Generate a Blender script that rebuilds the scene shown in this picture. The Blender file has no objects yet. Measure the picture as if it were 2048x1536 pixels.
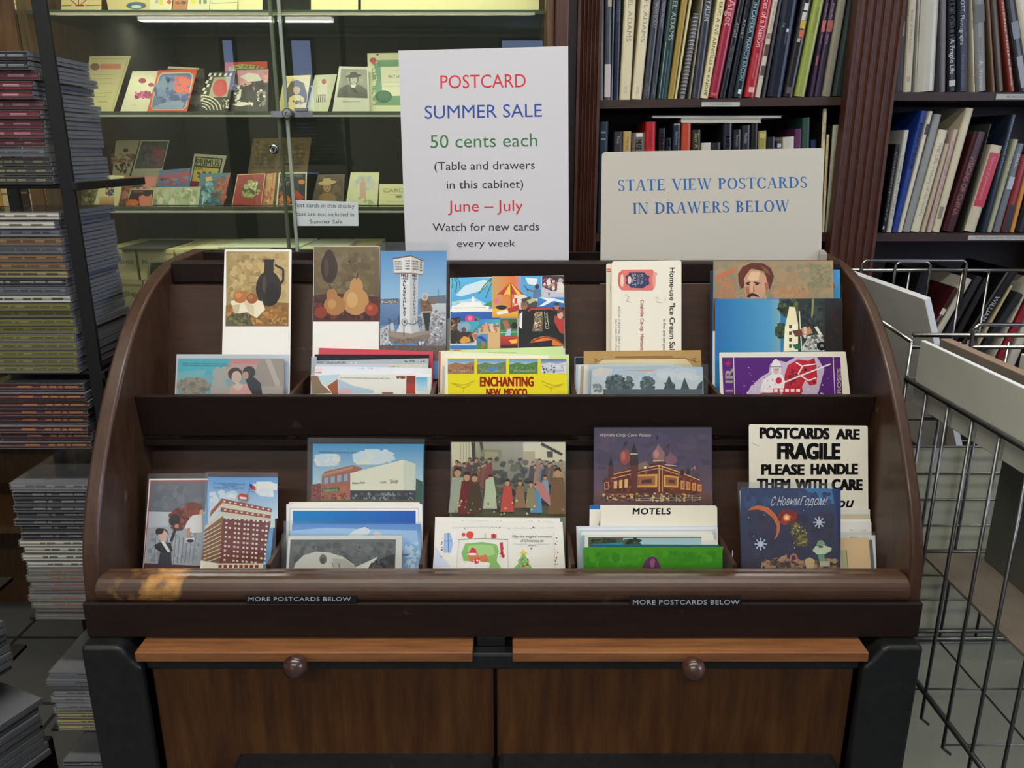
import bpy, math, random
from mathutils import Vector, Matrix
C = bpy.context.scene.collection
PI = math.pi
# ------------------------------------------------------------------ camera
CAMZ = 1.42
F = 1592.0
TH = math.radians(16.4)
cam_data = bpy.data.cameras.new('camera')
cam_data.sensor_width = 36.0
cam_data.lens = F / 2048 * 36
cam_data.clip_start = 0.05
cam = bpy.data.objects.new('camera', cam_data)
C.objects.link(cam)
cam.location = (0, 0, CAMZ)
cam.rotation_euler = (PI / 2 - TH, 0, 0)
S = bpy.context.scene
S.camera = cam
# ------------------------------------------------------------------ world, exposure
S.view_settings.view_transform = 'Standard'
S.view_settings.look = 'None'
S.view_settings.gamma = 1.0
S.view_settings.use_curve_mapping = False
S.view_settings.exposure = 0.13
wd = bpy.data.worlds.new('world'); S.world = wd
wd.use_nodes = True
wd.node_tree.nodes['Background'].inputs[0].default_value = (0.75, 0.85, 1.0, 1)
wd.node_tree.nodes['Background'].inputs[1].default_value = 0.3
# ------------------------------------------------------------------ lights (each sits in a ceiling fixture built below)
CEIL = 3.0
#            x     y    len  watts  colour (fixtures run along x)
FIXTURES = [(-0.1, 0.34, 2.4, 24, (1.0, 0.97, 0.90)),
            (0.2, 1.42, 1.6, 6.0, (1.0, 0.93, 0.82)),
            (-0.6, -1.6, 2.4, 42, (1.0, 0.96, 0.90)),
            (-3.3, -6.6, 2.3, 30, (1.0, 0.98, 0.88))]
def area(name, loc, rot, sx, sy, w, col):
    d = bpy.data.lights.new(name, 'AREA'); d.shape = 'RECTANGLE'; d.size = sx; d.size_y = sy
    d.energy = w; d.color = col
    o = bpy.data.objects.new(name, d); C.objects.link(o)
    o.location = loc; o.rotation_euler = rot
    return o
for i, (x, y, L, w, col) in enumerate(FIXTURES):
    area('ceiling_lamp_light', (x, y, CEIL - 0.105), (0, 0, 0), L, 0.16, w, col)
# daylight from the shop window in the right side wall
area('window_daylight', (3.3, -0.9, 1.9), (0, math.radians(78), 0), 1.3, 1.6, 30, (0.80, 0.88, 1.0))

# ------------------------------------------------------------------ helpers
def lin(h):
    h = h.lstrip('#')
    if len(h) == 3: h = ''.join(c * 2 for c in h)
    r = []
    for i in (0, 2, 4):
        c = int(h[i:i + 2], 16) / 255
        r.append(c / 12.92 if c <= 0.04045 else ((c + 0.055) / 1.055) ** 2.4)
    return tuple(r)
def ray(u, v):
    x = (u - 1024) / F; y = (768 - v) / F
    ct, st = math.cos(TH), math.sin(TH)
    return Vector((x, ct + y * st, -st + y * ct))
ORG = Vector((0, 0, CAMZ))
def atY(u, v, Y):
    d = ray(u, v); return ORG + d * (Y / d.y)
def atX(u, v, X):
    d = ray(u, v); return ORG + d * (X / d.x)
def atZ(u, v, Z):
    d = ray(u, v); return ORG + d * ((Z - CAMZ) / d.z)
def hit(u, v, p0, n):
    d = ray(u, v); return ORG + d * ((p0 - ORG).dot(n) / d.dot(n))

# ---- materials
MATS = {}
def principled(name, col=None, rough=0.5, metal=0.0, attr=False, coat=0.0, spec=0.5):
    if name in MATS: return MATS[name]
    m = bpy.data.materials.new(name); m.use_nodes = True
    b = m.node_tree.nodes['Principled BSDF']
    b.inputs['Roughness'].default_value = rough
    b.inputs['Metallic'].default_value = metal
    b.inputs['Coat Weight'].default_value = coat
    b.inputs['Coat Roughness'].default_value = 0.15
    b.inputs['Specular IOR Level'].default_value = spec
    if attr:
        a = m.node_tree.nodes.new('ShaderNodeAttribute'); a.attribute_name = 'Col'
        m.node_tree.links.new(a.outputs['Color'], b.inputs['Base Color'])
    elif col is not None:
        b.inputs['Base Color'].default_value = (*lin(col), 1)
    MATS[name] = m
    return m
def noisy(name, c1, c2, scale=(1, 1, 1), nscale=8, rough=0.5, detail=6, coat=0.0, bump=0.0, c3=None, pos=(0.35, 0.7), coords='Object', spec=0.5, rot=(0, 0, 0)):
    if name in MATS: return MATS[name]
    m = principled(name, c1, rough, coat=coat, spec=spec)
    nt = m.node_tree; N = nt.nodes; L = nt.links
    b = N['Principled BSDF']
    tc = N.new('ShaderNodeTexCoord'); mp = N.new('ShaderNodeMapping')
    mp.inputs['Scale'].default_value = scale; mp.inputs['Rotation'].default_value = rot
    L.new(tc.outputs[coords], mp.inputs['Vector'])
    n = N.new('ShaderNodeTexNoise'); n.inputs['Scale'].default_value = nscale; n.inputs['Detail'].default_value = detail
    n.inputs['Roughness'].default_value = 0.65
    L.new(mp.outputs[0], n.inputs['Vector'])
    r = N.new('ShaderNodeValToRGB')
    r.color_ramp.elements[0].position = pos[0]; r.color_ramp.elements[0].color = (*lin(c1), 1)
    r.color_ramp.elements[1].position = pos[1]; r.color_ramp.elements[1].color = (*lin(c2), 1)
    L.new(n.outputs['Fac'], r.inputs[0])
    out = r.outputs[0]
    if c3:   # sparse scuffs of a lighter colour
        n2 = N.new('ShaderNodeTexNoise'); n2.inputs['Scale'].default_value = 23; n2.inputs['Detail'].default_value = 8
        L.new(tc.outputs[coords], n2.inputs['Vector'])
        r2 = N.new('ShaderNodeValToRGB')
        r2.color_ramp.elements[0].position = 0.70; r2.color_ramp.elements[0].color = (0, 0, 0, 1)
        r2.color_ramp.elements[1].position = 0.76; r2.color_ramp.elements[1].color = (1, 1, 1, 1)
        L.new(n2.outputs['Fac'], r2.inputs[0])
        mx = N.new('ShaderNodeMix'); mx.data_type = 'RGBA'
        L.new(r2.outputs[0], mx.inputs[0]); L.new(out, mx.inputs[6]); mx.inputs[7].default_value = (*lin(c3), 1)
        out = mx.outputs[2]
    L.new(out, b.inputs['Base Color'])
    if bump:
        bp = N.new('ShaderNodeBump'); bp.inputs['Strength'].default_value = bump; bp.inputs['Distance'].default_value = 0.002
        L.new(n.outputs['Fac'], bp.inputs['Height']); L.new(bp.outputs[0], b.inputs['Normal'])
    return m
def clear(name, tint, gloss, rough, haze=0.0, hazecol='ffffff'):
    """clear film or glass: transparent + a fresnel reflection + a little milky haze"""
    if name in MATS: return MATS[name]
    m = bpy.data.materials.new(name); m.use_nodes = True
    nt = m.node_tree; N = nt.nodes; L = nt.links
    for x in list(N):
        if x.type != 'OUTPUT_MATERIAL': N.remove(x)
    out = [x for x in N if x.type == 'OUTPUT_MATERIAL'][0]
    t = N.new('ShaderNodeBsdfTransparent'); t.inputs[0].default_value = (*lin(tint), 1)
    g = N.new('ShaderNodeBsdfGlossy'); g.inputs['Roughness'].default_value = rough
    fr = N.new('ShaderNodeFresnel'); fr.inputs[0].default_value = 1.45
    ml = N.new('ShaderNodeMath'); ml.operation = 'MULTIPLY'; ml.inputs[1].default_value = gloss
    L.new(fr.outputs[0], ml.inputs[0])
    mx = N.new('ShaderNodeMixShader'); L.new(ml.outputs[0], mx.inputs[0]); L.new(t.outputs[0], mx.inputs[1]); L.new(g.outputs[0], mx.inputs[2])
    res = mx
    if haze:
        df = N.new('ShaderNodeBsdfDiffuse'); df.inputs[0].default_value = (*lin(hazecol), 1)
        m2 = N.new('ShaderNodeMixShader'); m2.inputs[0].default_value = haze
        L.new(res.outputs[0], m2.inputs[1]); L.new(df.outputs[0], m2.inputs[2]); res = m2
    L.new(res.outputs[0], out.inputs[0])
    MATS[name] = m
    return m
def emit(name, col, s):
    if name in MATS: return MATS[name]
    m = bpy.data.materials.new(name); m.use_nodes = True
    b = m.node_tree.nodes['Principled BSDF']
    b.inputs['Emission Color'].default_value = (*col, 1); b.inputs['Emission Strength'].default_value = s
    b.inputs['Base Color'].default_value = (*col, 1)
    MATS[name] = m
    return m
PRINT = principled('printed_card', rough=0.42, attr=True)
PAPER = principled('printed_paper', rough=0.75, attr=True)
JACKET = principled('book_jacket', rough=0.3, attr=True)
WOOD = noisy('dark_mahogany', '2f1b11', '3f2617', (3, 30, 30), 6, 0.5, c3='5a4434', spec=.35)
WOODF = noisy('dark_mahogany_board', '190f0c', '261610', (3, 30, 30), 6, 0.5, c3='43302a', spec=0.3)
SIDEW = noisy('mahogany_side', '38241a', '4b3222', (30, 14, 5), 5, 0.42, c3='6e5846', coat=0.12, spec=.4)
BLACKW = noisy('ebonised_wood', '0d0e0f', '191b1b', (12, 12, 12), 6, 0.42, c3='3b3a34', coat=0.12)
PANELW = noisy('walnut_panel', '3a210f', '573718', (22, 22, 2.2), 3, 0.5, detail=4, spec=.3)
BOARDW = noisy('worn_oak_board', '6b3f22', '8d5c34', (2, 25, 25), 5, 0.5, c3='a07a50')
PILW = noisy('red_walnut', '3c1f16', '583022', (40, 40, 3), 4, 0.42, coat=0.1)
SHELFW = noisy('dark_shelf_wood', '2a1913', '3c261b', (3, 30, 30), 6, 0.5)
DARKW = principled('case_back_cloth', '23241f', 0.9)
FRAMEW = noisy('case_frame_wood', '4d3620', '6b5030', (30, 30, 3), 4, 0.5)
BLACKM = principled('black_powder_coat', '0c0d10', 0.45)
CHROME = principled('chrome_wire', 'a8a8a4', 0.22, metal=1.0)
DKWIRE = principled('dark_steel_wire', '77797b', 0.33, metal=0.9)
SLEEVE = clear('clear_sleeve', 'f8fafa', 0.9, 0.12, 0.03, 'dfe6ee')
GLASS = clear('case_glass', 'f1f4ee', 1.0, 0.0, 0.02, 'b8c8b8')
GLEDGE = clear('glass_edge', '9fb4a6', 1.2, 0.05, 0.35, 'a9b8a4')

DOOREDGE = clear('door_edge', 'a8b8ac', 1.2, 0.05, 0.6, 'c6d0c0')

# ---- mesh builder with per-corner print colours
class MB:
    def __init__(s): s.v = []; s.f = []; s.c = []; s.m = []
    def poly(s, pts, col='888888', cols=None, mat=0):
        i = len(s.v); s.v += [tuple(p) for p in pts]; n = len(pts)
        s.f.append(tuple(range(i, i + n)))
        s.c.append([lin(x) for x in cols] if cols else [lin(col)] * n); s.m.append(mat)
    def faces(s, vs, fs, col='888888', mat=0):
        i = len(s.v); s.v += [tuple(p) for p in vs]; lc = lin(col)
        for f in fs:
            s.f.append(tuple(i + k for k in f)); s.c.append([lc] * len(f)); s.m.append(mat)
    def box(s, a, b, col='888888', mat=0, M=None):
        x0, y0, z0 = a; x1, y1, z1 = b
        vs = [Vector(p) for p in ((x0, y0, z0), (x1, y0, z0), (x1, y1, z0), (x0, y1, z0), (x0, y0, z1), (x1, y0, z1), (x1, y1, z1), (x0, y1, z1))]
        if M: vs = [M @ p for p in vs]
        s.faces(vs, [(0, 3, 2, 1), (4, 5, 6, 7), (0, 1, 5, 4), (1, 2, 6, 5), (2, 3, 7, 6), (3, 0, 4, 7)], col, mat)
        return s
    def prism(s, pts, ax, a, b, col='888888', mat=0):
        """pts: 2D outline; ax: axis the outline is extruded along ('x','y','z') from a to b"""
        def P(p, t):
            if ax == 'x': return (t, p[0], p[1])
            if ax == 'y': return (p[0], t, p[1])
            return (p[0], p[1], t)
        n = len(pts); vs = [P(p, a) for p in pts] + [P(p, b) for p in pts]
        s.faces(vs, [tuple(range(n))[::-1], tuple(range(n, 2 * n))] + [(i, (i + 1) % n, n + (i + 1) % n, n + i) for i in range(n)], col, mat)
        return s
    def tube(s, pts, r, n=8, col='888888', mat=0, closed=False):
        pts = [Vector(p) for p in pts]; rings = []
        for i, p in enumerate(pts):
            a = pts[i - 1] if i else pts[0]; b = pts[i + 1] if i < len(pts) - 1 else pts[-1]
            t = (b - a).normalized()
            up = Vector((0, 0, 1)) if abs(t.z) < 0.9 else Vector((0, 1, 0))
            x = t.cross(up).normalized(); y = x.cross(t)
            rings.append([p + (x * math.cos(k * 2 * PI / n) + y * math.sin(k * 2 * PI / n)) * r for k in range(n)])
        vs = [q for rg in rings for q in rg]; fs = []
        for i in range(len(rings) - 1):
            for k in range(n):
                fs.append((i * n + k, i * n + (k + 1) % n, (i + 1) * n + (k + 1) % n, (i + 1) * n + k))
        fs.append(tuple(range(n))[::-1]); fs.append(tuple(range((len(rings) - 1) * n, len(rings) * n)))
        s.faces(vs, fs, col, mat); return s
    def lathe(s, prof, M, n=20, col='888888', mat=0):
        vs = [M @ Vector((r * math.cos(k * 2 * PI / n), r * math.sin(k * 2 * PI / n), z)) for r, z in prof for k in range(n)]
        fs = [(i * n + k, i * n + (k + 1) % n, (i + 1) * n + (k + 1) % n, (i + 1) * n + k) for i in range(len(prof) - 1) for k in range(n)]
        fs.append(tuple(range(n))[::-1]); fs.append(tuple(range((len(prof) - 1) * n, len(prof) * n)))
        s.faces(vs, fs, col, mat); return s
    def build(s, name, mats, parent=None, M=None, bevel=0, smooth=False, seg=2):
        me = bpy.data.meshes.new(name); me.from_pydata(s.v, [], s.f)
        if not isinstance(mats, (list, tuple)): mats = [mats]
        for m in mats: me.materials.append(m)
        me.polygons.foreach_set('material_index', s.m)
        at = me.color_attributes.new('Col', 'FLOAT_COLOR', 'CORNER')
        at.data.foreach_set('color', [x for fc in s.c for c in fc for x in (*c, 1.0)])
        if smooth: me.polygons.foreach_set('use_smooth', [True] * len(s.f))
        me.update()
        o = bpy.data.objects.new(name, me); C.objects.link(o)
        if M is not None: o.matrix_world = M
        if parent is not None:
            o.parent = parent
        if bevel:
            bm = o.modifiers.new('bevel', 'BEVEL'); bm.width = bevel; bm.segments = seg; bm.limit_method = 'ANGLE'; bm.angle_limit = 0.6
        return o
def tag(o, label, cat, group=None, kind=None):
    o['label'] = label; o['category'] = cat
    if group: o['group'] = group
    if kind: o['kind'] = kind
    return o
def thing(name, label, cat, loc=(0, 0, 0), group=None, rotz=0):
    o = bpy.data.objects.new(name, None); C.objects.link(o); o.location = loc; o.rotation_euler = (0, 0, rotz)
    o.empty_display_size = 0.05
    bpy.context.view_layer.update()
    return tag(o, label, cat, group)
def struct(o, label=None):
    o['kind'] = 'structure'
    if label: o['label'] = label
    return o
def off(loc): return Matrix.Translation(-Vector(loc))

# ---- lettering: outlines of the built-in typeface, cached
_T = {}
def glyphs(s, sp=1.0):
    k = (s, sp)
    if k in _T: return _T[k]
    cu = bpy.data.curves.new('t', 'FONT'); cu.body = s; cu.resolution_u = 3; cu.space_character = sp
    o = bpy.data.objects.new('t', cu)
    me = bpy.data.meshes.new_from_object(o)
    vs = [(v.co.x, v.co.y) for v in me.vertices]; fs = [tuple(p.vertices) for p in me.polygons]
    bpy.data.objects.remove(o); bpy.data.curves.remove(cu); bpy.data.meshes.remove(me)
    _T[k] = (vs, fs)
    return _T[k]
CAPH = max(y for x, y in glyphs('H')[0])
# serif capitals (unit cap height) for the two-line board sign: thick stems, hairlines, slab ends
SW, HW, SF = 0.175, 0.065, 0.05
def _ring(cx, cy, rx, ry, t, h, a0, a1, n=14):
    out = []
    for i in range(n):
        p = [a0 + (a1 - a0) * (i + k) / n for k in (0, 1)]
        q = [(cx + rx * math.cos(math.radians(a)), cy + ry * math.sin(math.radians(a))) for a in p]
        w = [(cx + (rx - t) * math.cos(math.radians(a)), cy + (ry - h) * math.sin(math.radians(a))) for a in p]
        out.append([q[0], q[1], w[1], w[0]])
    return out
def _stem(x, y0=0, y1=1, s0=True, s1=True):
    o = [[(x, y0), (x + SW, y0), (x + SW, y1), (x, y1)]]
    for on, y, e in ((s0, y0, 1), (s1, y1, -1)):
        if on: o.append([(x - .09, y), (x + SW + .09, y), (x + SW + .09, y + e * SF), (x - .09, y + e * SF)][::e])
    return o
def _bar(x0, x1, y, h=HW): return [[(x0, y), (x1, y), (x1, y + h), (x0, y + h)]]
def _dia(x0, y0, x1, y1, w): return [[(x0, y0), (x0 + w, y0), (x1 + w, y1), (x1, y1)]]
def _tick(x, y, d): return [[(x, y), (x + .035, y), (x + .035, y + d), (x, y + d)] if d > 0 else [(x, y + d), (x + .035, y + d), (x + .035, y), (x, y)]]
def _sl(x, y, w=.3): return [[(x, y), (x + w, y), (x + w, y + SF), (x, y + SF)]]
SERIF = {
 'I': (.36, _stem(.1)), 'T': (.78, _stem(.31, s1=False) + _bar(.02, .75, .95) + _tick(.02, .95, -.17) + _tick(.715, .95, -.17)),
 'L': (.72, _stem(.1) + _bar(.2, .68, 0) + _tick(.645, .03, .2)),
 'E': (.74, _stem(.1) + _bar(.2, .68, 0) + _tick(.645, .03, .2) + _bar(.2, .63, .95) + _tick(.595, .96, -.18) + _bar(.2, .5, .49) + _tick(.48, .4, .22)),
 'P': (.7, _stem(.1) + _ring(.3, .74, .36, .26, SW, HW, -90, 90) + _bar(.2, .31, .95) + _bar(.2, .31, .48)),
 'R': (.82, _stem(.1) + _ring(.3, .75, .34, .25, SW, HW, -90, 90) + _bar(.2, .31, .95) + _bar(.2, .31, .5) + _dia(.6, 0, .33, .52, .17) + _sl(.6, 0, .24)),
 'B': (.74, _stem(.1) + _ring(.3, .76, .31, .24, SW, HW, -90, 90) + _ring(.3, .265, .37, .265, SW, HW, -90, 90) + _bar(.2, .31, .95) + _bar(.2, .31, .5) + _bar(.2, .31, 0)),
 'D': (.88, _stem(.1) + _ring(.3, .5, .54, .5, SW, HW, -90, 90, 20) + _bar(.2, .31, .95) + _bar(.2, .31, 0)),
 'O': (.9, _ring(.45, .5, .42, .52, SW, HW, 0, 360, 30)), 'C': (.82, _ring(.45, .5, .42, .52, SW, HW, 42, 318, 24) + _tick(.74, .68, .26) + _tick(.74, .07, .2)),
 'S': (.62, _ring(.31, .755, .25, .265, .12, HW, 25, 180) + _ring(.31, .755, .25, .265, .12, HW, 180, 245) + _ring(.32, .25, .27, .27, .13, HW, -155, 65, 20) + [[(.17, .60), (.24, .49), (.46, .41), (.42, .53)]] + _tick(.5, .76, .2) + _tick(.06, .05, .2)),
 'A': (.86, _dia(.06, 0, .4, 1, .055) + _dia(.62, 0, .38, 1, .16) + _bar(.2, .66, .32, .045) + _sl(-.02, 0, .22) + _sl(.55, 0, .3)),
 'V': (.86, _dia(.4, 0, .06, 1, .16) + _dia(.44, 0, .74, 1, .05) + _sl(-.01, .965, .3) + _sl(.66, .965, .2)),
 'W': (1.2, _dia(.34, 0, .06, 1, .15) + _dia(.38, 0, .6, 1, .05) + _dia(.76, 0, .52, 1, .15) + _dia(.8, 0, 1.08, 1, .05) + _sl(-.01, .965, .3) + _sl(.47, .965, .26) + _sl(1.0, .965, .2)),
 'N': (.92, _dia(.64, 0, .08, 1, .17) + [[(.12, 0), (.17, 0), (.17, 1), (.12, 1)], [(.75, 0), (.8, 0), (.8, 1), (.75, 1)]] + _sl(.03, 0, .24) + _sl(-.01, .965, .2) + _sl(.66, .965, .24)),
 ' ': (.4, [])}
def serif_glyphs(s):
    vs = []; fs = []; x = 0
    for ch in s:
        w, ps = SERIF[ch]
        for p in ps:
            i = len(vs); vs += [(x + a, b) for a, b in p]; fs.append(tuple(range(i, i + len(p))))
        x += w + .06
    return vs, fs

# ---- printed art, written in pixel coordinates of an enlarged view of the card's own face
def P(col, *xy): return ('p', col, [(xy[i], xy[i + 1]) for i in range(0, len(xy), 2)])
def R(col, x0, y0, x1, y1): return P(col, x0, y0, x1, y0, x1, y1, x0, y1)
def G(ct, cb, x0, y0, x1, y1): return ('g', [ct, ct, cb, cb], [(x0, y0), (x1, y0), (x1, y1), (x0, y1)])
def GH(cl, cr, x0, y0, x1, y1): return ('g', [cl, cr, cr, cl], [(x0, y0), (x1, y0), (x1, y1), (x0, y1)])
def E(col, cx, cy, rx, ry=None, rot=0, n=20):
    ry = ry or rx; c, s = math.cos(math.radians(rot)), math.sin(math.radians(rot))
    return ('p', col, [(cx + rx * math.cos(t) * c - ry * math.sin(t) * s, cy + rx * math.cos(t) * s + ry * math.sin(t) * c) for t in [2 * PI * k / n for k in range(n)]])
def T(s, x, y, w, h, col='222222', rot=0, bold=0.0, shear=0.0, serif=False, sp=1.0): return ('t', s, x, y, w, h, col, rot, bold, shear, serif, sp)
def D(cols, n, x0, y0, x1, y1, s, seed=1, asp=1.0): return ('d', cols.split(), n, x0, y0, x1, y1, s, seed, asp)
def DE(*a, **k): return ('de',) + D(*a, **k)[1:]
def LN(col, w, *xy):
    pts = [(xy[i], xy[i + 1]) for i in range(0, len(xy), 2)]; return ('l', col, w, pts)
def draw(mb, art, put, mat=0, lay0=2.0):
    """put(x, y, layer) -> local 3D point"""
    lay = lay0
    for a in art:
        lay += 1
        k = a[0]
        if k == 'p': mb.poly([put(x, y, lay) for x, y in a[2]], a[1], mat=mat)
        elif k == 'g': mb.poly([put(x, y, lay) for x, y in a[2]], cols=a[1], mat=mat)
        elif k == 'l':
            _, col, w, pts = a
            for (x0, y0), (x1, y1) in zip(pts, pts[1:]):
                L = math.hypot(x1 - x0, y1 - y0) or 1; nx, ny = -(y1 - y0) / L * w / 2, (x1 - x0) / L * w / 2
                mb.poly([put(x0 + nx, y0 + ny, lay), put(x1 + nx, y1 + ny, lay), put(x1 - nx, y1 - ny, lay), put(x0 - nx, y0 - ny, lay)], col, mat=mat)
        elif k in ('d', 'de'):
            _, cols, n, x0, y0, x1, y1, s, seed, asp = a
            rg = random.Random(seed)
            for i in range(n):
                r = s * rg.uniform(.5, 1.2); ph = rg.uniform(0, 6)
                if k == 'de':
                    q_ = math.sqrt(rg.random()); an = rg.uniform(0, 2 * PI)
                    cx = (x0 + x1) / 2 + (x1 - x0) * .45 * q_ * math.cos(an); cy = (y0 + y1) / 2 + (y1 - y0) * .45 * q_ * math.sin(an)
                else:
                    e = min(r, (x1 - x0) * .3, (y1 - y0) * .3)
                    cx, cy = rg.uniform(x0 + e, x1 - e), rg.uniform(y0 + e, y1 - e)
                m = rg.choice((5, 6, 7))
                q = [(cx + r * asp * rg.uniform(.6, 1.1) * math.cos(ph + t * 2 * PI / m), cy + r * rg.uniform(.6, 1.1) * math.sin(ph + t * 2 * PI / m)) for t in range(m)]
                q = [(min(max(px, x0), x1), min(max(py, y0), y1)) for px, py in q]
                mb.poly([put(px, py, lay + i / n) for px, py in q], rg.choice(cols), mat=mat)
        elif k == 't':
            _, st, x, y, w, h, col, rot, bold, shear, serif, sp = a
            vs, fs = serif_glyphs(st) if serif else glyphs(st, sp)
            if not vs: continue
            x0 = min(v[0] for v in vs); x1 = max(v[0] for v in vs); ch = 1.0 if serif else CAPH
            sx = w / (x1 - x0); sy = h / ch
            c, s = math.cos(math.radians(rot)), math.sin(math.radians(rot))
            for bx, by in (((0, 0),) if not bold else ((0, 0), (-1, 0), (1, 0), (-.5, 0), (.5, 0), (0, .7), (0, -.7), (-1, .7), (1, .7), (-1, -.7), (1, -.7))):
                out = []
                for vx, vy in vs:
                    tx = (vx - x0) * sx + vy * sy * shear + bx * bold * h; ty = vy * sy + by * bold * h * .8
                    out.append(put(x + tx * c + ty * s, y + tx * s - ty * c, lay))
                mb.faces(out, fs, col, mat)

CROP = {'C1': (330, 480, 3.593), 'C2': (840, 500, 3.657), 'C3': (1180, 490, 3.413), 'C4': (250, 840, 3.251), 'C5': (840, 840, 3.2),
        'C6': (1400, 820, 3.839), 'DB': (150, 60, 3.057), 'DC': (150, 250, 3.057), 'N': (0, 0, 1), 'SG': (780, 80, 3.413), 'B1': (1100, 0, 3.0), 'B2': (1600, 0, 2.743),
        'B3': (1600, 450, 2.793), 'BX': (200, 440, 3.303), 'TP': (90, 0, 3.724)}
LSTEP = 2.2e-5
TRAY = []
DIVU = (-.292, -.106, .083, .2735)
DIVL = (-.2985, -.112, .0745, .2725)
def card(name, label, cat, crop, q, Yt, lean, base='f4f1e8', art=(), floor=None, thick=0.0005, sleeve=None, group='postcards in the rack', r=0, mat=None, edge=None):
    """a flat card whose face is the plane through its top edge's middle at distance Yt, leaning back by `lean` degrees.
    q: TL, TR, BR, BL corners; floor: height its foot stands at (it runs on down behind what hides it)."""
    cx, cy, cs = CROP[crop]
    px = lambda x, y: (cx + x / cs, cy + y / cs)
    (a, b, c, d) = [px(*t) for t in q]
    l = math.radians(lean); n = Vector((0, -math.cos(l), math.sin(l)))
    p0 = atY((a[0] + b[0]) / 2, (a[1] + b[1]) / 2, Yt)
    W = [hit(u, v, p0, n) for u, v in (a, b, c, d)]
    if floor is not None:
        for i, j in ((3, 0), (2, 1)):
            e = W[i] - W[j]
            W[i] = W[j] + e * ((floor - W[j].z) / e.z)
    X = Vector((1, 0, 0)); Yv = -n; Z = X.cross(Yv)
    SW_ = [hit(*px(*t), p0, n) for t in sleeve] if sleeve else []
    for dz, fl, dv in ((UF, zr(-.3065), DIVU), (LF, zr(-.482), DIVL)):
        if floor != dz: continue
        lift = False
        for xc in dv:     # keep clear of the bin dividers: trim a hair off a side, or stand on the divider's top
            al = W + SW_; lo = min(w.x for w in al); hi = max(w.x for w in al)
            if not (lo - .003 < xc < hi + .003): continue
            if xc - lo < .014:
                for w in al: w.x = max(w.x, xc + .0031)
            elif hi - xc < .014:
                for w in al: w.x = min(w.x, xc - .0031)
            else: lift = True
        if lift:
            print('RAISED', label)
            for i, j in ((3, 0), (2, 1)):
                e = W[i] - W[j]
                W[i] = W[j] + e * ((fl - W[j].z) / e.z)
    TRAY.append((label, floor, W, l))
    o0 = (W[2] + W[3]) / 2
    Rm = Matrix((X, Yv, Z)).transposed()
    M = Rm.to_4x4(); M.translation = o0
    Mi = M.inverted()
    def put(x, y, lay):
        p = Mi @ hit(*px(x, y), p0, n); p.y = -lay * LSTEP; p.z = max(p.z, .0003); p.x = min(max(p.x, xlo), xhi); return p
    Lc = [Mi @ w for w in W]
    xlo, xhi = min(p.x for p in Lc), max(p.x for p in Lc)
    out = [(p.x, p.z) for p in Lc]
    if r:
        rr = []
        for i in range(4):
            p = Vector(out[i]); pv = (Vector(out[i - 1]) - p).normalized(); nx = (Vector(out[(i + 1) % 4]) - p).normalized()
            if floor is not None and i >= 2: rr.append(tuple(p)); continue
            for t in range(5):
                s_ = t / 4; a0 = p + pv * r * (1 - s_) ** 2 + nx * r * s_ ** 2
                rr.append(tuple(a0))
        out = rr
    mb = MB(); nn = len(out)
    vs = [(x, 0, z) for x, z in out] + [(x, thick, z) for x, z in out]
    mb.faces(vs, [tuple(range(nn))[::-1], tuple(range(nn, 2 * nn))], base)
    mb.faces(vs, [(i, (i + 1) % nn, nn + (i + 1) % nn, nn + i) for i in range(nn)], edge or base)
    draw(mb, art, put)
    o = mb.build(name, mat or PRINT, None, M)
    tag(o, label, cat, group)
    if sleeve:
        s = [Mi @ w for w in SW_]
        if floor is not None:
            for i, j in ((3, 0), (2, 1)):
                e = s[i] - s[j]; zf = Lc[2].z - 0.001
                s[i] = s[j] + e * ((zf - s[j].z) / e.z)
        sx0, sx1 = min((Mi @ w).x for w in SW_), max((Mi @ w).x for w in SW_)
        for p in s: p.x = min(max(p.x, sx0), sx1)
        sb = MB()
        ft = -0.0022; bk = thick + 0.0006
        sb.poly([(p.x, ft, p.z) for p in s]); sb.poly([(p.x, bk, p.z) for p in s][::-1])
        sb.build('plastic_sleeve', SLEEVE, o).matrix_parent_inverse = Matrix()
    return o
# ================================================================== the room
XL, XR, YB, YF = -4.6, 3.4, 2.45, -8.0
WALL = noisy('painted_wall', 'cfcabb', 'c4bfb0', (1, 1, 1), 3, 0.85)
FLOORM = principled('floor_tile', '8a8c8a', 0.55)
def floor_mat():
    m = FLOORM; nt = m.node_tree; N = nt.nodes; L = nt.links
    tc = N.new('ShaderNodeTexCoord'); b = N.new('ShaderNodeTexBrick')
    b.offset = 0.0; b.inputs['Scale'].default_value = 1.0; b.inputs['Brick Width'].default_value = 0.3; b.inputs['Row Height'].default_value = 0.3
    b.inputs['Mortar Size'].default_value = 0.006
    b.inputs['Color1'].default_value = (*lin('5d5e5d'), 1); b.inputs['Color2'].default_value = (*lin('525352'), 1); b.inputs['Mortar'].default_value = (*lin('2c2c2c'), 1)
    L.new(tc.outputs['Object'], b.inputs['Vector']); L.new(b.outputs['Color'], N['Principled BSDF'].inputs['Base Color'])
floor_mat()
struct(MB().box((XL, YF, -0.1), (XR, YB, 0)).build('floor', FLOORM))
struct(MB().box((XL, YF, CEIL), (XR, YB, CEIL + 0.1)).build('ceiling', principled('ceiling_paint', 'd8d5cc', 0.9)))
struct(MB().box((XL, YB, 0), (XR, YB + 0.1, CEIL)).build('wall_back', WALL))
struct(MB().box((XL - 0.1, YF, 0), (XL, YB, CEIL)).build('wall_left', WALL))
struct(MB().box((XR, YF, 0), (XR + 0.1, YB, CEIL)).build('wall_right', WALL))
struct(MB().box((XL, YF - 0.1, 0), (XR, YF, CEIL)).build('wall_front', WALL))
DAY = emit('daylit_pane', (0.42, 0.56, 1.0), 3.5)
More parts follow.
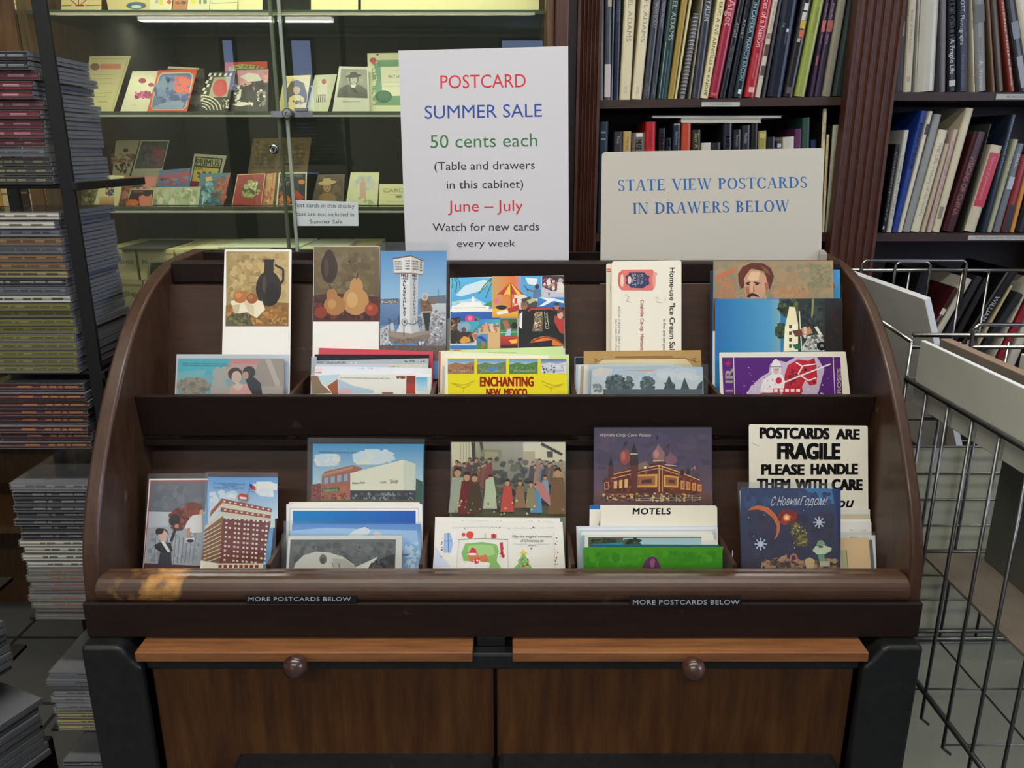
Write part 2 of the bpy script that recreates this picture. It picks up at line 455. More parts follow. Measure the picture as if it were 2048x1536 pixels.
def window(name, axis, a0, a1, z0, z1, pos, inward):
    """a tall window on a wall: a painted frame around a daylit pane"""
    f = MB(); t = 0.05; d0, d1 = sorted((pos, pos + 0.03 * inward))
    def bx(mb, p, q, e=0.0):
        if axis == 'x': mb.box((p[0], d0 - e, p[1]), (q[0], d1 + e, q[1]))
        else: mb.box((d0 - e, p[0], p[1]), (d1 + e, q[0], q[1]))
    for p, q in (((a0 - t, z0 - t), (a1 + t, z0)), ((a0 - t, z1), (a1 + t, z1 + t)), ((a0 - t, z0), (a0, z1)), ((a1, z0), (a1 + t, z1))): bx(f, p, q, 0.01)
    w = struct(f.build(name, principled('window_paint', '55524a', 0.6)))
    p = MB(); bx(p, (a0, z0), (a1, z1)); p.build('pane', DAY, w)
window('window_1', 'x', -3.95, -3.82, 1.5, 2.85, YF, 1)
window('window_2', 'x', -3.02, -2.76, 1.5, 2.85, YF, 1)
window('window_4', 'x', -.14, .42, 1.5, 2.85, YF, 1)
window('window_3', 'y', -1.7, -0.1, 1.2, 2.6, XR, -1)
# ceiling fixtures
TUBE = emit('fluorescent_tube_glow', (1.0, 0.98, 0.86), 9.0)
HOUS = principled('fixture_enamel', 'e6e4dc', 0.5)
for (x, y, L, w, col), lb in zip(FIXTURES, ('hung above the postcard rack', 'hung in front of the bookcase', 'hung behind the viewer', 'hung far back near the shop windows')):
    t = thing('ceiling_light', 'long white fluorescent ceiling light ' + lb, 'light', (x, y, CEIL), 'fluorescent ceiling lights')
    MB().box((-L / 2 - 0.05, -0.1, -0.06), (L / 2 + 0.05, 0.1, 0)).build('housing', HOUS, t)
    for s in (-1, 1):
        MB().tube([(-L / 2, s * 0.05, -0.08), (L / 2, s * 0.05, -0.08)], 0.016, 10).build('tube', TUBE, t, smooth=True)

# ================================================================== the bookcase
def zr(z): return CAMZ + z
BCY = 2.0
bc = thing('bookcase', 'tall dark red wood bookcase with fluted uprights behind the postcard rack', 'bookcase', (1.0, BCY, 0))
bo = off((1.0, BCY, 0))
def flute(x0, x1, name='fluted_upright'):
    n = 5; pts = [(x0, BCY + 0.004), (x0, BCY - 0.03)]
    w = (x1 - x0 - 0.012) / n
    for i in range(n):
        for k in range(7):
            a = PI * k / 6
            pts.append((x0 + 0.006 + w * (i + .5) - w * .42 * math.cos(a), BCY - 0.03 + 0.009 * math.sin(a)))
    pts += [(x1, BCY - 0.03), (x1, BCY + 0.004)]
    MB().prism(pts, 'z', 0.0, 2.3).build(name, PILW, bc, bo)
flute(0.15, 0.205); flute(0.782, 0.892); flute(1.62, 1.73)
for x0, x1 in ((0.15, 0.17), (0.827, 0.847), (1.665, 1.685)):
    MB().box((x0, BCY + 0.0045, 0), (x1, BCY + 0.2995, 2.3)).build('partition_board', SHELFW, bc, bo)
MB().box((0.15, BCY + 0.3, 0), (1.73, BCY + 0.32, 2.3)).build('back_panel', SHELFW, bc, bo)
MB().box((0.127, BCY - 0.02, 0), (0.149, BCY + 0.3, 2.3)).build('end_board', principled('end_board_dark', '1d1413', 0.5), bc, bo)
def shelf(x0, x1, za, zb, t=0.019):
    MB().prism([(x0, za - t), (x1, zb - t), (x1, zb), (x0, za)], 'y', BCY + .006, BCY + 0.299).build('shelf', SHELFW, bc, bo)
Z1L, Z1R, Z1B, Z2, Z3 = zr(.1125), zr(.1215), zr(.131), zr(-.2), zr(-.55)
for x0, x1 in ((0.171, 0.826), (0.848, 1.664)):
    b2 = x0 > .5
    shelf(x0, x1, Z1B if b2 else Z1L, Z1B if b2 else Z1R)
    shelf(x0, x1, Z2, Z2); shelf(x0, x1, Z3, Z3); shelf(x0, x1, zr(.47), zr(.47)); shelf(x0, x1, zr(-.9), zr(-.9)); shelf(x0, x1, zr(-1.32), zr(-1.32))
def shelf_tag(u0, u1, v0, v1, txt, tw):
    a = atY(u0, v1, BCY + 0.0025); b = atY(u1, v0, BCY + 0.0025)
    mb = MB(); mb.box((a.x, a.y, a.z), (b.x, a.y + 0.003, b.z), 'b4b4b2')
    w = b.x - a.x; h = b.z - a.z
    draw(mb, [T(txt, .5 - tw / 2, .72, tw, .42, '55565a')], lambda x, y, l: (a.x + x * w, a.y - l * 1e-5, b.z - y * h))
    mb.build('shelf_tag', PAPER, bc, bo)
shelf_tag(1403, 1480, 204, 213, 'MONOGRAPHS', .58)
shelf_tag(1992, 2090, 188, 199, 'MONOGRAPHS', .58)
shelf_tag(1936, 2080, 471, 480, 'PHOTOGRAPHY MONOGRAPHS', .8)

# ================================================================== the postcard rack
RX0, RX1 = -0.512, 0.490
IX0, IX1 = RX0 + 0.02, RX1 - 0.0155
rack = thing('postcard_rack', 'dark mahogany two-tier postcard rack with curved sides, standing on a cabinet', 'rack', (-0.012, 1.05, zr(-.5635)))
ro = off(rack.location)
ZB = zr(-.5635)
prof = [(.842, -.5635), (.842, -.515), (.850, -.462), (.868, -.415), (.898, -.364), (.935, -.312), (.975, -.266), (1.02, -.224), (1.065, -.194), (1.11, -.173), (1.16, -.160), (1.22, -.154), (1.285, -.152), (1.285, -.5635)]
def smooth_prof(p):
    out = []
    for i in range(len(p)):
        if i in (0, len(p) - 2, len(p) - 1) or i == len(p): out.append(p[i]); continue
        a, b, c, d = (Vector(p[max(i - 1, 0)]), Vector(p[i]), Vector(p[i + 1]), Vector(p[min(i + 2, len(p) - 2)]))
        for k in range(4):
            t = k / 4
            q = 0.5 * ((2 * b) + (c - a) * t + (2 * a - 5 * b + 4 * c - d) * t * t + (3 * b - a - 3 * c + d) * t ** 3)
            out.append(tuple(q))
    return out
sp_ = [(y, zr(z)) for y, z in smooth_prof(prof)]
MB().prism(sp_, 'x', RX0, IX0).build('side_panel', SIDEW, rack, ro, bevel=0.0035, seg=3)
MB().prism(sp_, 'x', IX1, RX1).build('side_panel', SIDEW, rack, ro, bevel=0.0035, seg=3)
UF, LF = zr(-.3695), zr(-.5425)        # where cards stand in the two trays
def inner(name, pts, mat, x0=IX0, x1=IX1, bevel=0.0):
    return MB().prism([(y, zr(z)) for y, z in pts], 'x', x0, x1).build(name, mat, rack, ro, bevel=bevel)
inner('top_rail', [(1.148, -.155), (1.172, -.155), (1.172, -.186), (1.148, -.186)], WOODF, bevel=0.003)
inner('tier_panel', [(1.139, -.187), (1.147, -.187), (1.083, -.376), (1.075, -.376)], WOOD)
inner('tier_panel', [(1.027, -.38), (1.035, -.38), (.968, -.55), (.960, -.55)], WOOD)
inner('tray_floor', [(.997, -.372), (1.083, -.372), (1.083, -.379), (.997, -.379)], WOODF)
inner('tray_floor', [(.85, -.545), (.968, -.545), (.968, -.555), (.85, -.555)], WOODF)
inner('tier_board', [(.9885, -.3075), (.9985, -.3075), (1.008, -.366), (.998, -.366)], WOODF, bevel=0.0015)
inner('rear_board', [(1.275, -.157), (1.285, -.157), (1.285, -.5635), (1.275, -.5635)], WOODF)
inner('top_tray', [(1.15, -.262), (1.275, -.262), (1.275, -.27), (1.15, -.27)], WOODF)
for xc in DIVU:
    inner('divider', [(.998, -.309), (1.096, -.309), (1.074, -.371), (1.003, -.371)], WOOD, xc - .0024, xc + .0024)
for xc in DIVL:
    inner('divider', [(.872, -.487), (.972, -.487), (.956, -.544), (.872, -.544)], WOOD, xc - .0024, xc + .0024)
# rounded front lip, worn through to the bare wood near its left end
def lip_mat():
    m = noisy('lip_mahogany', '3d281c', '4c3526', (4, 22, 22), 5, 0.34, c3='7c5e40', coat=0.3)
    nt = m.node_tree; N = nt.nodes; L = nt.links; b = N['Principled BSDF']
    prev = b.inputs['Base Color'].links[0].from_socket
    tc = N.new('ShaderNodeTexCoord')
    tot = None
    nd = N.new('ShaderNodeTexNoise'); nd.inputs['Scale'].default_value = 26; nd.inputs['Detail'].default_value = 3; L.new(tc.outputs['Object'], nd.inputs['Vector'])
    nm = N.new('ShaderNodeMath'); nm.operation = 'MULTIPLY_ADD'; L.new(nd.outputs['Fac'], nm.inputs[0]); nm.inputs[1].default_value = .11; nm.inputs[2].default_value = -.055
    sepx = N.new('ShaderNodeSeparateXYZ'); L.new(tc.outputs['Object'], sepx.inputs[0])
    wx = N.new('ShaderNodeMath'); wx.operation = 'ADD'; L.new(sepx.outputs[0], wx.inputs[0]); L.new(nm.outputs[0], wx.inputs[1])
    for cx, sx, amp in ((-.459, .030, .62), (-.422, .034, 1.0)):
        s1 = N.new('ShaderNodeMath'); s1.operation = 'SUBTRACT'; L.new(wx.outputs[0], s1.inputs[0]); s1.inputs[1].default_value = cx
        d1 = N.new('ShaderNodeMath'); d1.operation = 'DIVIDE'; L.new(s1.outputs[0], d1.inputs[0]); d1.inputs[1].default_value = sx
        p1 = N.new('ShaderNodeMath'); p1.operation = 'POWER'; L.new(d1.outputs[0], p1.inputs[0]); p1.inputs[1].default_value = 2
        q1 = N.new('ShaderNodeMath'); q1.operation = 'SUBTRACT'; q1.inputs[0].default_value = amp; L.new(p1.outputs[0], q1.inputs[1]); q1.use_clamp = True
        if tot is None: tot = q1
        else:
            ad = N.new('ShaderNodeMath'); ad.operation = 'MAXIMUM'; L.new(tot.outputs[0], ad.inputs[0]); L.new(q1.outputs[0], ad.inputs[1]); tot = ad
    n = N.new('ShaderNodeTexNoise'); n.inputs['Scale'].default_value = 34; n.inputs['Detail'].default_value = 9; n.inputs['Roughness'].default_value = .72
    L.new(tc.outputs['Object'], n.inputs['Vector'])
    ml = N.new('ShaderNodeMath'); ml.operation = 'MULTIPLY'; L.new(tot.outputs[0], ml.inputs[0]); L.new(n.outputs['Fac'], ml.inputs[1])
    rp = N.new('ShaderNodeValToRGB'); rp.color_ramp.elements[0].position = .27; rp.color_ramp.elements[0].color = (0, 0, 0, 1); rp.color_ramp.elements[1].position = .56; rp.color_ramp.elements[1].color = (.85, .85, .85, 1)
    L.new(ml.outputs[0], rp.inputs[0])
    mx = N.new('ShaderNodeMix'); mx.data_type = 'RGBA'; L.new(rp.outputs[0], mx.inputs[0]); L.new(prev, mx.inputs[6]); mx.inputs[7].default_value = (*lin('c08a45'), 1)
    L.new(mx.outputs[2], b.inputs['Base Color'])
    return m
LIPW = lip_mat()
pts = []
for k in range(17):
    a = math.radians(55 + (305 - 55) * k / 16)
    pts.append((.853 + .0185 * math.cos(a), zr(-.506) + .0168 * math.sin(a)))
pts += [(.872, zr(-.520)), (.872, zr(-.4905))]
MB().prism(pts, 'x', RX0 + .016, RX1 - .016).build('front_lip', LIPW, rack, ro, bevel=0.003)
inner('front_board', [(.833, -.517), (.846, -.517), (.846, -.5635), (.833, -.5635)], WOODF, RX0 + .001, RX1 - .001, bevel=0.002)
for (u0, u1, v0, v1, t0, t1) in ((492, 712, 1191, 1206, 497, 702), (1259, 1484, 1197, 1213, 1266, 1479)):
    a = atY(u0, v1, .8318); b = atY(u1, v0, .8318)
    mb = MB(); mb.box((a.x, .8318, a.z), (b.x, .8335, b.z), '101114')
    def put(x, y, l): p = atY(x, y, .8318 - l * 4e-5); return p
    draw(mb, [T('MORE POSTCARDS BELOW', t0, v1 - 4.0, t1 - t0, v1 - v0 - 7, 'b9bcc0', sp=1.05)], put)
    mb.build('label_tape', PRINT, rack, ro)['label'] = 'black embossed tape reading more postcards below'

# ================================================================== the base cabinet
cab = thing('drawer_cabinet', 'dark wooden drawer cabinet with black posts carrying the postcard rack', 'cabinet', (-0.012, 1.05, 0))
co = off(cab.location)
TOPZ = ZB
def cbox(name, a, b, mat, bevel=0.0, parent=None):
    return MB().box((a[0], a[1], zr(a[2])), (b[0], b[1], zr(b[2]))).build(name, mat, parent or cab, co, bevel=bevel)
def post(x0, x1, flip):
    # front post with a stepped, scooped top on its inner side
    w = x1 - x0; z0 = 0.0; z1 = TOPZ - .0006
    pr = [(0, z0), (w, z0), (w, z1 - .03), (w * .86, z1 - .02), (w * .70, z1 - .004), (w * .64, z1), (0, z1)]
    pts = [((x0 + x) if not flip else (x1 - x), z) for x, z in pr]
    mb = MB(); mb.prism(pts, 'y', .815, .87)
    mb.build('corner_post', BLACKW, cab, co, bevel=0.011, seg=5)
    xs = (x1 - .018, x1) if not flip else (x0, x0 + .018)
    MB().box((xs[0], .82, 0), (xs[1], .86, TOPZ - .035)).build('post_moulding', BLACKW, cab, co, bevel=0.004)
post(-.512, -.442, False); post(.418, .488, True)
cbox('side_panel', (-.508, .87, -1.42), (-.49, 1.36, -.5645), BLACKW); cbox('side_panel', (.466, .87, -1.42), (.484, 1.36, -.5645), BLACKW)
cbox('top_board', (-.49, .862, -.5775), (.466, 1.36, -.5645), BLACKW)
cbox('rail', (-.44, .822, -.6), (.418, .85, -.579), BLACKW, .003)
cbox('center_stop', (-.043, .838, -.579), (-.008, .86, -.566), BLACKW, .001)
for x0, x1, kx, lab in ((-.443, -.0465, -.2505, 0), (.0005, .419, .21, 0)):
    b = cbox('pull_out_board', (x0, .806, -.5785), (x1, .861, -.5655), BOARDW, .0015)
    Mk = Matrix.Translation((kx, .808, zr(-.573 if kx < 0 else -.5765))) @ Matrix.Rotation(PI / 2, 4, 'X')
    MB().lathe([(.006, -.002), (.006, .006), (.0115, .010), (.0142, .017), (.0125, .024), (.007, .0285), (.001, .030)], Mk, 20).build('knob', noisy('knob_wood', '33201a', '5b3d33', (8, 8, 8), 9, .28, coat=.4), b, None, smooth=True)
cbox('gap_backing', (-.44, .85, -1.4), (.418, .86, -.579), BLACKW)  # black sheet added so the gaps between drawer fronts look dark
for x0, x1 in ((-.437, -.0225), (-.0185, .415)):
    d = cbox('drawer_front', (x0, .829, -.76), (x1, .845, -.6), PANELW, .002)
for x0, x1 in ((-.345, -.0225), (-.0185, .405)):
    d = cbox('drawer_front', (x0, .775, -.98), (x1, .845, -.728), BLACKW, .008)
    MB().lathe([(.006, 0), (.006, .006), (.0125, .011), (.0125, .018), (.004, .023)], Matrix.Translation(((x0 + x1) / 2, .776, CAMZ - .85)) @ Matrix.Rotation(PI / 2, 4, 'X'), 16).build('knob', MATS['knob_wood'], d, None, smooth=True)
for x0, x1 in ((-.437, -.345), (.405, .415)):
    cbox('stile', (x0, .829, -1.42), (x1, .845, -.76), PANELW)
cbox('plinth', (-.437, .83, -1.42), (.415, .849, -.98), BLACKW)
# ================================================================== signs
card('sign', 'tall white paper sign announcing a summer sale in red, blue, green and black lettering', 'sign', 'SG', [(57, 72), (1216, 42), (1222, 1600), (112, 1600)], 1.205, 3,
     'd3d0d4', [T('POSTCARD', 345, 332, 583, 90, 'd5303c', -1), T('SUMMER SALE', 238, 538, 800, 88, '2a4f9c', -1), T('50 cents each', 276, 738, 730, 88, '3c7a44', -1),
     T('(Table and drawers', 303, 888, 685, 55, '26242a', -.7), T('in this cabinet)', 388, 1015, 522, 55, '26242a', -.7), T('June – July', 396, 1172, 512, 74, 'cf343c', -.7),
     T('Watch for new cards', 291, 1305, 728, 53, '26242a', -.5), T('every week', 458, 1412, 398, 46, '26242a', -.5)], floor=zr(-.2605), group='signs', mat=PAPER)
card('sign', 'cream board sign with blue serif capitals about state view postcards in drawers', 'sign', 'B1', [(312, 912), (1643, 888), (1625, 1600), (302, 1600)], 1.20, 3,
     'c6c0b3', [T('STATE VIEW POSTCARDS', 410, 1146, 1132, 66, '2a6aa8', -1, serif=True), T('IN DRAWERS BELOW', 497, 1284, 940, 66, '2a62a0', -1, serif=True)],
     floor=zr(-.2605), group='signs', mat=PAPER, thick=.003, r=.006)
for i, (x0, x1, y) in enumerate(((1562, 1602, 30), (1566, 1612, 38), (1572, 1618, 50), (1564, 1616, 60))):
    card('postcard', ('grey card edge sticking up behind the cream board sign, leftmost', 'grey card edge sticking up behind the cream board sign, second from the left', 'third grey card edge sticking up behind the cream board sign, the lower wide one', 'frontmost grey card edge sticking up at the top right corner of the rack')[i], 'postcard', 'C3',
         [(x0, y), (x1, y + 4), (x1 - 2, 110), (x0, 108)], 1.192 - i * .003, 3, ('b9b3a6', 'a8a296', 'b1aa9c', '9d978b')[i], floor=zr(-.2605), group='cards behind the rack top')

# ================================================================== upper tray, left to right
def P_(*a, **k): return card('postcard', a[0], 'postcard', *a[1:], **k)
UL = 14
P_('white bordered art postcard with a dark jug on ochre cloth, tallest at upper left', 'C1', [(428, 68), (910, 68), (900, 816), (410, 816)], 1.118, UL, 'f1eee6', [
    GH('a08a58', 'c3aa76', 440, 82, 890, 620), D('b59a64 a88e59 c2a873 94804f', 200, 441, 83, 888, 450, 30, 3), P('8a6434', 437, 470, 600, 440, 888, 452, 886, 620, 434, 620), D('a87434 b98848 93662c c29350 7a5a2c', 170, 438, 470, 884, 618, 20, 4),
    P('5d5a3c', 438, 618, 442, 560, 520, 500, 600, 540, 640, 618), DE('55523a 7b7652 453f28', 60, 440, 510, 630, 616, 14, 5),
    E('241d1a', 745, 350, 92, 128), P('241d1a', 712, 250, 716, 160, 704, 140, 790, 140, 780, 160, 780, 250), LN('241d1a', 16, 790, 180, 850, 210, 850, 290, 815, 330), E('4a3c30', 715, 320, 16, 60), E('15110f', 770, 390, 50, 80),
    P('ece0c4', 470, 440, 560, 420, 700, 440, 720, 500, 660, 560, 590, 520, 500, 530), P('d8c8a4', 560, 430, 640, 470, 640, 540, 600, 520), P('cbb98f', 480, 470, 540, 460, 530, 520, 500, 528), E('b5703c', 540, 408, 50, 46), E('c98a4c', 528, 396, 24, 20), E('9a5a30', 625, 420, 40, 38), E('b87a44', 616, 410, 18, 15)], floor=UF, r=.002)
P_('olive and brown art postcard of tan pears and red fruit, second at upper left', 'C1', [(1068, 45), (1545, 42), (1540, 786), (1060, 786)], 1.112, UL, 'f2efe7', [
    G('6b5c3d', '5c4c34', 1069, 47, 1543, 586), D('6f6040 655637 75664a 5a4b31', 160, 1070, 48, 1542, 580, 34, 7), P('4d2320', 1067, 400, 1200, 380, 1543, 410, 1542, 586, 1065, 586), D('5f2a26 3d1b1a 6d332c 2e1616 4d2320', 170, 1068, 400, 1540, 584, 22, 8),
    E('b98850', 1370, 440, 95, 100), E('b98850', 1375, 340, 48, 70), E('caa064', 1345, 430, 40, 56), LN('3a2a1c', 9, 1375, 280, 1388, 240), E('a87440', 1220, 470, 78, 72), E('a87440', 1200, 400, 40, 52), E('be8e54', 1200, 460, 30, 36), LN('3a2a1c', 8, 1196, 354, 1180, 320), E('9c3c28', 1485, 500, 48, 46), E('b85a40', 1472, 486, 20, 18), E('8a3424', 1120, 520, 44, 42), E('2c2018', 1180, 200, 60, 110), E('2c2018', 1180, 110, 34, 40), E('463626', 1160, 200, 16, 70)], floor=UF, r=.002)
P_('sleeved postcard of a white highway milepost tower on a snowy shore', 'C1', [(1548, 78), (2025, 75), (2018, 822), (1545, 822)], 1.110, UL, '5b98cc', [
    P('6d5348', 1546, 755, 2019, 755, 2018, 870, 1545, 870), D('5f473d 7a5f52', 60, 1550, 760, 2015, 820, 10, 3), G('4a8fcb', '9cc6e4', 1550, 80, 2022, 425), P('5d6a78', 1548, 425, 1680, 420, 1680, 455, 1548, 460), P('6a7480', 1830, 425, 1900, 405, 2020, 395, 2020, 470, 1830, 460), D('c8b8a0 8a7a66 d8d0c4', 40, 1550, 432, 1680, 458, 6, 2), G('6c8fbb', '4f6f9e', 1548, 460, 1690, 610), G('d3d6da', '8b8790', 1840, 455, 2020, 760), P('8a6e5c', 1890, 430, 1950, 430, 1945, 460, 1890, 460),
    D('c9ccd4 7d7478 e6e6ea 5c5250 a39a98', 240, 1800, 500, 2018, 765, 10, 5), P('c9ccd4', 1546, 640, 1640, 590, 1650, 650, 1620, 740, 1546, 760), D('b0b0b8 7a7274 dfe2e8', 80, 1547, 620, 1640, 760, 9, 6),
    P('a89484', 1600, 655, 1905, 655, 1910, 700, 1720, 750, 1610, 725), P('8e7a6c', 1610, 690, 1720, 712, 1905, 672, 1910, 705, 1720, 752, 1612, 728), D('5c4a40 756055', 50, 1640, 700, 1900, 748, 7, 8),
    P('eceae8', 1690, 240, 1760, 240, 1760, 600, 1775, 672, 1662, 660, 1688, 600), P('cfccd0', 1760, 240, 1820, 240, 1815, 600, 1832, 655, 1775, 672, 1760, 600), P('efeae6', 1640, 132, 1768, 112, 1768, 235, 1645, 235), P('dcd4cc', 1768, 112, 1860, 152, 1855, 245, 1768, 235), P('7c5044', 1635, 130, 1768, 108, 1862, 150, 1862, 158, 1768, 118, 1637, 140), P('a07060', 1645, 235, 1768, 235, 1855, 245, 1855, 252, 1768, 243, 1645, 243)] +
    [T(s, 1652, 160 + 19 * i, 50, 12, '4c3c38', 0, .02) for i, s in enumerate(('BOMBAY', 'BUENOS', 'PARIS', 'LONDON'))] + [T(s, 1728, 156 + 19 * i, 32, 12, '4c3c38', 0, .02) for i, s in enumerate(('8128', '7428', '5228', '6436'))] +
    [T(s, 1778, 158 + 19 * i, 42, 12, '4c3c38', 4, .02) for i, s in enumerate(('NEW YORK', 'HAVANA', 'TOKYO', 'CHICAGO'))] + [T(s, 1830, 166 + 19 * i, 18, 12, '4c3c38', 4, .02) for i, s in enumerate(('328', '276', '396', '380'))] +
    [T('MILE', 1698, 264, 52, 20, '222222', 0, .03), T('1955', 1702, 284, 44, 15, '222222', 0, .03), T('MILE', 1778, 264, 32, 18, '222222', 0, .03), T('1955', 1780, 284, 28, 14, '222222', 0, .03)] +
    [T(c, 1712, 306 + i * 24.2, 19 if c != 'I' else 5, 18, '1c1c20', 0, .03) for i, c in enumerate('ALASKAHIWAY')] + [T(c, 1787, 304 + i * 24, 13 if c != 'I' else 4, 15, '3a3a40', 0, .02) for i, c in enumerate('ALASKAHIWAY')] +
    [E('8a8a90', 1722, 588, 20, 25), E('dedde0', 1722, 588, 15, 20), E('5a5a64', 1722, 588, 9, 13), E('8a8a90', 1792, 584, 13, 22), E('d0d0d4', 1792, 584, 9, 17), LN('3a3a44', 4, 1608, 560, 1614, 660), LN('3a3a44', 4, 1680, 545, 1676, 640), LN('3a3a44', 3, 1610, 566, 1640, 592, 1680, 556), LN('3a3a44', 4, 1842, 560, 1846, 640), LN('3a3a44', 3, 1740, 600, 1790, 606, 1842, 566), LN('3a3a44', 4, 1718, 610, 1716, 690),
     E('e0c8c0', 1868, 408, 24, 30), E('c49070', 1870, 410, 14, 17), P('8a6038', 1840, 440, 1905, 436, 1922, 500, 1915, 522, 1845, 520, 1836, 480), D('6e4a2a a47848 573a22', 40, 1842, 442, 1914, 512, 7, 9), P('e8dccc', 1848, 514, 1914, 512, 1914, 522, 1848, 524), P('1c1a20', 1852, 522, 1908, 520, 1896, 650, 1876, 650), LN('4a5a68', 3, 1965, 355, 1965, 400)],
    floor=UF, sleeve=[(1530, 15), (2045, 15), (2040, 800), (1535, 800)])
P_('sleeved tinted postcard of a kissing couple, front of the leftmost upper bin', 'C1', [(95, 852), (858, 858), (845, 1115), (80, 1110)], 1.032, 10, 'b5a598', [
    GH('49b8c4', 'b49a90', 95, 853, 855, 1112), P('49b4c2', 95, 853, 470, 855, 400, 930, 240, 1000, 90, 985), P('76b8bc', 92, 950, 300, 930, 260, 1010, 88, 1030), P('d68f86', 470, 856, 680, 857, 690, 890, 560, 930, 470, 895), P('c9a49c', 470, 890, 690, 890, 640, 960, 420, 1000), P('a89a8c', 680, 857, 857, 858, 848, 1112, 690, 1112, 640, 960), P('c7b8a8', 720, 858, 760, 858, 830, 1040, 800, 1060), DE('8f8474 a0937f 7a7262', 150, 84, 985, 330, 1110, 24, 11), D('a4b4ac b8aca0', 60, 330, 900, 460, 1100, 26, 12), P('b5aaa0', 330, 1050, 845, 1050, 845, 1112, 330, 1112),
    E('4a3c34', 505, 962, 52, 46), E('d8bca4', 515, 985, 36, 44), P('e0a8a0', 455, 1112, 480, 1040, 540, 1030, 610, 1040, 640, 1112), P('e2c8b4', 490, 1060, 520, 1020, 560, 1050, 530, 1085), E('3c3430', 605, 950, 46, 44), E('c4a48e', 580, 972, 22, 28), P('2e2e34', 580, 1000, 640, 985, 690, 1030, 700, 1112, 630, 1112, 600, 1060),
    T('Rien ne peut separer nos coeurs', 128, 888, 320, 9, '1a5a66', 1), T('Que le tendre amour unit en fleurs', 128, 902, 350, 9, '1a5a66', 1)], floor=UF, sleeve=[(85, 818), (895, 824), (885, 1115), (70, 1110)])
P_('blank white backing card showing at the left edge behind the kissing couple card', 'C1', [(84, 822), (893, 822), (884, 1110), (70, 1110)], 1.040, 10, 'd3d8de', floor=UF)
# second bin
P_('plain red card behind the second upper bin of sleeved cards', 'C1', [(1105, 775), (1925, 800), (1930, 1110), (1090, 1110)], 1.070, 13, 'd8485a', floor=UF)
P_('black card in front of the plain red card in the second upper bin', 'C1', [(1075, 822), (1898, 825), (1895, 1110), (1065, 1110)], 1.062, 12, '15181f', [D('232732 1c2028', 30, 1080, 828, 1890, 870, 14, 2)], floor=UF)
P_('grey edged sleeve card at the left of the second upper bin', 'C1', [(1052, 838), (1090, 838), (1090, 1110), (1045, 1110)], 1.056, 12, 'b4b9c2', floor=UF)
P_('grey lettered card in a tilted sleeve in the second upper bin', 'C1', [(1082, 868), (1895, 850), (1888, 1110), (1075, 1110)], 1.050, 11, 'b6bcc4', [R('8b929b', 1090, 872, 1300, 890), R('c9cfd6', 1085, 890, 1890, 930), D('e8ecf0 9aa2ac', 24, 1100, 870, 1400, 888, 5, 4), R('d6d2c4', 1600, 890, 1850, 930), T('noel  a', 1615, 912, 66, 9, '3c3a40'), D('767e88', 10, 1700, 862, 1880, 880, 8, 5)], floor=UF)
P_('white sleeved card with a pink corner in the second upper bin', 'C1', [(1078, 905), (1932, 922), (1928, 1110), (1070, 1110)], 1.043, 11, 'e6e9ef', [R('f0d8dc', 1082, 925, 1130, 950), R('d8606a', 1082, 950, 1126, 956), D('d4d8e4 c8cce0', 12, 1380, 915, 1550, 930, 9, 6)], floor=UF)
P_('torn edged map postcard with brown, blue and red patches, front of the second upper bin', 'C1', [(1045, 972), (1922, 960), (1915, 1110), (1060, 1110)], 1.032, 10, 'eeece0', [P('c9dfe4', 1090, 975, 1260, 965, 1240, 1000, 1150, 1048, 1120, 1010), P('8f7a62', 1045, 975, 1095, 974, 1130, 1040, 1200, 1100, 1060, 1108), P('a85c44', 1200, 1100, 1165, 1050, 1240, 1000, 1245, 1108, 1200, 1108), P('b8cede', 1246, 1000, 1360, 1050, 1500, 1080, 1500, 1100, 1246, 1108), P('dfb8b6', 1250, 1070, 1340, 1068, 1340, 1106, 1250, 1106), T('THE TEMPLES OF KINGMAN, GRAND NATIONAL PARK, UTAH', 1255, 994, 360, 9, '6c6250', 1), D('7c4a3a 96604c', 20, 1660, 975, 1735, 1000, 9, 7), P('8a4038', 1735, 975, 1800, 975, 1798, 1106, 1732, 1106), P('b04438', 1736, 1030, 1798, 1030, 1798, 1106, 1732, 1106), R('fafaf6', 1800, 960, 1918, 985), G('5cb8dc', 'c4e2ea', 1805, 985, 1885, 1080), R('9c6052', 1560, 1092, 1640, 1106)], floor=UF)
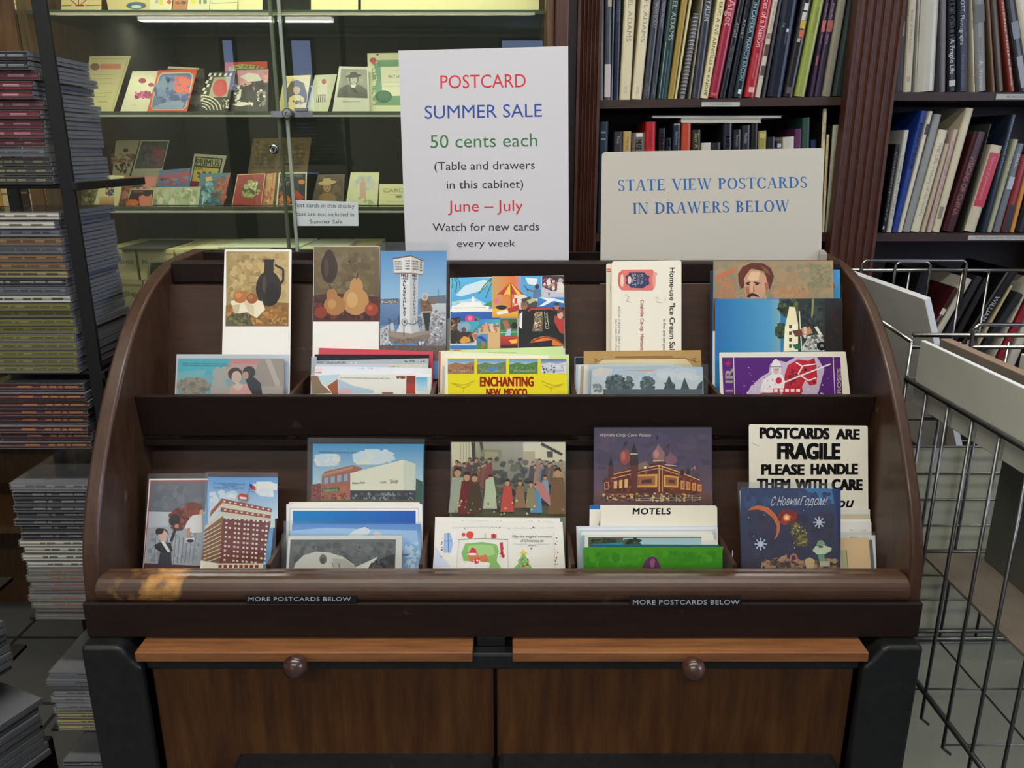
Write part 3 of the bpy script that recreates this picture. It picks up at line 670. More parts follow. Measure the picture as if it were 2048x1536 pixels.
# third bin
collage = [G('5cb4e0', '4aa6dc', 222, 202, 526, 430), P('cfe6f0', 260, 330, 330, 260, 470, 215, 520, 240, 440, 300, 300, 340), P('a8d8ec', 230, 380, 400, 350, 500, 400, 240, 420), LN('2c6e4a', 7, 250, 202, 270, 240, 262, 310), LN('2c6e4a', 6, 270, 204, 290, 240, 294, 290), LN('2c6e4a', 6, 236, 206, 240, 250, 232, 280), LN('2e7a4e', 8, 526, 205, 470, 260, 430, 320), LN('2e7a4e', 7, 526, 240, 500, 300, 480, 350), LN('2e7a4e', 6, 526, 220, 460, 290), P('4c8a48', 470, 400, 526, 370, 526, 415, 480, 420),
    G('2a63b8', '1f56a8', 222, 452, 586, 520), P('f4f2ea', 228, 410, 270, 405, 290, 385, 440, 378, 460, 405, 510, 412, 495, 445, 240, 456), P('f4f2ea', 375, 378, 382, 340, 395, 340, 402, 378), P('ecc83c', 262, 392, 280, 378, 300, 392), LN('8a98a8', 3, 250, 425, 480, 420), 
    GH('caa464', 'e8742c', 528, 192, 690, 495), GH('e8742c', '56a8dc', 690, 190, 760, 300), P('56a4d8', 740, 190, 888, 188, 888, 355, 800, 355, 740, 300), P('e4eef2', 770, 200, 860, 210, 850, 260, 790, 250), 
    P('c8342c', 560, 330, 660, 240, 770, 330, 740, 322, 712, 332, 690, 322, 662, 332, 636, 322, 610, 332, 588, 322), P('f2c838', 610, 332, 660, 242, 662, 332, 636, 322), P('f2c838', 712, 332, 662, 242, 740, 322), LN('2a2420', 6, 664, 240, 670, 492), G('f0c040', 'd89a38', 528, 430, 720, 495), E('1c1a1c', 596, 420, 40, 16), P('b03430', 640, 430, 720, 400, 730, 440, 650, 462), P('f0ece4', 560, 450, 640, 440, 646, 462, 566, 474), E('e86a8c', 560, 372, 18), E('f0f0ec', 700, 372, 22), P('d04038', 690, 352, 712, 352, 712, 392, 690, 392),
    P('4a4640', 740, 360, 800, 340, 860, 380, 855, 430, 760, 430), P('5a7a9c', 830, 290, 880, 285, 888, 350, 826, 350), E('3a2c28', 856, 268, 16, 18), LN('8a5a44', 8, 780, 285, 840, 305), LN('2a2422', 4, 765, 260, 790, 300), P('b8b890', 780, 370, 830, 350, 850, 370, 800, 395),
    R('3a2c34', 893, 190, 1054, 345), D('7a4a50 c88a7a d8407c e8dcd4 2a2024 94606c', 60, 894, 200, 1052, 300, 15, 3), P('c8c4cc', 893, 270, 960, 300, 1052, 290, 1052, 345, 893, 345), P('e4dcd0', 1005, 235, 1035, 230, 1052, 260, 1052, 310, 1000, 310), E('b4b0b0', 1028, 222, 18, 16), R('24401c', 938, 310, 948, 332),
    G('4a94cc', '2e6cb4', 860, 345, 1056, 420), P('e8f0f4', 870, 345, 960, 350, 1050, 372, 1054, 390, 980, 372, 900, 410, 866, 414, 930, 370), P('2e6cb4', 960, 380, 1054, 396, 1054, 418, 900, 418),
    P('1c1a1e', 720, 440, 800, 420, 1056, 420, 1058, 718, 720, 718), LN('b83c34', 14, 790, 450, 810, 432, 960, 428, 985, 450), P('14181a', 800, 445, 985, 440, 1010, 610, 790, 640), P('6c7060', 845, 450, 900, 450, 895, 595, 820, 595), D('c8a84c b84438 3a4a44 e0d8b8 202420', 90, 828, 450, 898, 592, 7, 4), LN('d8d8b0', 3, 910, 450, 920, 575, 942, 575, 928, 450), D('c8a84c e0d8b8', 20, 912, 460, 936, 570, 4, 5),
    P('efeae4', 728, 470, 752, 450, 760, 560, 745, 580, 725, 560), P('18161a', 750, 450, 785, 460, 790, 600, 740, 640, 722, 600, 745, 570), E('9c6a54', 762, 412, 24, 26), P('8a5a48', 738, 385, 780, 382, 785, 400, 740, 410), P('b43a30', 985, 480, 1056, 500, 1054, 620, 1020, 600, 980, 520), E('d8a890', 1025, 475, 22, 28), P('7c3a2c', 1000, 440, 1030, 425, 1056, 450, 1050, 490, 1040, 450, 1008, 470), E('b07e68', 1000, 420, 16, 20), E('3a3c44', 1000, 395, 20, 12),
    P('e07a2c', 780, 700, 830, 650, 900, 628, 970, 640, 1020, 668, 1050, 700), P('9c4a28', 800, 680, 860, 640, 930, 630, 1000, 650, 1050, 690, 1050, 700, 980, 656, 900, 640, 830, 660), P('2a1c28', 720, 690, 965, 658, 970, 700, 720, 718),
    P('2c2420', 222, 500, 290, 490, 300, 560, 260, 690, 222, 690), D('5c4434 8c6448 3a2c20 c09070', 50, 222, 495, 300, 600, 12, 6), E('d83c7c', 366, 505, 36, 30), E('f078a0', 366, 500, 16), E('c87a3c', 425, 545, 20, 28), P('4c8c4c', 400, 480, 440, 500, 420, 520), GH('3aa0b4', '44a8bc', 300, 520, 440, 600), E('8aa8c0', 322, 565, 50, 34, -10), E('6c4a38', 320, 585, 18, 20), P('3a2a26', 270, 600, 370, 600, 400, 670, 270, 690), P('d89a44', 290, 660, 320, 630, 360, 640, 372, 665, 330, 685, 296, 680), LN('8a5430', 8, 350, 640, 430, 560), P('c46a3c', 385, 620, 420, 610, 420, 650, 400, 650),
    GH('3a86c8', '44b0b4', 430, 505, 584, 560), P('d8b07a', 430, 575, 584, 565, 584, 720, 497, 722, 497, 620, 430, 612), D('c87a5c 9c5a48 b04a50 5c7a8c e0b890', 36, 440, 530, 580, 610, 13, 7), P('d2a880', 466, 560, 485, 525, 498, 560, 490, 600, 460, 605), P('e0c0a0', 505, 555, 530, 530, 540, 580, 560, 600, 520, 600),
    R('3c6440', 588, 500, 712, 628), R('3c8a50', 588, 582, 712, 628), LN('e0e4dc', 4, 588, 605, 712, 600), E('1c2420', 690, 552, 22, 24), P('a86c50', 600, 520, 640, 510, 660, 570, 630, 600), P('a8c8e0', 640, 580, 668, 575, 662, 628, 622, 628), 
    G('c83a2c', '7a2a24', 588, 632, 716, 715), P('f2b83c', 650, 660, 712, 650, 712, 680, 670, 685), R('3c2020', 590, 695, 716, 716),
    G('4a98d4', '3474b4', 416, 620, 492, 680), R('4c8438', 416, 680, 492, 722), P('2c4a90', 418, 640, 450, 625, 488, 660, 480, 675, 440, 650), P('a8705c', 450, 670, 475, 668, 468, 720, 455, 720), R('c0d4dc', 222, 684, 412, 700), R('3a78b8', 222, 698, 412, 722)]
P_('colourful painted resort collage postcard with a cruise ship and a casino table', 'C2', [(220, 203), (1054, 185), (1062, 760), (218, 760)], 1.100, UL, 'e8e4da', collage, floor=UF, r=.001)
P_('white card edge behind the left side of the resort collage postcard', 'C2', [(199, 500), (225, 500), (222, 760), (197, 760)], 1.106, UL, 'efeadd', floor=UF)
P_('pale green card behind the yellow souvenir postcard', 'C2', [(155, 738), (1048, 703), (1060, 1050), (150, 1050)], 1.066, 12, 'cfe6a0', [T('Houses of Government', 498, 758, 205, 14, '7a8a60'), R('c83a2c', 242, 731, 300, 735)], floor=UF)
P_('cream card with a red edge behind the yellow souvenir postcard', 'C2', [(138, 742), (945, 768), (945, 1050), (132, 1050)], 1.058, 12, 'f1ecd8', [P('c44a3c', 139, 745, 152, 745, 146, 1045, 134, 1045)], floor=UF)
P_('second pale green card just behind the yellow souvenir postcard', 'C2', [(250, 770), (1090, 764), (1094, 1050), (240, 1050)], 1.050, 11, 'd6e8b0', floor=UF)
P_('white edged card between the pale green cards and the yellow souvenir postcard', 'C2', [(165, 770), (940, 772), (940, 1050), (160, 1050)], 1.042, 11, 'f3efe2', [P('c2cde6', 165, 850, 182, 850, 180, 1048, 162, 1048)], floor=UF)
P_('yellow souvenir postcard with red lettering and four small desert views', 'C2', [(185, 792), (1072, 794), (1078, 1060), (176, 1060)], 1.032, 10, 'f3e21c', [R('f6f2e2', 186, 793, 204, 1055)] +
    [it for x0, x1, sky, land, lab in ((203, 397, '5c98c4', 'a87a54', 'ORGAN MT.'), (418, 629, '5a94c0', '6c8a5c', 'THE RIO GRANDE'), (652, 861, '5c98c8', '5c8848', 'SACRAMENTO'), (884, 1070, '4c6ca4', 'd8d8dc', 'WHITE SANDS'))
     for it in (G(sky, 'c4d8e4', x0, 798, x1, 850), P(land, x0, 840, x0 + 60, 822, x0 + 120, 836, x1, 815, x1, 905, x0, 905), D({'a87a54': '8a6040 b88a60 70543c', '6c8a5c': '54744c 88a070 a07058', '5c8848': '4a7a3c 7a9c58', 'd8d8dc': 'c0c4cc 3a4450 e8e8ec'}[land], 40, x0 + 2, 840, x1 - 2, 903, 10, 3), T(lab, x0 + 30, 891, x1 - x0 - 50, 14, 'f4f0e8', 0, .03))] +
    [P('5c8cbc', 480, 866, 560, 850, 580, 870, 520, 890), T('ENCHANTING', 441, 995, 388, 66, 'd84420', 0, .05), T('NEW  MEXICO', 486, 1068, 296, 54, 'd84420', 0, .05), LN('d8b428', 4, 225, 970, 300, 985, 340, 980, 400, 955), LN('d8b428', 4, 240, 980, 320, 1005, 370, 980), LN('d8b428', 4, 320, 1005, 318, 1040), LN('d8b428', 4, 1055, 975, 985, 990, 930, 975, 885, 955), LN('d8b428', 4, 1040, 985, 960, 1008, 910, 985), LN('d8b428', 4, 955, 1005, 960, 1040)], floor=UF)
# fourth bin
P_('cream card with a red mark behind the salt advertising card', 'C2', [(1362, 100), (1700, 95), (1700, 760), (1362, 760)], 1.104, UL, 'e9e1cd', [R('d85a50', 1364, 137, 1398, 146), R('d85a50', 1364, 152, 1398, 160), R('d88a80', 1392, 248, 1397, 305)], floor=UF, r=.003)
P_('cream salt advertising card turned sideways with a red can and vertical lettering', 'C2', [(1403, 82), (1912, 74), (1912, 760), (1400, 760)], 1.097, UL, 'ece5d2', [
    P('e07468', 1480, 145, 1700, 142, 1712, 160, 1712, 280, 1700, 297, 1476, 296, 1455, 270, 1452, 170), E('d86258', 1466, 220, 18, 62), E('eac8b8', 1478, 224, 13, 50), E('e89a8c', 1712, 220, 12, 62), E('e8a89a', 1722, 176, 14, 14), P('2c3864', 1530, 165, 1640, 163, 1660, 185, 1680, 190, 1672, 220, 1680, 250, 1655, 262, 1630, 280, 1540, 275, 1525, 255, 1502, 245, 1512, 220, 1502, 190, 1522, 182), E('e8c8b8', 1532, 220, 14, 30),
    T('SALT', 1552, 172, 92, 28, 'f0ece0', 90, .02), T('CRYSTAL', 1590, 176, 78, 16, 'f0ece0', 90, .01), T('ROYAL', 1612, 176, 80, 20, 'f0ece0', 90, .01), E('b83838', 1652, 216, 8, 8),
    T('Home-use "Ice Cream Salt"', 1826, 130, 640, 38, '2a2a2e', 90, .02), T('In five and ten pound', 1778, 505, 262, 20, '3a3a40', 90), T('Coalville Co-op. Mercantile', 1612, 365, 400, 24, 'd8343c', 90, .01), T('ROYAL CRYSTAL SALT CO.', 1450, 415, 330, 14, '6a6a68', 90), T('SALT LAKE CITY, UTAH', 1428, 505, 240, 12, '7a7a76', 90), LN('b8b4a8', 3, 1500, 330, 1530, 345, 1510, 370, 1545, 385), LN('b8b4a8', 3, 1720, 345, 1745, 350, 1730, 380, 1770, 385), LN('b8b4a8', 3, 1795, 340, 1790, 375)], floor=UF, r=.004)
P_('navy card edge at the left of the tan framed card', 'C2', [(1132, 780), (1260, 780), (1260, 1050), (1128, 1050)], 1.070, 12, '1e2638', [LN('d8dce4', 4, 1133, 783, 1258, 783), LN('d8dce4', 4, 1134, 783, 1130, 1040)], floor=UF)
P_('tan kraft card with an ornate scrolled cream frame in the fourth upper bin', 'C3', [(-42, 724), (757, 718), (768, 1020), (-46, 1020)], 1.060, 12, 'b8945a', [P('8a6234', 175, 760, 560, 757, 570, 768, 170, 772), P('d8c8a0', 40, 830, 70, 800, 90, 782, 650, 776, 672, 794, 700, 826, 700, 900, 40, 900), LN('6a4a28', 3, 20, 800, 60, 790, 90, 778, 650, 772, 690, 788, 740, 800), LN('6a4a28', 3, 30, 812, 50, 780, 30, 775, 45, 805), LN('6a4a28', 3, 720, 806, 700, 776, 725, 772, 710, 800)], floor=UF)
for i, (x0, y, c) in enumerate(((1140, 838, 'b8cfe4'), (1158, 842, 'e6e8ec'), (1178, 846, 'b9a894'), (1200, 848, 'e9e4d6'), (1222, 850, 'cfdbe2'))):
    P_('pale card edge behind the tree view postcard, %s from the left of the fanned edges' % ('first', 'second', 'third', 'fourth', 'fifth')[i], 'C2', [(x0, y), (x0 + 700, y - 4), (x0 + 700, 1050), (x0 - 8, 1050)], 1.052 - i * .0032, 11, c, floor=UF, group='fanned card edges in the fourth bin')
P_('sleeved pale postcard of trees under a cloudy sky, front of the fourth upper bin', 'C3', [(12, 830), (770, 836), (775, 1030), (5, 1030)], 1.031, 10, 'cfdde4', [G('b8cfe0', 'e4e0d4', 14, 832, 768, 1025), D('e0e4e6 c4d4e0 e8dcd4 d4dce0', 60, 16, 834, 766, 940, 34, 2, 2.2), P('d8b8a8', 200, 855, 460, 850, 420, 865), DE('5c6c70 4c5c60 6c7c7c 3e4e52', 150, 95, 880, 310, 1012, 17, 3), DE('55666a 475a5c 6a7a7a', 110, 340, 895, 445, 1012, 14, 4), P('3e5258', 540, 888, 590, 1010, 492, 1010), P('3e5258', 645, 903, 690, 1010, 610, 1010), P('3e5258', 768, 925, 768, 1010, 715, 1010, 740, 950), D('4a5e62 3a4c50', 50, 500, 930, 585, 1010, 9, 6), D('7c888a 8c9694', 40, 16, 940, 90, 1012, 11, 7), R('5c686a', 90, 985, 768, 1026)], floor=UF, sleeve=[(-10, 806), (806, 812), (808, 1030), (-15, 1030)])
# fifth bin
P_('blue card behind the painted portrait of a moustached man, showing at its right', 'C3', [(1600, 168), (1706, 168), (1710, 500), (1600, 500)], 1.118, UL, '3f94c4', [P('a05038', 1660, 260, 1676, 270, 1668, 300, 1658, 290)], floor=UF)
P_('dark blue card edge left of the painted portrait of a moustached man', 'C3', [(820, 175), (860, 175), (860, 600), (820, 600)], 1.120, UL, '1f4a78', floor=UF)
P_('painted postcard portrait of a moustached man with brown hair on a blurred background', 'C3', [(842, 110), (1660, 105), (1662, 420), (840, 420)], 1.110, UL, 'a08464', [GH('8a8468', 'a88c68', 843, 111, 1658, 400), D('94886a a0845f a98a64 a08c6c 8c8264', 300, 846, 112, 1656, 400, 24, 3, 1.4), P('c46a48', 850, 230, 900, 190, 980, 160, 985, 185, 920, 215, 860, 245), D('ac7a54 b47a52 a0785a', 60, 850, 200, 1010, 400, 18, 4), D('b68a5c b08256', 40, 1250, 270, 1500, 400, 22, 5), D('84825f 8a8668 80795a', 60, 1480, 112, 1656, 300, 18, 6),
    P('5c2e22', 1015, 260, 1010, 200, 1040, 150, 1100, 122, 1180, 124, 1235, 160, 1256, 215, 1240, 270, 1225, 310, 1205, 250, 1190, 180, 1100, 160, 1060, 210, 1050, 290, 1030, 300), P('c89878', 1050, 230, 1090, 170, 1150, 172, 1200, 210, 1215, 280, 1190, 340, 1180, 400, 1080, 400, 1060, 330), P('e0b890', 1075, 230, 1100, 185, 1160, 182, 1150, 240, 1100, 245), P('a8644c', 1060, 290, 1085, 280, 1090, 350, 1070, 340), P('a8644c', 1190, 260, 1215, 250, 1220, 290, 1200, 320), LN('4a2a22', 9, 1062, 262, 1092, 254), LN('4a2a22', 9, 1118, 254, 1160, 262), E('2a1a18', 1078, 268, 10, 6), E('2a1a18', 1138, 268, 11, 6), P('d8a884', 1096, 258, 1112, 258, 1118, 316, 1096, 316), P('9c5c44', 1115, 270, 1124, 318, 1112, 322), P('261a1a', 1066, 352, 1085, 334, 1108, 328, 1135, 336, 1158, 356, 1130, 352, 1108, 346, 1085, 360), P('c8a080', 1195, 330, 1215, 400, 1180, 400), P('6c2c22', 1020, 180, 1060, 150, 1090, 150, 1050, 200, 1030, 240), P('8a4a34', 1160, 140, 1210, 165, 1235, 210, 1200, 190)], floor=UF)
P_('brown edged card standing just behind the sideways street postcard', 'C3', [(838, 365), (880, 365), (880, 760), (836, 760)], 1.0865, UL, '6e5440', floor=UF)
P_('white card edge left of the purple knight card, in the rightmost upper bin', 'C3', [(824, 588), (900, 586), (900, 1020), (832, 1020)], 1.0725, UL, 'e7e2d6', floor=UF)
P_('sideways postcard of a sunny street with blue sky, palm trees and a white vehicle', 'C3', [(855, 368), (1722, 364), (1724, 780), (855, 780)], 1.080, UL, '2a7ab0', [GH('1f6ca8', '4c98c0', 857, 370, 1230, 760), GH('4c98c0', '7ca8a8', 1228, 370, 1300, 760), P('3a4a34', 1290, 368, 1525, 366, 1520, 560, 1440, 580, 1300, 470), DE('2c3c24 4a5a34 5c6c40 1c2818', 190, 1275, 370, 1520, 480, 19, 2), DE('33442c 46563a 20301c', 90, 1262, 530, 1345, 640, 15, 3), P('ece0b4', 1360, 420, 1400, 425, 1420, 540, 1420, 725, 1320, 728, 1330, 560), P('f4ecc8', 1330, 560, 1420, 540, 1420, 725, 1325, 728)] +
    [R('4c5a3c', 1358 + 0, 545 + 44 * i, 1378, 570 + 44 * i) for i in range(4)] + [P('2c3430', 1420, 368, 1605, 366, 1605, 728, 1420, 728), D('1c2424 3c4440', 60, 1440, 380, 1600, 560, 18, 5), LN('dcd8bc', 8, 1428, 450, 1445, 725), P('8c8c58', 1515, 368, 1530, 368, 1522, 480, 1508, 500), P('c88858', 1440, 570, 1500, 560, 1520, 600, 1455, 625), P('6a3c30', 1380, 585, 1440, 575, 1450, 620, 1400, 625), P('d8c4a8', 1455, 560, 1475, 556, 1480, 605, 1460, 610), P('e8e4d4', 1530, 560, 1550, 555, 1590, 620, 1580, 640), P('c8c8c0', 1490, 620, 1580, 610, 1600, 725, 1440, 725), D('8a9090 e4e4dc 5c6464 b0a890', 60, 1445, 600, 1600, 720, 13, 6), P('2c6450', 1380, 680, 1440, 672, 1440, 710, 1400, 712), E('141618', 1578, 690, 32, 30), E('8a8e8c', 1582, 688, 12, 11), R('22201e', 1605, 366, 1722, 776), D('3c1c1c 2c2826 5c2020', 30, 1610, 440, 1716, 720, 9, 8)], floor=UF)
P_('purple card of a knight with a lance riding a red horse', 'C3', [(862, 734), (1746, 728), (1778, 1040), (878, 1040)], 1.031, 9, 'ece4d0', [P('5a2578', 900, 768, 1708, 764, 1724, 1036, 912, 1036), LN('ece4d0', 5, 980, 768, 988, 1036), LN('ece4d0', 5, 1660, 764, 1672, 1036), P('c82c3c', 942, 784, 948, 800, 964, 803, 952, 813, 956, 828, 943, 820, 930, 829, 934, 814, 922, 804, 938, 800), T('II IR', 975, 1034, 190, 50, 'ece4d0', -90, .05), T('ROSES', 1713, 1012, 168, 26, 'ece4d0', -90, .05),
    P('c9b8cc', 1060, 1036, 1100, 960, 1170, 900, 1220, 870, 1230, 810, 1300, 790, 1340, 800, 1400, 766, 1550, 766, 1600, 850, 1560, 1000, 1540, 1036), D('e8dcd4 5a2578 9a7aac', 60, 1040, 800, 1640, 1036, 6, 4), P('c42838', 1330, 880, 1350, 820, 1420, 780, 1490, 790, 1530, 770, 1545, 820, 1550, 900, 1545, 950, 1500, 960, 1470, 920, 1450, 960, 1440, 1036, 1310, 1036, 1320, 950), P('8c1c2c', 1350, 900, 1380, 850, 1420, 860, 1400, 930, 1360, 980), P('8c1c2c', 1500, 800, 1525, 790, 1520, 830), LN('f0e8e0', 9, 1405, 800, 1450, 830, 1420, 880, 1490, 925, 1545, 905), LN('f0e8e0', 8, 1450, 825, 1540, 812), E('2a1430', 1470, 852, 11, 8), E('4a1020', 1530, 935, 8, 6), D('a82030 d43848', 40, 1330, 830, 1440, 1000, 9, 5),
    P('f0e8e4', 1235, 830, 1245, 795, 1268, 775, 1295, 795, 1305, 830, 1300, 880, 1240, 880), LN('4a2468', 4, 1232, 832, 1308, 832), P('d8b8a8', 1250, 840, 1292, 840, 1288, 872, 1270, 885, 1252, 872), LN('4a2468', 3, 1255, 850, 1285, 850), P('f0e8e4', 1180, 920, 1240, 882, 1310, 882, 1330, 930, 1320, 1000, 1210, 1010, 1160, 1000), D('8a70a0 c8b8d0', 26, 1175, 890, 1320, 1000, 5, 6), E('c82c3c', 1288, 925, 22, 22), LN('f0e8e0', 10, 1250, 968, 1440, 890, 1640, 812), R('c42838', 1250, 978, 1450, 1005)] + [R('f0e8e0', 1255 + 38 * i, 982, 1280 + 38 * i, 1002) for i in range(5)] + [P('c42838', 1180, 1010, 1300, 1008, 1300, 1036, 1080, 1036)], floor=UF, r=.002)

# ================================================================== lower tray, left to right
LL = 16
P_('sleeved red bordered postcard of a doll child and a teddy bear on grey drapery', 'C4', [(157, 382), (545, 380), (500, 990), (114, 990)], .958, 17, 'efe9e4', [P('c04c3c', 166, 392, 545, 390, 542, 402, 172, 404, 122, 985, 116, 985), P('6a6d74', 172, 402, 545, 400, 520, 600, 155, 596), P('a8acb2', 155, 594, 530, 605, 500, 960, 130, 940), P('c0c4c8', 155, 596, 300, 600, 280, 690, 150, 700), D('9a9ea6 b8bcc2 8a8e96', 60, 140, 700, 500, 930, 18, 4), D('6e7178 646770 767a82', 60, 175, 405, 520, 590, 30, 6)] + [LN('7d828a', 6, 200 + 26 * i, 760, 190 + 25 * i, 930) for i in range(11)] + [P('4a2a26', 112, 985, 128, 930, 500, 948, 495, 985), DE('8a3c1c 6e2e18 a04a24 5a2416', 110, 285, 570, 420, 720, 19, 7), DE('8a3c1c 702f18 9c4824', 80, 380, 535, 505, 630, 18, 8), E('7a3418', 440, 560, 34, 28), E('241a18', 325, 650, 36, 40, 30), P('e4e0dc', 400, 670, 440, 620, 500, 610, 505, 730, 440, 735, 390, 700), E('d8b098', 500, 600, 14, 18), P('c08c74', 405, 700, 425, 700, 420, 770, 405, 770), P('e8e4e0', 395, 770, 450, 765, 455, 790, 400, 796), E('1a1818', 425, 785, 26, 10),
    E('2a2224', 240, 730, 40, 26), E('d8b0a0', 248, 752, 32, 36), E('2a2224', 226, 722, 26, 20), P('1c1c22', 195, 810, 240, 790, 300, 800, 312, 850, 250, 870, 200, 835), LN('1c1c22', 18, 300, 790, 332, 700), E('c88c74', 338, 690, 14), P('e8e4e0', 235, 790, 255, 785, 290, 840, 295, 855, 280, 860), P('33363e', 230, 860, 300, 860, 305, 940, 215, 945)], floor=LF, sleeve=[(150, 348), (540, 345), (500, 990), (112, 990)])
P_('sleeved postcard of a tall red brick hotel under a blue sky with a flag', 'C4', [(542, 370), (1003, 382), (940, 990), (490, 990)], .949, 16, '6aa4d4', [G('5a9cd8', 'c8dce4', 541, 372, 998, 640), D('e4e8e4 d4e0e8 c4d8e4', 40, 545, 450, 740, 600, 26, 3, 1.6), DE('eceae0 dce4e8', 36, 830, 400, 990, 500, 22, 4, 1.5), G('c8dce0', 'd4e0d4', 540, 600, 975, 700),
    P('7c3a34', 600, 635, 950, 655, 900, 930, 610, 930), P('8c6248', 520, 700, 640, 620, 612, 930, 498, 910), P('d8d0b8', 520, 690, 625, 600, 950, 630, 948, 660, 640, 622, 520, 712), P('a04a40', 630, 510, 955, 575, 952, 602, 632, 540), P('dcd4bc', 628, 536, 952, 600, 950, 622, 624, 570, 545, 640, 545, 610), P('a04a40', 624, 568, 950, 620, 948, 640, 622, 595), P('a04a40', 560, 590, 630, 510, 632, 540, 550, 632)] +
    [R('e4dcc8', 640 + 36 * i, 524 + 6.6 * i, 654 + 36 * i, 534 + 6.6 * i) for i in range(9)] + [R('e4dcc8', 645 + 36 * i, 580 + 5 * i, 659 + 36 * i, 590 + 5 * i) for i in range(8)] +
    [P('e8dcc4', 650 + 30 * i + (0 if i % 2 else 6) - 1.6 * j, 632 + 30 * j + 2.2 * i, 664 + 30 * i + (0 if i % 2 else 6) - 1.6 * j, 633 + 30 * j + 2.2 * i, 663 + 30 * i + (0 if i % 2 else 6) - 1.6 * j, 645 + 30 * j + 2.2 * i, 649 + 30 * i + (0 if i % 2 else 6) - 1.6 * j, 644 + 30 * j + 2.2 * i) for i in range(10) for j in range(10) if i not in (1, 8) or j % 2 == 0] +
    [LN('d8c8a0', 5, 516, 735 + 24 * j, 630, 670 + 27 * j) for j in range(9)] + [P('ded8c0', 498, 910, 612, 930, 905, 930, 900, 985, 492, 985)] + [P('8c3a34', 612 + 34 * i, 938, 636 + 34 * i, 938, 634 + 34 * i, 958, 612 + 34 * i, 958) for i in range(8)] + [P('b84a44', 736, 490, 760, 474, 805, 484, 800, 522, 740, 512), P('dcd0c0', 750, 495, 795, 500, 795, 515, 750, 510), P('c83c40', 815, 412, 850, 430, 855, 456, 822, 444), P('2c3c70', 813, 410, 832, 420, 834, 442, 818, 436), LN('5a5a60', 3, 815, 440, 800, 480),
     T('U.S. Hotel and Tower Building, Hotel', 580, 414, 205, 12, '20508c', 2), T('The Center', 640, 428, 90, 12, '20508c', 2), T('Chamber of Mine   "Desert City"', 580, 444, 200, 12, '20508c', 1)], floor=LF, sleeve=[(528, 336), (1030, 342), (975, 990), (480, 990)])
P_('sleeved postcard of a street corner with a brick shop and a white storefront', 'C4', [(1222, 155), (1942, 156), (1935, 700), (1208, 700)], .9875, 13, '4c9ac4', [G('3f93c4', 'bcd8e0', 1223, 157, 1938, 420), DE('dce4e0 c8dce4 e8e4d8', 50, 1230, 220, 1400, 300, 24, 2, 1.6), DE('e4e4d4 d0e0e4', 60, 1480, 190, 1760, 290, 28, 3, 1.5), P('a86a58', 1280, 360, 1300, 335, 1480, 292, 1540, 310, 1540, 525, 1275, 525), P('c08c74', 1280, 352, 1480, 300, 1480, 318, 1282, 368)] + [P('8cb0cc', 1296 + 42 * i, 376 - 7 * i, 1322 + 42 * i, 371 - 7 * i, 1322 + 42 * i, 412 - 6 * i, 1296 + 42 * i, 416 - 6 * i) for i in range(4)] + [P('38683c', 1282, 448, 1395, 436, 1395, 462, 1282, 472), T('MEZZIGAN\'S', 1292, 466, 90, 13, 'd8dca0', -3), P('c0704c', 1395, 436, 1440, 430, 1440, 460, 1395, 464), D('8a3c34 c87a4c 5c3a34 a85a44', 60, 1275, 472, 1450, 525, 9, 4), P('ece8d0', 1465, 345, 1810, 258, 1812, 460, 1465, 458), P('d8dcc8', 1810, 258, 1890, 285, 1890, 470, 1812, 460), R('3c3c44', 1465, 458, 1890, 530), D('2a2c34 5c6068 8c9498', 60, 1470, 462, 1885, 526, 12, 5), T('Mission State', 1478, 418, 84, 14, '4a4644', -4, .02), T('Gift', 1660, 412, 40, 13, '4a4644', -4, .02), T('Shop', 1722, 412, 52, 24, 'a05c50', -6, .02, .2), P('8c4440', 1210, 420, 1275, 410, 1275, 525, 1208, 525), D('6c3834 a85a50', 24, 1212, 420, 1272, 520, 10, 6), P('38604c', 1892, 380, 1935, 400, 1933, 525, 1890, 525), R('4a5a50', 1209, 520, 1933, 560), T('Modern Stores of Main Street, Texas', 1262, 212, 245, 11, '1f4a70', 1)], floor=LF, sleeve=[(1188, 115), (1952, 122), (1945, 700), (1175, 700)])
P_('cream card edge behind the white card with a blue panel in the lower tray', 'C4', [(1066, 532), (1915, 535), (1912, 990), (1055, 990)], .966, LL, 'f0e8d0', floor=LF)
P_('white card with a wide bright blue panel, behind the pale blue rounded card', 'C4', [(1048, 545), (1932, 545), (1940, 990), (1035, 990)], .955, LL, 'f0ece6', [P('b8c0c4', 1072, 572, 1910, 572, 1918, 985, 1060, 985), P('f4f0ea', 1076, 576, 1906, 576, 1914, 985, 1066, 985), GH('1f86c4', '2a5cb4', 1090, 590, 1890, 760)], floor=LF, r=.002)
P_('sleeved pale blue rounded card with a sleeping white bird, behind the sleeping face photo', 'C4', [(1085, 674), (1922, 680), (1930, 990), (1065, 990)], .938, LL, '5c98dc', [G('5a94dc', 'c4ddf4', 1086, 676, 1924, 980), P('a8ccf0', 1075, 720, 1300, 700, 1900, 720, 1926, 980, 1070, 980), P('e4ecf4', 1450, 750, 1500, 710, 1560, 695, 1600, 715, 1580, 745, 1480, 760), P('e8d4d8', 1610, 740, 1630, 720, 1665, 735, 1670, 755, 1620, 755), LN('4c84c8', 4, 1500, 710, 1560, 690, 1600, 712), D('8cbcec cfe4f8', 50, 1800, 780, 1922, 975, 24, 3), P('5a94d4', 1805, 870, 1860, 868, 1840, 884, 1806, 884)], floor=LF, r=.012, sleeve=[(1025, 655), (1928, 665), (1935, 990), (1015, 990)])
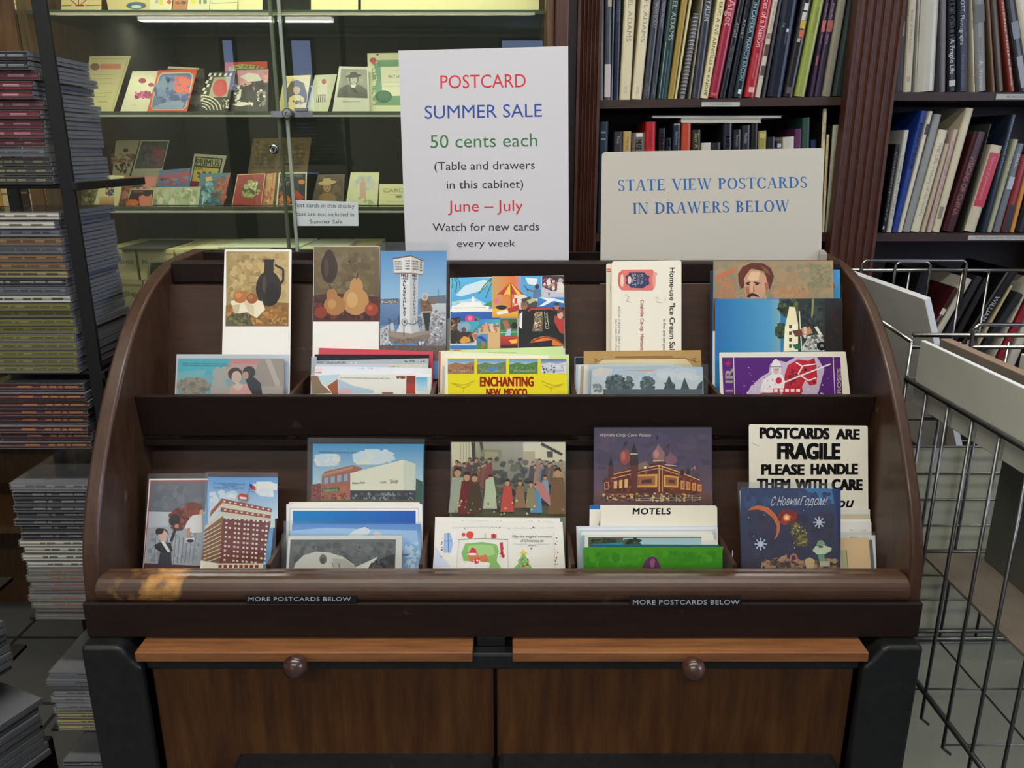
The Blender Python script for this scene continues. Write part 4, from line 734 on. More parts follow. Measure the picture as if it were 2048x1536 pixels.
P_('sleeved black and white photo postcard of a sleeping face, front of the lower tray', 'C4', [(1062, 756), (1803, 752), (1798, 1000), (1045, 1000)], .918, 14, 'e6e3dc', [P('6e716e', 1076, 778, 1762, 776, 1756, 990, 1064, 990), D('64676a 787b78 595c5c 6a6d6a', 130, 1078, 780, 1758, 960, 30, 3), P('d6d2c6', 1090, 985, 1110, 930, 1160, 880, 1240, 856, 1330, 862, 1420, 890, 1490, 940, 1500, 985), P('bcb8ac', 1350, 900, 1430, 905, 1490, 945, 1498, 985, 1360, 985), E('77736c', 1288, 905, 24, 32), E('5c5852', 1285, 915, 14, 20), LN('8c887e', 6, 1345, 925, 1358, 960), LN('7c786e', 7, 1390, 930, 1394, 962), P('e4e0d8', 1490, 960, 1600, 910, 1640, 890, 1620, 950, 1560, 985), P('3a3c3c', 1600, 930, 1720, 880, 1756, 870, 1752, 985, 1570, 985), D('4c4e4e 2c2e2e 5a5c5c', 40, 1600, 900, 1752, 980, 16, 5)], floor=LF, sleeve=[(1020, 738), (1808, 742), (1805, 1000), (1010, 1000)])
crowd = [G('a8a084', '4a4a30', 200, 142, 930, 620), P('d8ceac', 200, 142, 335, 142, 335, 250, 205, 300), P('ddd2ae', 660, 142, 930, 142, 930, 300, 820, 260, 760, 250, 660, 240), P('9aa89c', 860, 270, 930, 260, 930, 330, 880, 330)] + [LN('b8ac88', 7, 260 + 18 * i, 145, 260 + 18 * i, 260) for i in range(4)] + [P('3a3024', 328, 142, 352, 142, 358, 260, 335, 270), P('4a3c28', 380, 142, 400, 142, 410, 210, 392, 210), P('8a8460', 395, 190, 520, 190, 520, 275, 390, 270), P('a89c70', 410, 200, 500, 205, 500, 250, 415, 250), P('b8a87c', 660, 200, 735, 200, 735, 300, 660, 300), P('3a3426', 780, 142, 915, 215, 905, 228, 770, 160), P('4c4430', 810, 200, 850, 200, 850, 240, 815, 240),
    D('3c3c28 4c4c34 5c5438 2c2c20', 120, 205, 360, 928, 610, 26, 2, 1.5), D('4a4a30 3a3a28 68623c', 60, 340, 230, 700, 420, 24, 3)]
def folk(x, y, h, c, skin='b8906c', hair='3a2a20', seed=0): return [P(c, x - h * .12, y - h * .78, x + h * .12, y - h * .78, x + h * .2, y, x - h * .22, y), E(skin, x, y - h * .88, h * .075, h * .1), P(hair, x - h * .09, y - h * .9, x - h * .04, y - h * 1.0, x + h * .05, y - h * 1.0, x + h * .09, y - h * .9, x, y - h * .94)]
rg = random.Random(5)
for i in range(16): crowd += folk(235 + 14 * i + rg.uniform(-5, 5), 400 + rg.uniform(-10, 10) + (i % 3) * 14, 140 + rg.uniform(-15, 15), rg.choice(['6c3c34', '4a4438', '7a5c40', '54584a', '6e6a50', '843c34']))
for i in range(13): crowd += folk(720 + 15 * i, 395 + rg.uniform(-10, 10) + (i % 3) * 12, 130 + rg.uniform(-10, 14), rg.choice(['8a5a48', 'b07850', '5c5a44', '6c7888', '4a3c30', 'a08a6c']))
for x, y, h, c in ((242, 590, 290, '98a08c'), (300, 600, 270, '6c2c2c'), (350, 590, 250, '4a3c2c'), (880, 600, 300, '74583c'), (450, 566, 220, 'a8b09c'), (745, 590, 190, '5c8cac'), (710, 560, 170, '8c8460'), (800, 500, 150, '7c9cb4')): crowd += folk(x, y, h, c)
crowd += folk(560, 585, 210, 'b84c44') + folk(640, 560, 180, '8c6c50') + [P('b47c78', 740, 385, 790, 400, 830, 480, 835, 545, 790, 510, 750, 450), P('b0bc9c', 420, 380, 470, 360, 490, 480, 480, 560, 415, 555), D('c8b890 8a7c54 b0a070', 30, 205, 500, 925, 610, 9, 9)]
P_('painted postcard of a crowd in long robes standing outdoors', 'C5', [(200, 142), (930, 142), (936, 700), (190, 700)], .985, 13, '8a8464', crowd, floor=LF, sleeve=[(194, 136), (936, 136), (940, 700), (186, 700)])
P_('white card behind the pale Christmas greeting card in the lower tray', 'C5', [(97, 622), (895, 628), (935, 990), (85, 990)], .950, LL, 'f2efe8', [D('9a9ca4', 20, 180, 640, 850, 662, 5, 3), LN('c8ccd4', 3, 190, 650, 400, 645, 600, 655, 850, 648)], floor=LF)
P_('pale Christmas greeting card with a fox in a red hat and a small tree', 'C5', [(100, 645), (912, 652), (932, 990), (80, 990)], .925, LL, 'f0ede2', [D('5c5c68 8a4a50', 16, 190, 680, 860, 700, 5, 4), LN('c4c8d0', 3, 200, 690, 400, 684, 640, 694, 860, 688), D('4c4c58 8a4a50', 12, 860, 740, 890, 940, 5, 5), P('a8c4e8', 155, 725, 225, 720, 215, 850, 150, 850), LN('5c80b8', 5, 180, 722, 182, 848), LN('5c80b8', 5, 152, 775, 220, 775), P('f4f0ec', 195, 720, 235, 715, 230, 870, 190, 880, 212, 790), P('d4dcec', 95, 800, 140, 870, 200, 940, 88, 950), D('c0542c 4c5c70', 10, 130, 740, 150, 900, 5, 6), LN('8a9a80', 5, 245, 765, 400, 758, 565, 765), LN('c0c8b8', 3, 250, 770, 235, 945), LN('c0c8b8', 3, 560, 770, 565, 945),
    E('e05048', 320, 735, 24), E('e05048', 279, 733, 12), R('e4d4a4', 412, 722, 424, 756), R('d84848', 456, 730, 490, 756), R('98242c', 468, 726, 476, 756), P('8cc06c', 290, 790, 400, 780, 490, 795, 505, 840, 490, 900, 520, 945, 440, 945, 380, 900, 280, 900, 265, 850), P('a8d488', 310, 805, 400, 795, 470, 805, 480, 860, 400, 880, 300, 870), P('f4f0ea', 265, 945, 300, 910, 380, 895, 450, 915, 440, 950), P('d88050', 300, 850, 330, 830, 370, 850, 385, 890, 350, 915, 315, 900), P('d88050', 380, 870, 425, 860, 440, 895, 420, 910, 385, 905), P('d83c3c', 315, 850, 330, 815, 355, 822, 365, 850, 340, 856), E('f8f4f0', 335, 858, 34, 7), P('d83c44', 345, 895, 380, 880, 375, 915, 350, 920), D('f8f4f0 d83c44', 16, 340, 885, 378, 918, 5, 7), P('d84450', 510, 785, 530, 780, 526, 820, 515, 850, 540, 870, 535, 885, 520, 870), D('c83c44 e8b8b0', 16, 505, 785, 545, 885, 7, 8),
    T('May the magical moments', 590, 752, 255, 18, '4c4c58', 0, 0, .25), T('of Christmas be', 642, 780, 148, 18, '4c4c58', 0, 0, .25), T('yours', 690, 806, 52, 16, '4c4c58', 0, 0, .25), LN('a8a8b0', 2, 595, 793, 685, 793), LN('a8a8b0', 2, 750, 793, 832, 793), E('8a8a98', 712, 822, 7, 5), P('f2d24c', 660, 822, 670, 842, 688, 846, 674, 858, 676, 874, 660, 866, 646, 874, 650, 858, 638, 846, 654, 842), P('84c474', 662, 850, 700, 905, 690, 910, 726, 955, 590, 955, 640, 908, 628, 905), D('6cb060 9cd48c', 40, 625, 880, 700, 950, 9, 9), D('d84444', 8, 640, 880, 700, 950, 8, 2), LN('d8c8b8', 3, 855, 715, 865, 945)], floor=LF)
palace = [G('453c54', '6e5464', 1117, 52, 1866, 470), D('4a4058 524662 5e4c60', 60, 1120, 60, 1860, 330, 36, 2, 1.8), G('7c5450', '5c3430', 1117, 460, 1870, 540), P('6c2a20', 1205, 350, 1345, 310, 1350, 470, 1180, 470), P('5c2418', 1345, 300, 1550, 270, 1550, 470, 1345, 470), P('74301c', 1520, 285, 1790, 380, 1790, 470, 1520, 470), D('8a3c20 5c2418 a04c28 48201c', 130, 1190, 320, 1785, 465, 13, 3), LN('f0a858', 6, 1225, 350, 1350, 322), LN('f0a858', 6, 1225, 375, 1350, 345), LN('ffd080', 5, 1390, 318, 1530, 290, 1665, 335, 1790, 385), LN('f0a858', 5, 1390, 335, 1530, 308, 1660, 350), LN('f0b060', 6, 1530, 290, 1530, 460), LN('f0b060', 4, 1550, 295, 1552, 460),
    P('f0a850', 1375, 350, 1520, 345, 1518, 430, 1375, 430), P('a8683c', 1390, 362, 1505, 358, 1503, 418, 1390, 420), P('5a3020', 1420, 385, 1480, 375, 1485, 405, 1415, 408), P('f0a850', 1558, 350, 1655, 362, 1652, 432, 1560, 428), P('a06438', 1570, 362, 1645, 372, 1642, 420, 1572, 418), P('5a3020', 1590, 380, 1630, 385, 1628, 405, 1592, 404)] + [P('f4c070', 1240 + 34 * i, 392 - 6 * i, 1262 + 34 * i, 388 - 6 * i, 1260 + 34 * i, 438 - 3 * i, 1240 + 34 * i, 440 - 3 * i) for i in range(3)] + [P('f0a050', 1668 + 36 * i, 385 + 8 * i, 1694 + 36 * i, 390 + 8 * i, 1693 + 36 * i, 445 + 4 * i, 1668 + 36 * i, 444 + 4 * i) for i in range(4)] + [P('b86c3c', 1675 + 36 * i, 396 + 8 * i, 1687 + 36 * i, 399 + 8 * i, 1686 + 36 * i, 436 + 4 * i, 1675 + 36 * i, 436 + 4 * i) for i in range(4)] + \
    [P('6a2a24', 1170, 380, 1210, 360, 1212, 450, 1172, 450), LN('e89850', 4, 1180, 400, 1205, 396, 1205, 440, 1180, 444, 1180, 400), E('a0483c', 1310, 240, 34, 48), P('a0483c', 1300, 200, 1322, 182, 1330, 200), E('c0685a', 1300, 230, 14, 30), P('1c1e24', 1370, 145, 1390, 212, 1348, 212), R('d8c8a0', 1345, 212, 1392, 220), P('3a2424', 1350, 220, 1392, 220, 1400, 290, 1342, 290), P('6a2c24', 1348, 290, 1395, 290, 1390, 470, 1352, 470), P('1c1e24', 1220, 230, 1236, 290, 1205, 290), P('5c2c2c', 1206, 290, 1236, 290, 1238, 350, 1206, 350), E('9c6a70', 1526, 225, 42, 42), P('9c6a70', 1500, 195, 1526, 152, 1552, 195), E('c08c84', 1512, 215, 18, 26), LN('f0b060', 7, 1490, 262, 1562, 258), E('8a5c68', 1604, 255, 40, 32), P('8a5c68', 1584, 230, 1600, 200, 1622, 232), LN('f0b060', 6, 1566, 285, 1640, 292), E('5c4040', 1772, 352, 22, 18), P('5c4040', 1762, 342, 1772, 326, 1782, 342), R('3a2828', 1665, 318, 1690, 350), R('3a2828', 1705, 312, 1725, 345), LN('c8b8a8', 3, 1730, 320, 1760, 295), P('c86868', 1745, 308, 1765, 296, 1760, 318), P('8a7060', 1395, 280, 1450, 262, 1470, 300, 1400, 320), E('f4e8b0', 1440, 303, 9, 9),
     P('30242c', 1300, 165, 1310, 140, 1325, 132, 1316, 160), P('30242c', 1510, 125, 1516, 95, 1524, 92, 1522, 125), P('30242c', 1572, 175, 1590, 150, 1598, 152, 1585, 175), D('3a2a28 f0c070 8a5a38 2a2024 d89850', 170, 1150, 460, 1800, 525, 8, 5, 1.3), LN('c8c0a8', 3, 1385, 500, 1800, 495), LN('c8c0a8', 3, 1385, 515, 1800, 508)] + [LN('d8d0b8', 4, 1490 + 50 * i, 480, 1490 + 50 * i, 522) for i in range(6)] + [T("World's Only Corn Palace", 1142, 105, 332, 19, 'e8dcc8', 0, 0, .35)]
P_('sleeved night postcard of an onion domed palace outlined in lights', 'C5', [(1117, 52), (1862, 50), (1874, 640), (1112, 640)], .9875, 13, '4c4258', palace, floor=LF, sleeve=[(1112, 46), (1868, 44), (1880, 640), (1106, 640)])
P_('white card with a blue top corner behind the handwritten motels divider', 'C5', [(1086, 545), (1400, 545), (1400, 990), (1080, 990)], .961, LL, 'efebe0', [R('1f6ab0', 1086, 545, 1153, 572), P('9ca8a0', 1140, 668, 1153, 640, 1153, 690)], floor=LF)
card('divider_card', 'cream divider card handwritten motels in black marker', 'card', 'C5', [(1156, 547), (1902, 548), (1912, 990), (1150, 990)], .954, LL, 'ece6d4', [T('MOTELS', 1362, 603, 240, 38, '1c1c1e', 0, .045, .08, sp=1.1)], floor=LF, r=.004, group='postcards in the rack')
for i, (x0, x1, y, c) in enumerate(((1000, 1900, 680, 'd4dae0'), (1012, 1905, 690, 'e4e6ea'), (1020, 1888, 704, 'c4ced6'), (1030, 1870, 716, 'e2e4e2'))):
    P_('white sleeved card edge below the motels divider, %s of the four' % ('rearmost', 'second from the back', 'third from the back', 'frontmost')[i], 'C5', [(x0, y), (x1, y - 3), (x1 + 15, 990), (x0 + 8, 990)], .946 - i * .0045, LL, c, floor=LF, group='sleeved cards in the fourth lower bin')
P_('cream bordered landscape postcard with dark treetops, behind the green booklet', 'C5', [(1056, 733), (1880, 733), (1895, 990), (1050, 990)], .923, 13, 'ece7d8', [P('5c6c64', 1076, 750, 1800, 750, 1800, 985, 1076, 985), G('a8ccd4', 'c4dce0', 1300, 755, 1798, 830), D('2c3a30 44523c 5c6848 3a4638', 130, 1080, 752, 1420, 830, 15, 4, 1.6)], floor=LF)
P_('white card edge standing at the right end of the landscape postcard', 'C5', [(1800, 770), (1905, 768), (1915, 990), (1800, 990)], .914, 13, 'e8e6e0', floor=LF)
P_('grey blue postcard edge at the left behind the green booklet', 'C5', [(1026, 735), (1300, 738), (1300, 990), (1030, 990)], .928, 14, 'c3d6e2', [P('9cb8cc', 1030, 738, 1052, 738, 1056, 988, 1034, 988)], floor=LF)
P_('grey card leaning at the right beside the green booklet', 'C5', [(1945, 833), (2004, 835), (1998, 985), (1935, 985)], .897, 12, 'b3b5b8', floor=LF)
P_('dark teal card edge just behind the green booklet', 'C5', [(1090, 795), (1915, 800), (1915, 990), (1090, 990)], .8905, 10, '2a6478', [P('2a8ca4', 1090, 797, 1300, 782, 1300, 800)], floor=zr(-.52))
P_('bright green glossy booklet with a purple bulb shape, frontmost in the lower tray', 'C5', [(1045, 816), (1942, 812), (1912, 964), (1050, 966)], .884, 10, '3f8c1c', [G('4a941f', '2f7a18', 1048, 818, 1936, 960), D('3f8a1c 4a9622 358018', 70, 1050, 820, 1905, 955, 34, 3), P('5c2c50', 1410, 962, 1440, 905, 1462, 880, 1490, 874, 1516, 885, 1532, 920, 1546, 962), P('8a5a74', 1470, 905, 1490, 884, 1506, 900, 1498, 940, 1478, 945)], thick=.0012, floor=zr(-.505))
card('sign', 'white card sign with bold black lettering asking to handle fragile postcards with care', 'sign', 'C6', [(375, 110), (1288, 121), (1296, 1300), (380, 1300)], .984, 13, 'e4dfce', [T('POSTCARDS', 463, 215, 525, 78, '161618', .6, .085, sp=1.0), T('ARE', 1048, 221, 173, 72, '161618', .6, .085), T('FRAGILE', 600, 374, 470, 116, '161618', .2, .075), T('PLEASE', 476, 494, 320, 74, '161618', .2, .085), T('HANDLE', 855, 492, 352, 76, '161618', -.2, .085), T('THEM', 442, 604, 245, 74, '161618', .4, .085), T('WITH', 736, 606, 235, 74, '161618', .4, .085), T('CARE', 1016, 612, 226, 78, '161618', .4, .085), T('Thank', 640, 752, 300, 80, '161618', 0, .04, .4), T('you', 985, 750, 180, 74, '161618', -2, .03, .35), LN('9a968c', 3, 395, 250, 420, 262, 452, 275)], floor=LF, r=.003, mat=PAPER)
P_('pale sleeved card with cream strips, rearmost under the fragile sign', 'C6', [(980, 765), (1305, 763), (1308, 1300), (980, 1300)], .957, LL, 'd9d8d4', [R('c9bfa4', 985, 800, 1300, 838), R('e8e6e0', 985, 838, 1318, 860)], floor=LF)
P_('white sleeved card with faint handwriting under the fragile sign', 'C6', [(990, 862), (1316, 862), (1322, 1300), (990, 1300)], .949, LL, 'e1e0dc', [T('No. 17 - Utah', 1148, 926, 130, 10, '6c6a68', 1)], floor=LF)
P_('peach postcard with a green inner frame and a dark blue stripe, rightmost lower bin', 'C6', [(1070, 965), (1345, 962), (1358, 1300), (1085, 1300)], .924, LL, 'e2e4e4', [P('ecc99a', 1080, 985, 1292, 975, 1330, 1295, 1095, 1295), P('5c6a78', 1296, 998, 1322, 996, 1346, 1295, 1318, 1295), P('c8c49c', 1080, 1085, 1128, 1080, 1145, 1295, 1095, 1295), LN('5c8c50', 5, 1082, 1082, 1124, 1078, 1142, 1290), R('a8c89c', 1150, 972, 1210, 982)], floor=LF, sleeve=[(1040, 935), (1342, 932), (1362, 1300), (1060, 1300)])
ny = [G('31446e', '2c2438', 312, 605, 1080, 1245), P('3a78b4', 800, 602, 1012, 608, 1030, 720, 900, 700), D('38507c 34406c 303a60', 60, 320, 610, 1010, 760, 40, 2), D('33304c 2c2a42 3a3450', 110, 330, 760, 1050, 1150, 46, 3), P('d4703c', 368, 770, 400, 742, 450, 732, 520, 745, 580, 800, 612, 860, 614, 920, 596, 970, 568, 998, 588, 950, 590, 890, 560, 830, 500, 780, 440, 762), DE('8c2420 a83420 6c2028', 60, 600, 765, 745, 890, 26, 4), D('e0482c c83c24', 30, 630, 790, 705, 865, 18, 5), E('ffb060', 664, 826, 24), E('fff0c0', 664, 826, 11), P('3f4028', 672, 850, 745, 880, 800, 930, 840, 985, 836, 1020, 800, 1050, 745, 1050, 725, 1020, 700, 940), D('4c4c2c 5c5834 8a7c40 3c3c28', 60, 690, 862, 770, 960, 13, 6), D('4c4c2c 5c5834 8a7c40 3c3c28', 80, 722, 950, 838, 1052, 14, 16), D('c8b864 d8c880', 20, 700, 880, 830, 1050, 6, 7),
    D('4c3838 6c5040 8c6c4c 3a2a30 a8845c', 140, 470, 1130, 1075, 1245, 22, 8, 1.4), LN('c8946c', 8, 470, 1240, 475, 1190, 520, 1155, 530, 1160), LN('c86c4c', 14, 690, 1160, 700, 1115, 725, 1105, 742, 1130, 748, 1170), P('b88460', 590, 1160, 620, 1125, 665, 1110, 668, 1135, 640, 1155), P('c8a878', 800, 1150, 840, 1130, 880, 1150, 870, 1230, 820, 1230), P('7ca484', 890, 1040, 905, 1005, 935, 998, 958, 1020, 962, 1045), P('c4d0b4', 862, 1080, 885, 1045, 960, 1040, 1012, 1060, 1000, 1085, 950, 1110, 900, 1110), P('6c9878', 900, 1105, 950, 1105, 965, 1180, 920, 1180), R('b8b498', 920, 1160, 995, 1200), E('3c3430', 925, 1050, 20, 8), P('a03c2c', 1020, 1220, 1070, 1200, 1075, 1240, 1025, 1245)]
for sx, sy, sr in ((912, 862, 40), (464, 1028, 42)):
    for k in range(4):
        a = PI * k / 4; ny.append(LN('c4d0e4', 8, sx - sr * math.cos(a), sy - sr * math.sin(a), sx + sr * math.cos(a), sy + sr * math.sin(a)))
    ny += [E('c4d0e4', sx, sy, sr * .5)] + [E('c4d0e4', sx + sr * math.cos(t * PI / 4), sy + sr * math.sin(t * PI / 4), 6) for t in range(8)]
ny += [E('d8dce8', x, y, 4) for x, y in ((370, 826), (492, 804), (410, 965), (724, 1056), (792, 771))]
ny += [T('С Новым', 535, 735, 215, 66, 'd4d8e4', -2, 0, .35), T('Годом!', 762, 730, 195, 66, 'd4d8e4', 0, 0, .35)]
P_('dark blue new year postcard with an orange crescent moon, snowflakes and a small green figure', 'C6', [(310, 598), (1015, 604), (1088, 1300), (348, 1300)], .915, LL, '2e3456', ny, floor=LF, r=.005, edge='e8e4dc', sleeve=[(284, 552), (1022, 560), (1100, 1300), (330, 1300)])
P_('white card edge just behind the dark blue new year postcard', 'C6', [(304, 620), (420, 620), (440, 1300), (338, 1300)], .926, LL, 'd9d6d0', floor=LF)
# ================================================================== the glass display case
GY = 1.88                       # plane of the sliding glass doors
CX0, CX1 = -1.078, 0.122
case = thing('display_case', 'tall wood framed glass display case of collectible postcards behind the rack', 'display case', (-.46, 2.1, 0))
do = off(case.location)
MB().box((CX0 - .03, GY, 0), (CX0, 2.34, 2.25)).build('side_board', FRAMEW, case, do)
MB().box((.074, GY - .005, 0), (.092, 2.34, 2.25)).build('end_stile', FRAMEW, case, do, bevel=.003)
MB().box((.0925, GY - .02, 0), (.122, 2.34, 2.25)).build('end_stile', PILW, case, do, bevel=.003)
MB().box((CX0, 2.33, 0), (.074, 2.345, 2.25)).build('back_panel', DARKW, case, do)
MB().box((CX0, GY, 2.2), (.074, 2.33, 2.25)).build('top_board', FRAMEW, case, do)
ZA, ZBs, ZC, ZD = zr(.297), zr(.0835), zr(-.131), zr(-.385)
CSY = GY + .05
for z in (ZA, ZBs, ZC):
    s = MB().box((CX0 + .002, CSY, z - .007), (.072, 2.325, z)).build('glass_shelf', GLASS, case, do)
    MB().box((CX0 + .002, CSY - .002, z - .008), (.072, CSY - .0005, z + .001)).build('front_edge', GLEDGE, s)
MB().box((CX0, CSY - .03, ZD - .02), (.074, 2.33, ZD)).build('deck', FRAMEW, case, do)
MB().box((CX0, GY + .012, 0), (.074, GY + .03, ZD - .02)).build('base_front', FRAMEW, case, do)
# sliding doors with polished edges, lock and keyhole
def door(x0, x1, y, edge_x):
    d = MB().box((x0, y, ZD), (x1, y + .005, 2.19)).build('sliding_glass_door', GLASS, case, do)
    for ex in edge_x: MB().box((ex - .0035, y - .0006, ZD), (ex + .0035, y + .0056, 2.19)).build('polished_edge', DOOREDGE, d)
    return d
xe = atY(541, 120, GY).x; xe2 = atY(577, 230, GY).x
d1 = door(CX0 + .004, xe2, GY, [xe2 - .0035]); d2 = door(xe, .072, GY + .0145, [xe + .0035])
lk = MB(); p = atY(582, 229, GY)
lk.box((p.x - .043, GY - .006, p.z - .006), (p.x + .05, GY - .001, p.z + .007))
lk.lathe([(.012, 0), (.012, .012), (.0095, .015), (.0095, .017), (.004, .0172), (.004, .013)], Matrix.Translation((p.x - .004, GY - .003, p.z + .001)) @ Matrix.Rotation(PI / 2, 4, 'X'), 20)
lk.box((p.x + .012, GY - .016, p.z + .007), (p.x + .04, GY - .004, p.z + .013))
lk.build('door_lock', CHROME, d1, None)
p = atY(548, 299, GY); k = MB()
k.lathe([(.0105, 0), (.0105, .004), (.008, .005), (.0065, .004)], Matrix.Translation((p.x, GY - .0005, p.z)) @ Matrix.Rotation(PI / 2, 4, 'X'), 20)
kh = k.build('keyhole_plate', CHROME, d1, None)
k = MB(); k.lathe([(.003, 0), (.003, .0012)], Matrix.Translation((p.x, GY - .0045, p.z + .001)) @ Matrix.Rotation(PI / 2, 4, 'X'), 12); k.box((p.x - .001, GY - .0057, p.z - .006), (p.x + .001, GY - .0045, p.z))
k.build('keyhole', BLACKM, d1, None)
# lamp above the top shelf; strips under the shelves added to brighten the cards
LAMPC = (1.0, 0.96, 0.78)
ST = emit('case_lamp_glow', LAMPC, 4.0)
for z in (ZA + .31,):
    MB().tube([(CX0 + .05, GY + .03, z), (.05, GY + .03, z)], .012, 10).build('lamp_or_fill_tube', ST, case, do, smooth=True)
    area('case_lamp_or_fill_light', (-.48, GY + .04, z - .02), (math.radians(28), 0, 0), 1.05, .03, 3.2, LAMPC)
for z, w in ((ZA, 1.1), (ZBs, .95), (ZC, 1.0)):
    MB().box((CX0 + .03, CSY - .020, z - .0115), (.05, CSY - .011, z - .0075)).build('fill_strip', emit('fill_strip_glow', LAMPC, 0.06), case, do)  # added fill strip, brightens the shelf below
    area('case_lamp_or_fill_light', (-.48, CSY - .0155, z - .0125), (math.radians(32), 0, 0), 1.05, .008, w, LAMPC)

# ---- cards standing in the case.  DB/DC are enlarged views of the two shelves
def K_(label, crop, q, Yt, lean, base, art=(), shelf=None, grp='collectible cards in the display case', **k):
    return card('postcard', label, 'postcard', crop, q, Yt, lean, base, art, floor=shelf, group=grp, **k)
SB, SC_, SA = ZBs + .0012, ZC + .0012, ZA + .0012
K_('yellowed certificate leaning at the left end of the case\'s middle shelf', 'DB', [(90, 160), (342, 157), (235, 498), (30, 500)], 2.075, 30, 'd8cf9e', [E('8a6a50', 122, 225, 30, 22), R('d88a70', 155, 208, 280, 240), LN('b8a878', 4, 100, 178, 322, 176, 228, 480), LN('b4a880', 3, 90, 275, 250, 272), LN('b4a880', 3, 85, 300, 240, 297), LN('b4a880', 3, 80, 330, 230, 327), LN('a89c74', 4, 110, 388, 225, 384), LN('a89c74', 4, 110, 410, 190, 408), LN('a89c74', 4, 140, 440, 200, 438)], SB)
K_('white card printed with magenta splashes on the case\'s middle shelf', 'DB', [(352, 252), (520, 250), (440, 512), (272, 514)], 2.03, 30, 'e8e4c8', [E('a83868', 412, 310, 24, 16), P('c03880', 385, 385, 440, 370, 470, 395, 460, 420, 400, 412, 362, 425), D('a83068 d860a0 8c2858', 30, 360, 370, 470, 425, 12, 3), E('a83868', 465, 335, 18, 12), LN('b8b498', 3, 345, 460, 375, 462)], SB)
K_('dark grey photograph behind the orange bordered card in the case', 'DB', [(570, 222), (790, 235), (800, 500), (520, 500)], 2.06, 28, '34342f', [P('c8c4a8', 572, 222, 758, 232, 755, 242, 566, 236), D('4a4a46 585854 2c2c2a', 60, 690, 250, 785, 480, 20, 4), R('6c6c66', 690, 400, 770, 455)], SB)
K_('orange bordered card of a blue and red psychedelic design in the case', 'DB', [(508, 246), (748, 238), (682, 506), (438, 508)], 2.025, 30, 'd4502c', [P('b8c0b0', 532, 262, 700, 258, 722, 275, 720, 310, 680, 470, 660, 488, 480, 490, 464, 470, 470, 430, 512, 280), P('5870a0', 536, 268, 698, 264, 715, 280, 712, 310, 674, 468, 656, 482, 484, 484, 470, 468, 476, 430, 518, 284), DE('3c5090 6c84b0 7c8ca8 4860a0', 120, 480, 280, 700, 480, 26, 5), DE('d86858 c87880 e05848', 40, 600, 270, 715, 400, 18, 6), P('8c9cc0', 480, 470, 560, 440, 640, 430, 670, 445, 655, 480, 490, 482)], SB)
K_('black and white checked optical card with a red oval in the case', 'DB', [(825, 258), (978, 250), (935, 492), (766, 486)], 2.03, 28, '1c1c1a', [P('dcd8c0', 822 + 16 * i - 9 * j, 264 + 22 * j, 836 + 16 * i - 9 * j, 264 + 22 * j, 828 + 16 * i - 9 * j, 282 + 22 * j, 813 + 16 * i - 9 * j, 282 + 22 * j) for i in range(9) for j in range(9) if (i + j) % 2 == 0 and (i < 2 or j < 1 or i > 8)] + [P('a8a488', 850, 290, 955, 285, 930, 410, 815, 412), E('c0383c', 888, 355, 46, 54, 12)] + [LN('dcd8c0', 7, *[v for t in range(9) for v in (775 + r * math.cos(math.radians(t * 11.0)), 490 - r * math.sin(math.radians(t * 11.0)) * .75)]) for r in (30, 52, 74, 96, 118)] + [D('dcd8c0 1c1c1a', 50, 895, 420, 945, 484, 6, 4)], SB)
K_('orange and green poster card peeking out behind the pink collage card', 'DB', [(915, 198), (1175, 192), (1180, 500), (915, 500)], 2.08, 26, 'c85030', [P('b8b878', 940, 225, 1020, 208, 1100, 215, 1150, 232, 1150, 250, 940, 250), D('5c6a38 8a8a4c', 30, 950, 212, 1150, 240, 8, 4)], SB)
K_('black, white and pink collage card on the case\'s middle shelf', 'DB', [(985, 240), (1185, 234), (1178, 478), (945, 474)], 2.047, 27, '3c3a3c', [P('c8909c', 990, 245, 1182, 240, 1182, 300, 1000, 330), P('d8d4cc', 1010, 285, 1060, 262, 1120, 270, 1140, 310, 1060, 318), P('d8a0a0', 975, 350, 1040, 310, 1100, 330, 1000, 380), D('e0dcd0 1c1c1e 2a2a2c 8c8488', 130, 955, 320, 1175, 470, 16, 6), P('1c1c22', 1020, 350, 1080, 330, 1110, 440, 1010, 440), P('e8e0d0', 960, 455, 1040, 440, 1080, 455, 1000, 468), D('e0a8b0 c87888', 20, 1150, 250, 1182, 330, 12, 7)], SB)
def bust(x, y, s, face, hair, coat, hat=None):
    o = [P(coat, x - 1.0 * s, y + 1.9 * s, x - .9 * s, y + 1.05 * s, x - .35 * s, y + .7 * s, x + .35 * s, y + .7 * s, x + .9 * s, y + 1.05 * s, x + 1.0 * s, y + 1.9 * s), E(hair, x, y, .62 * s, .72 * s), E(face, x, y + .08 * s, .44 * s, .58 * s), P(hair, x - .45 * s, y - .25 * s, x - .2 * s, y - .55 * s, x + .3 * s, y - .55 * s, x + .46 * s, y - .2 * s, x, y - .32 * s), E(hair, x - .17 * s, y + .02 * s, .07 * s, .04 * s), E(hair, x + .17 * s, y + .02 * s, .07 * s, .04 * s), LN(hair, .06 * s, x - .14 * s, y + .38 * s, x + .14 * s, y + .38 * s)]
    if hat: o += [E(hat, x, y - .4 * s, 1.0 * s, .24 * s, -6), P(hat, x - .5 * s, y - .4 * s, x - .4 * s, y - .85 * s, x + .35 * s, y - .9 * s, x + .5 * s, y - .4 * s)]
    return o
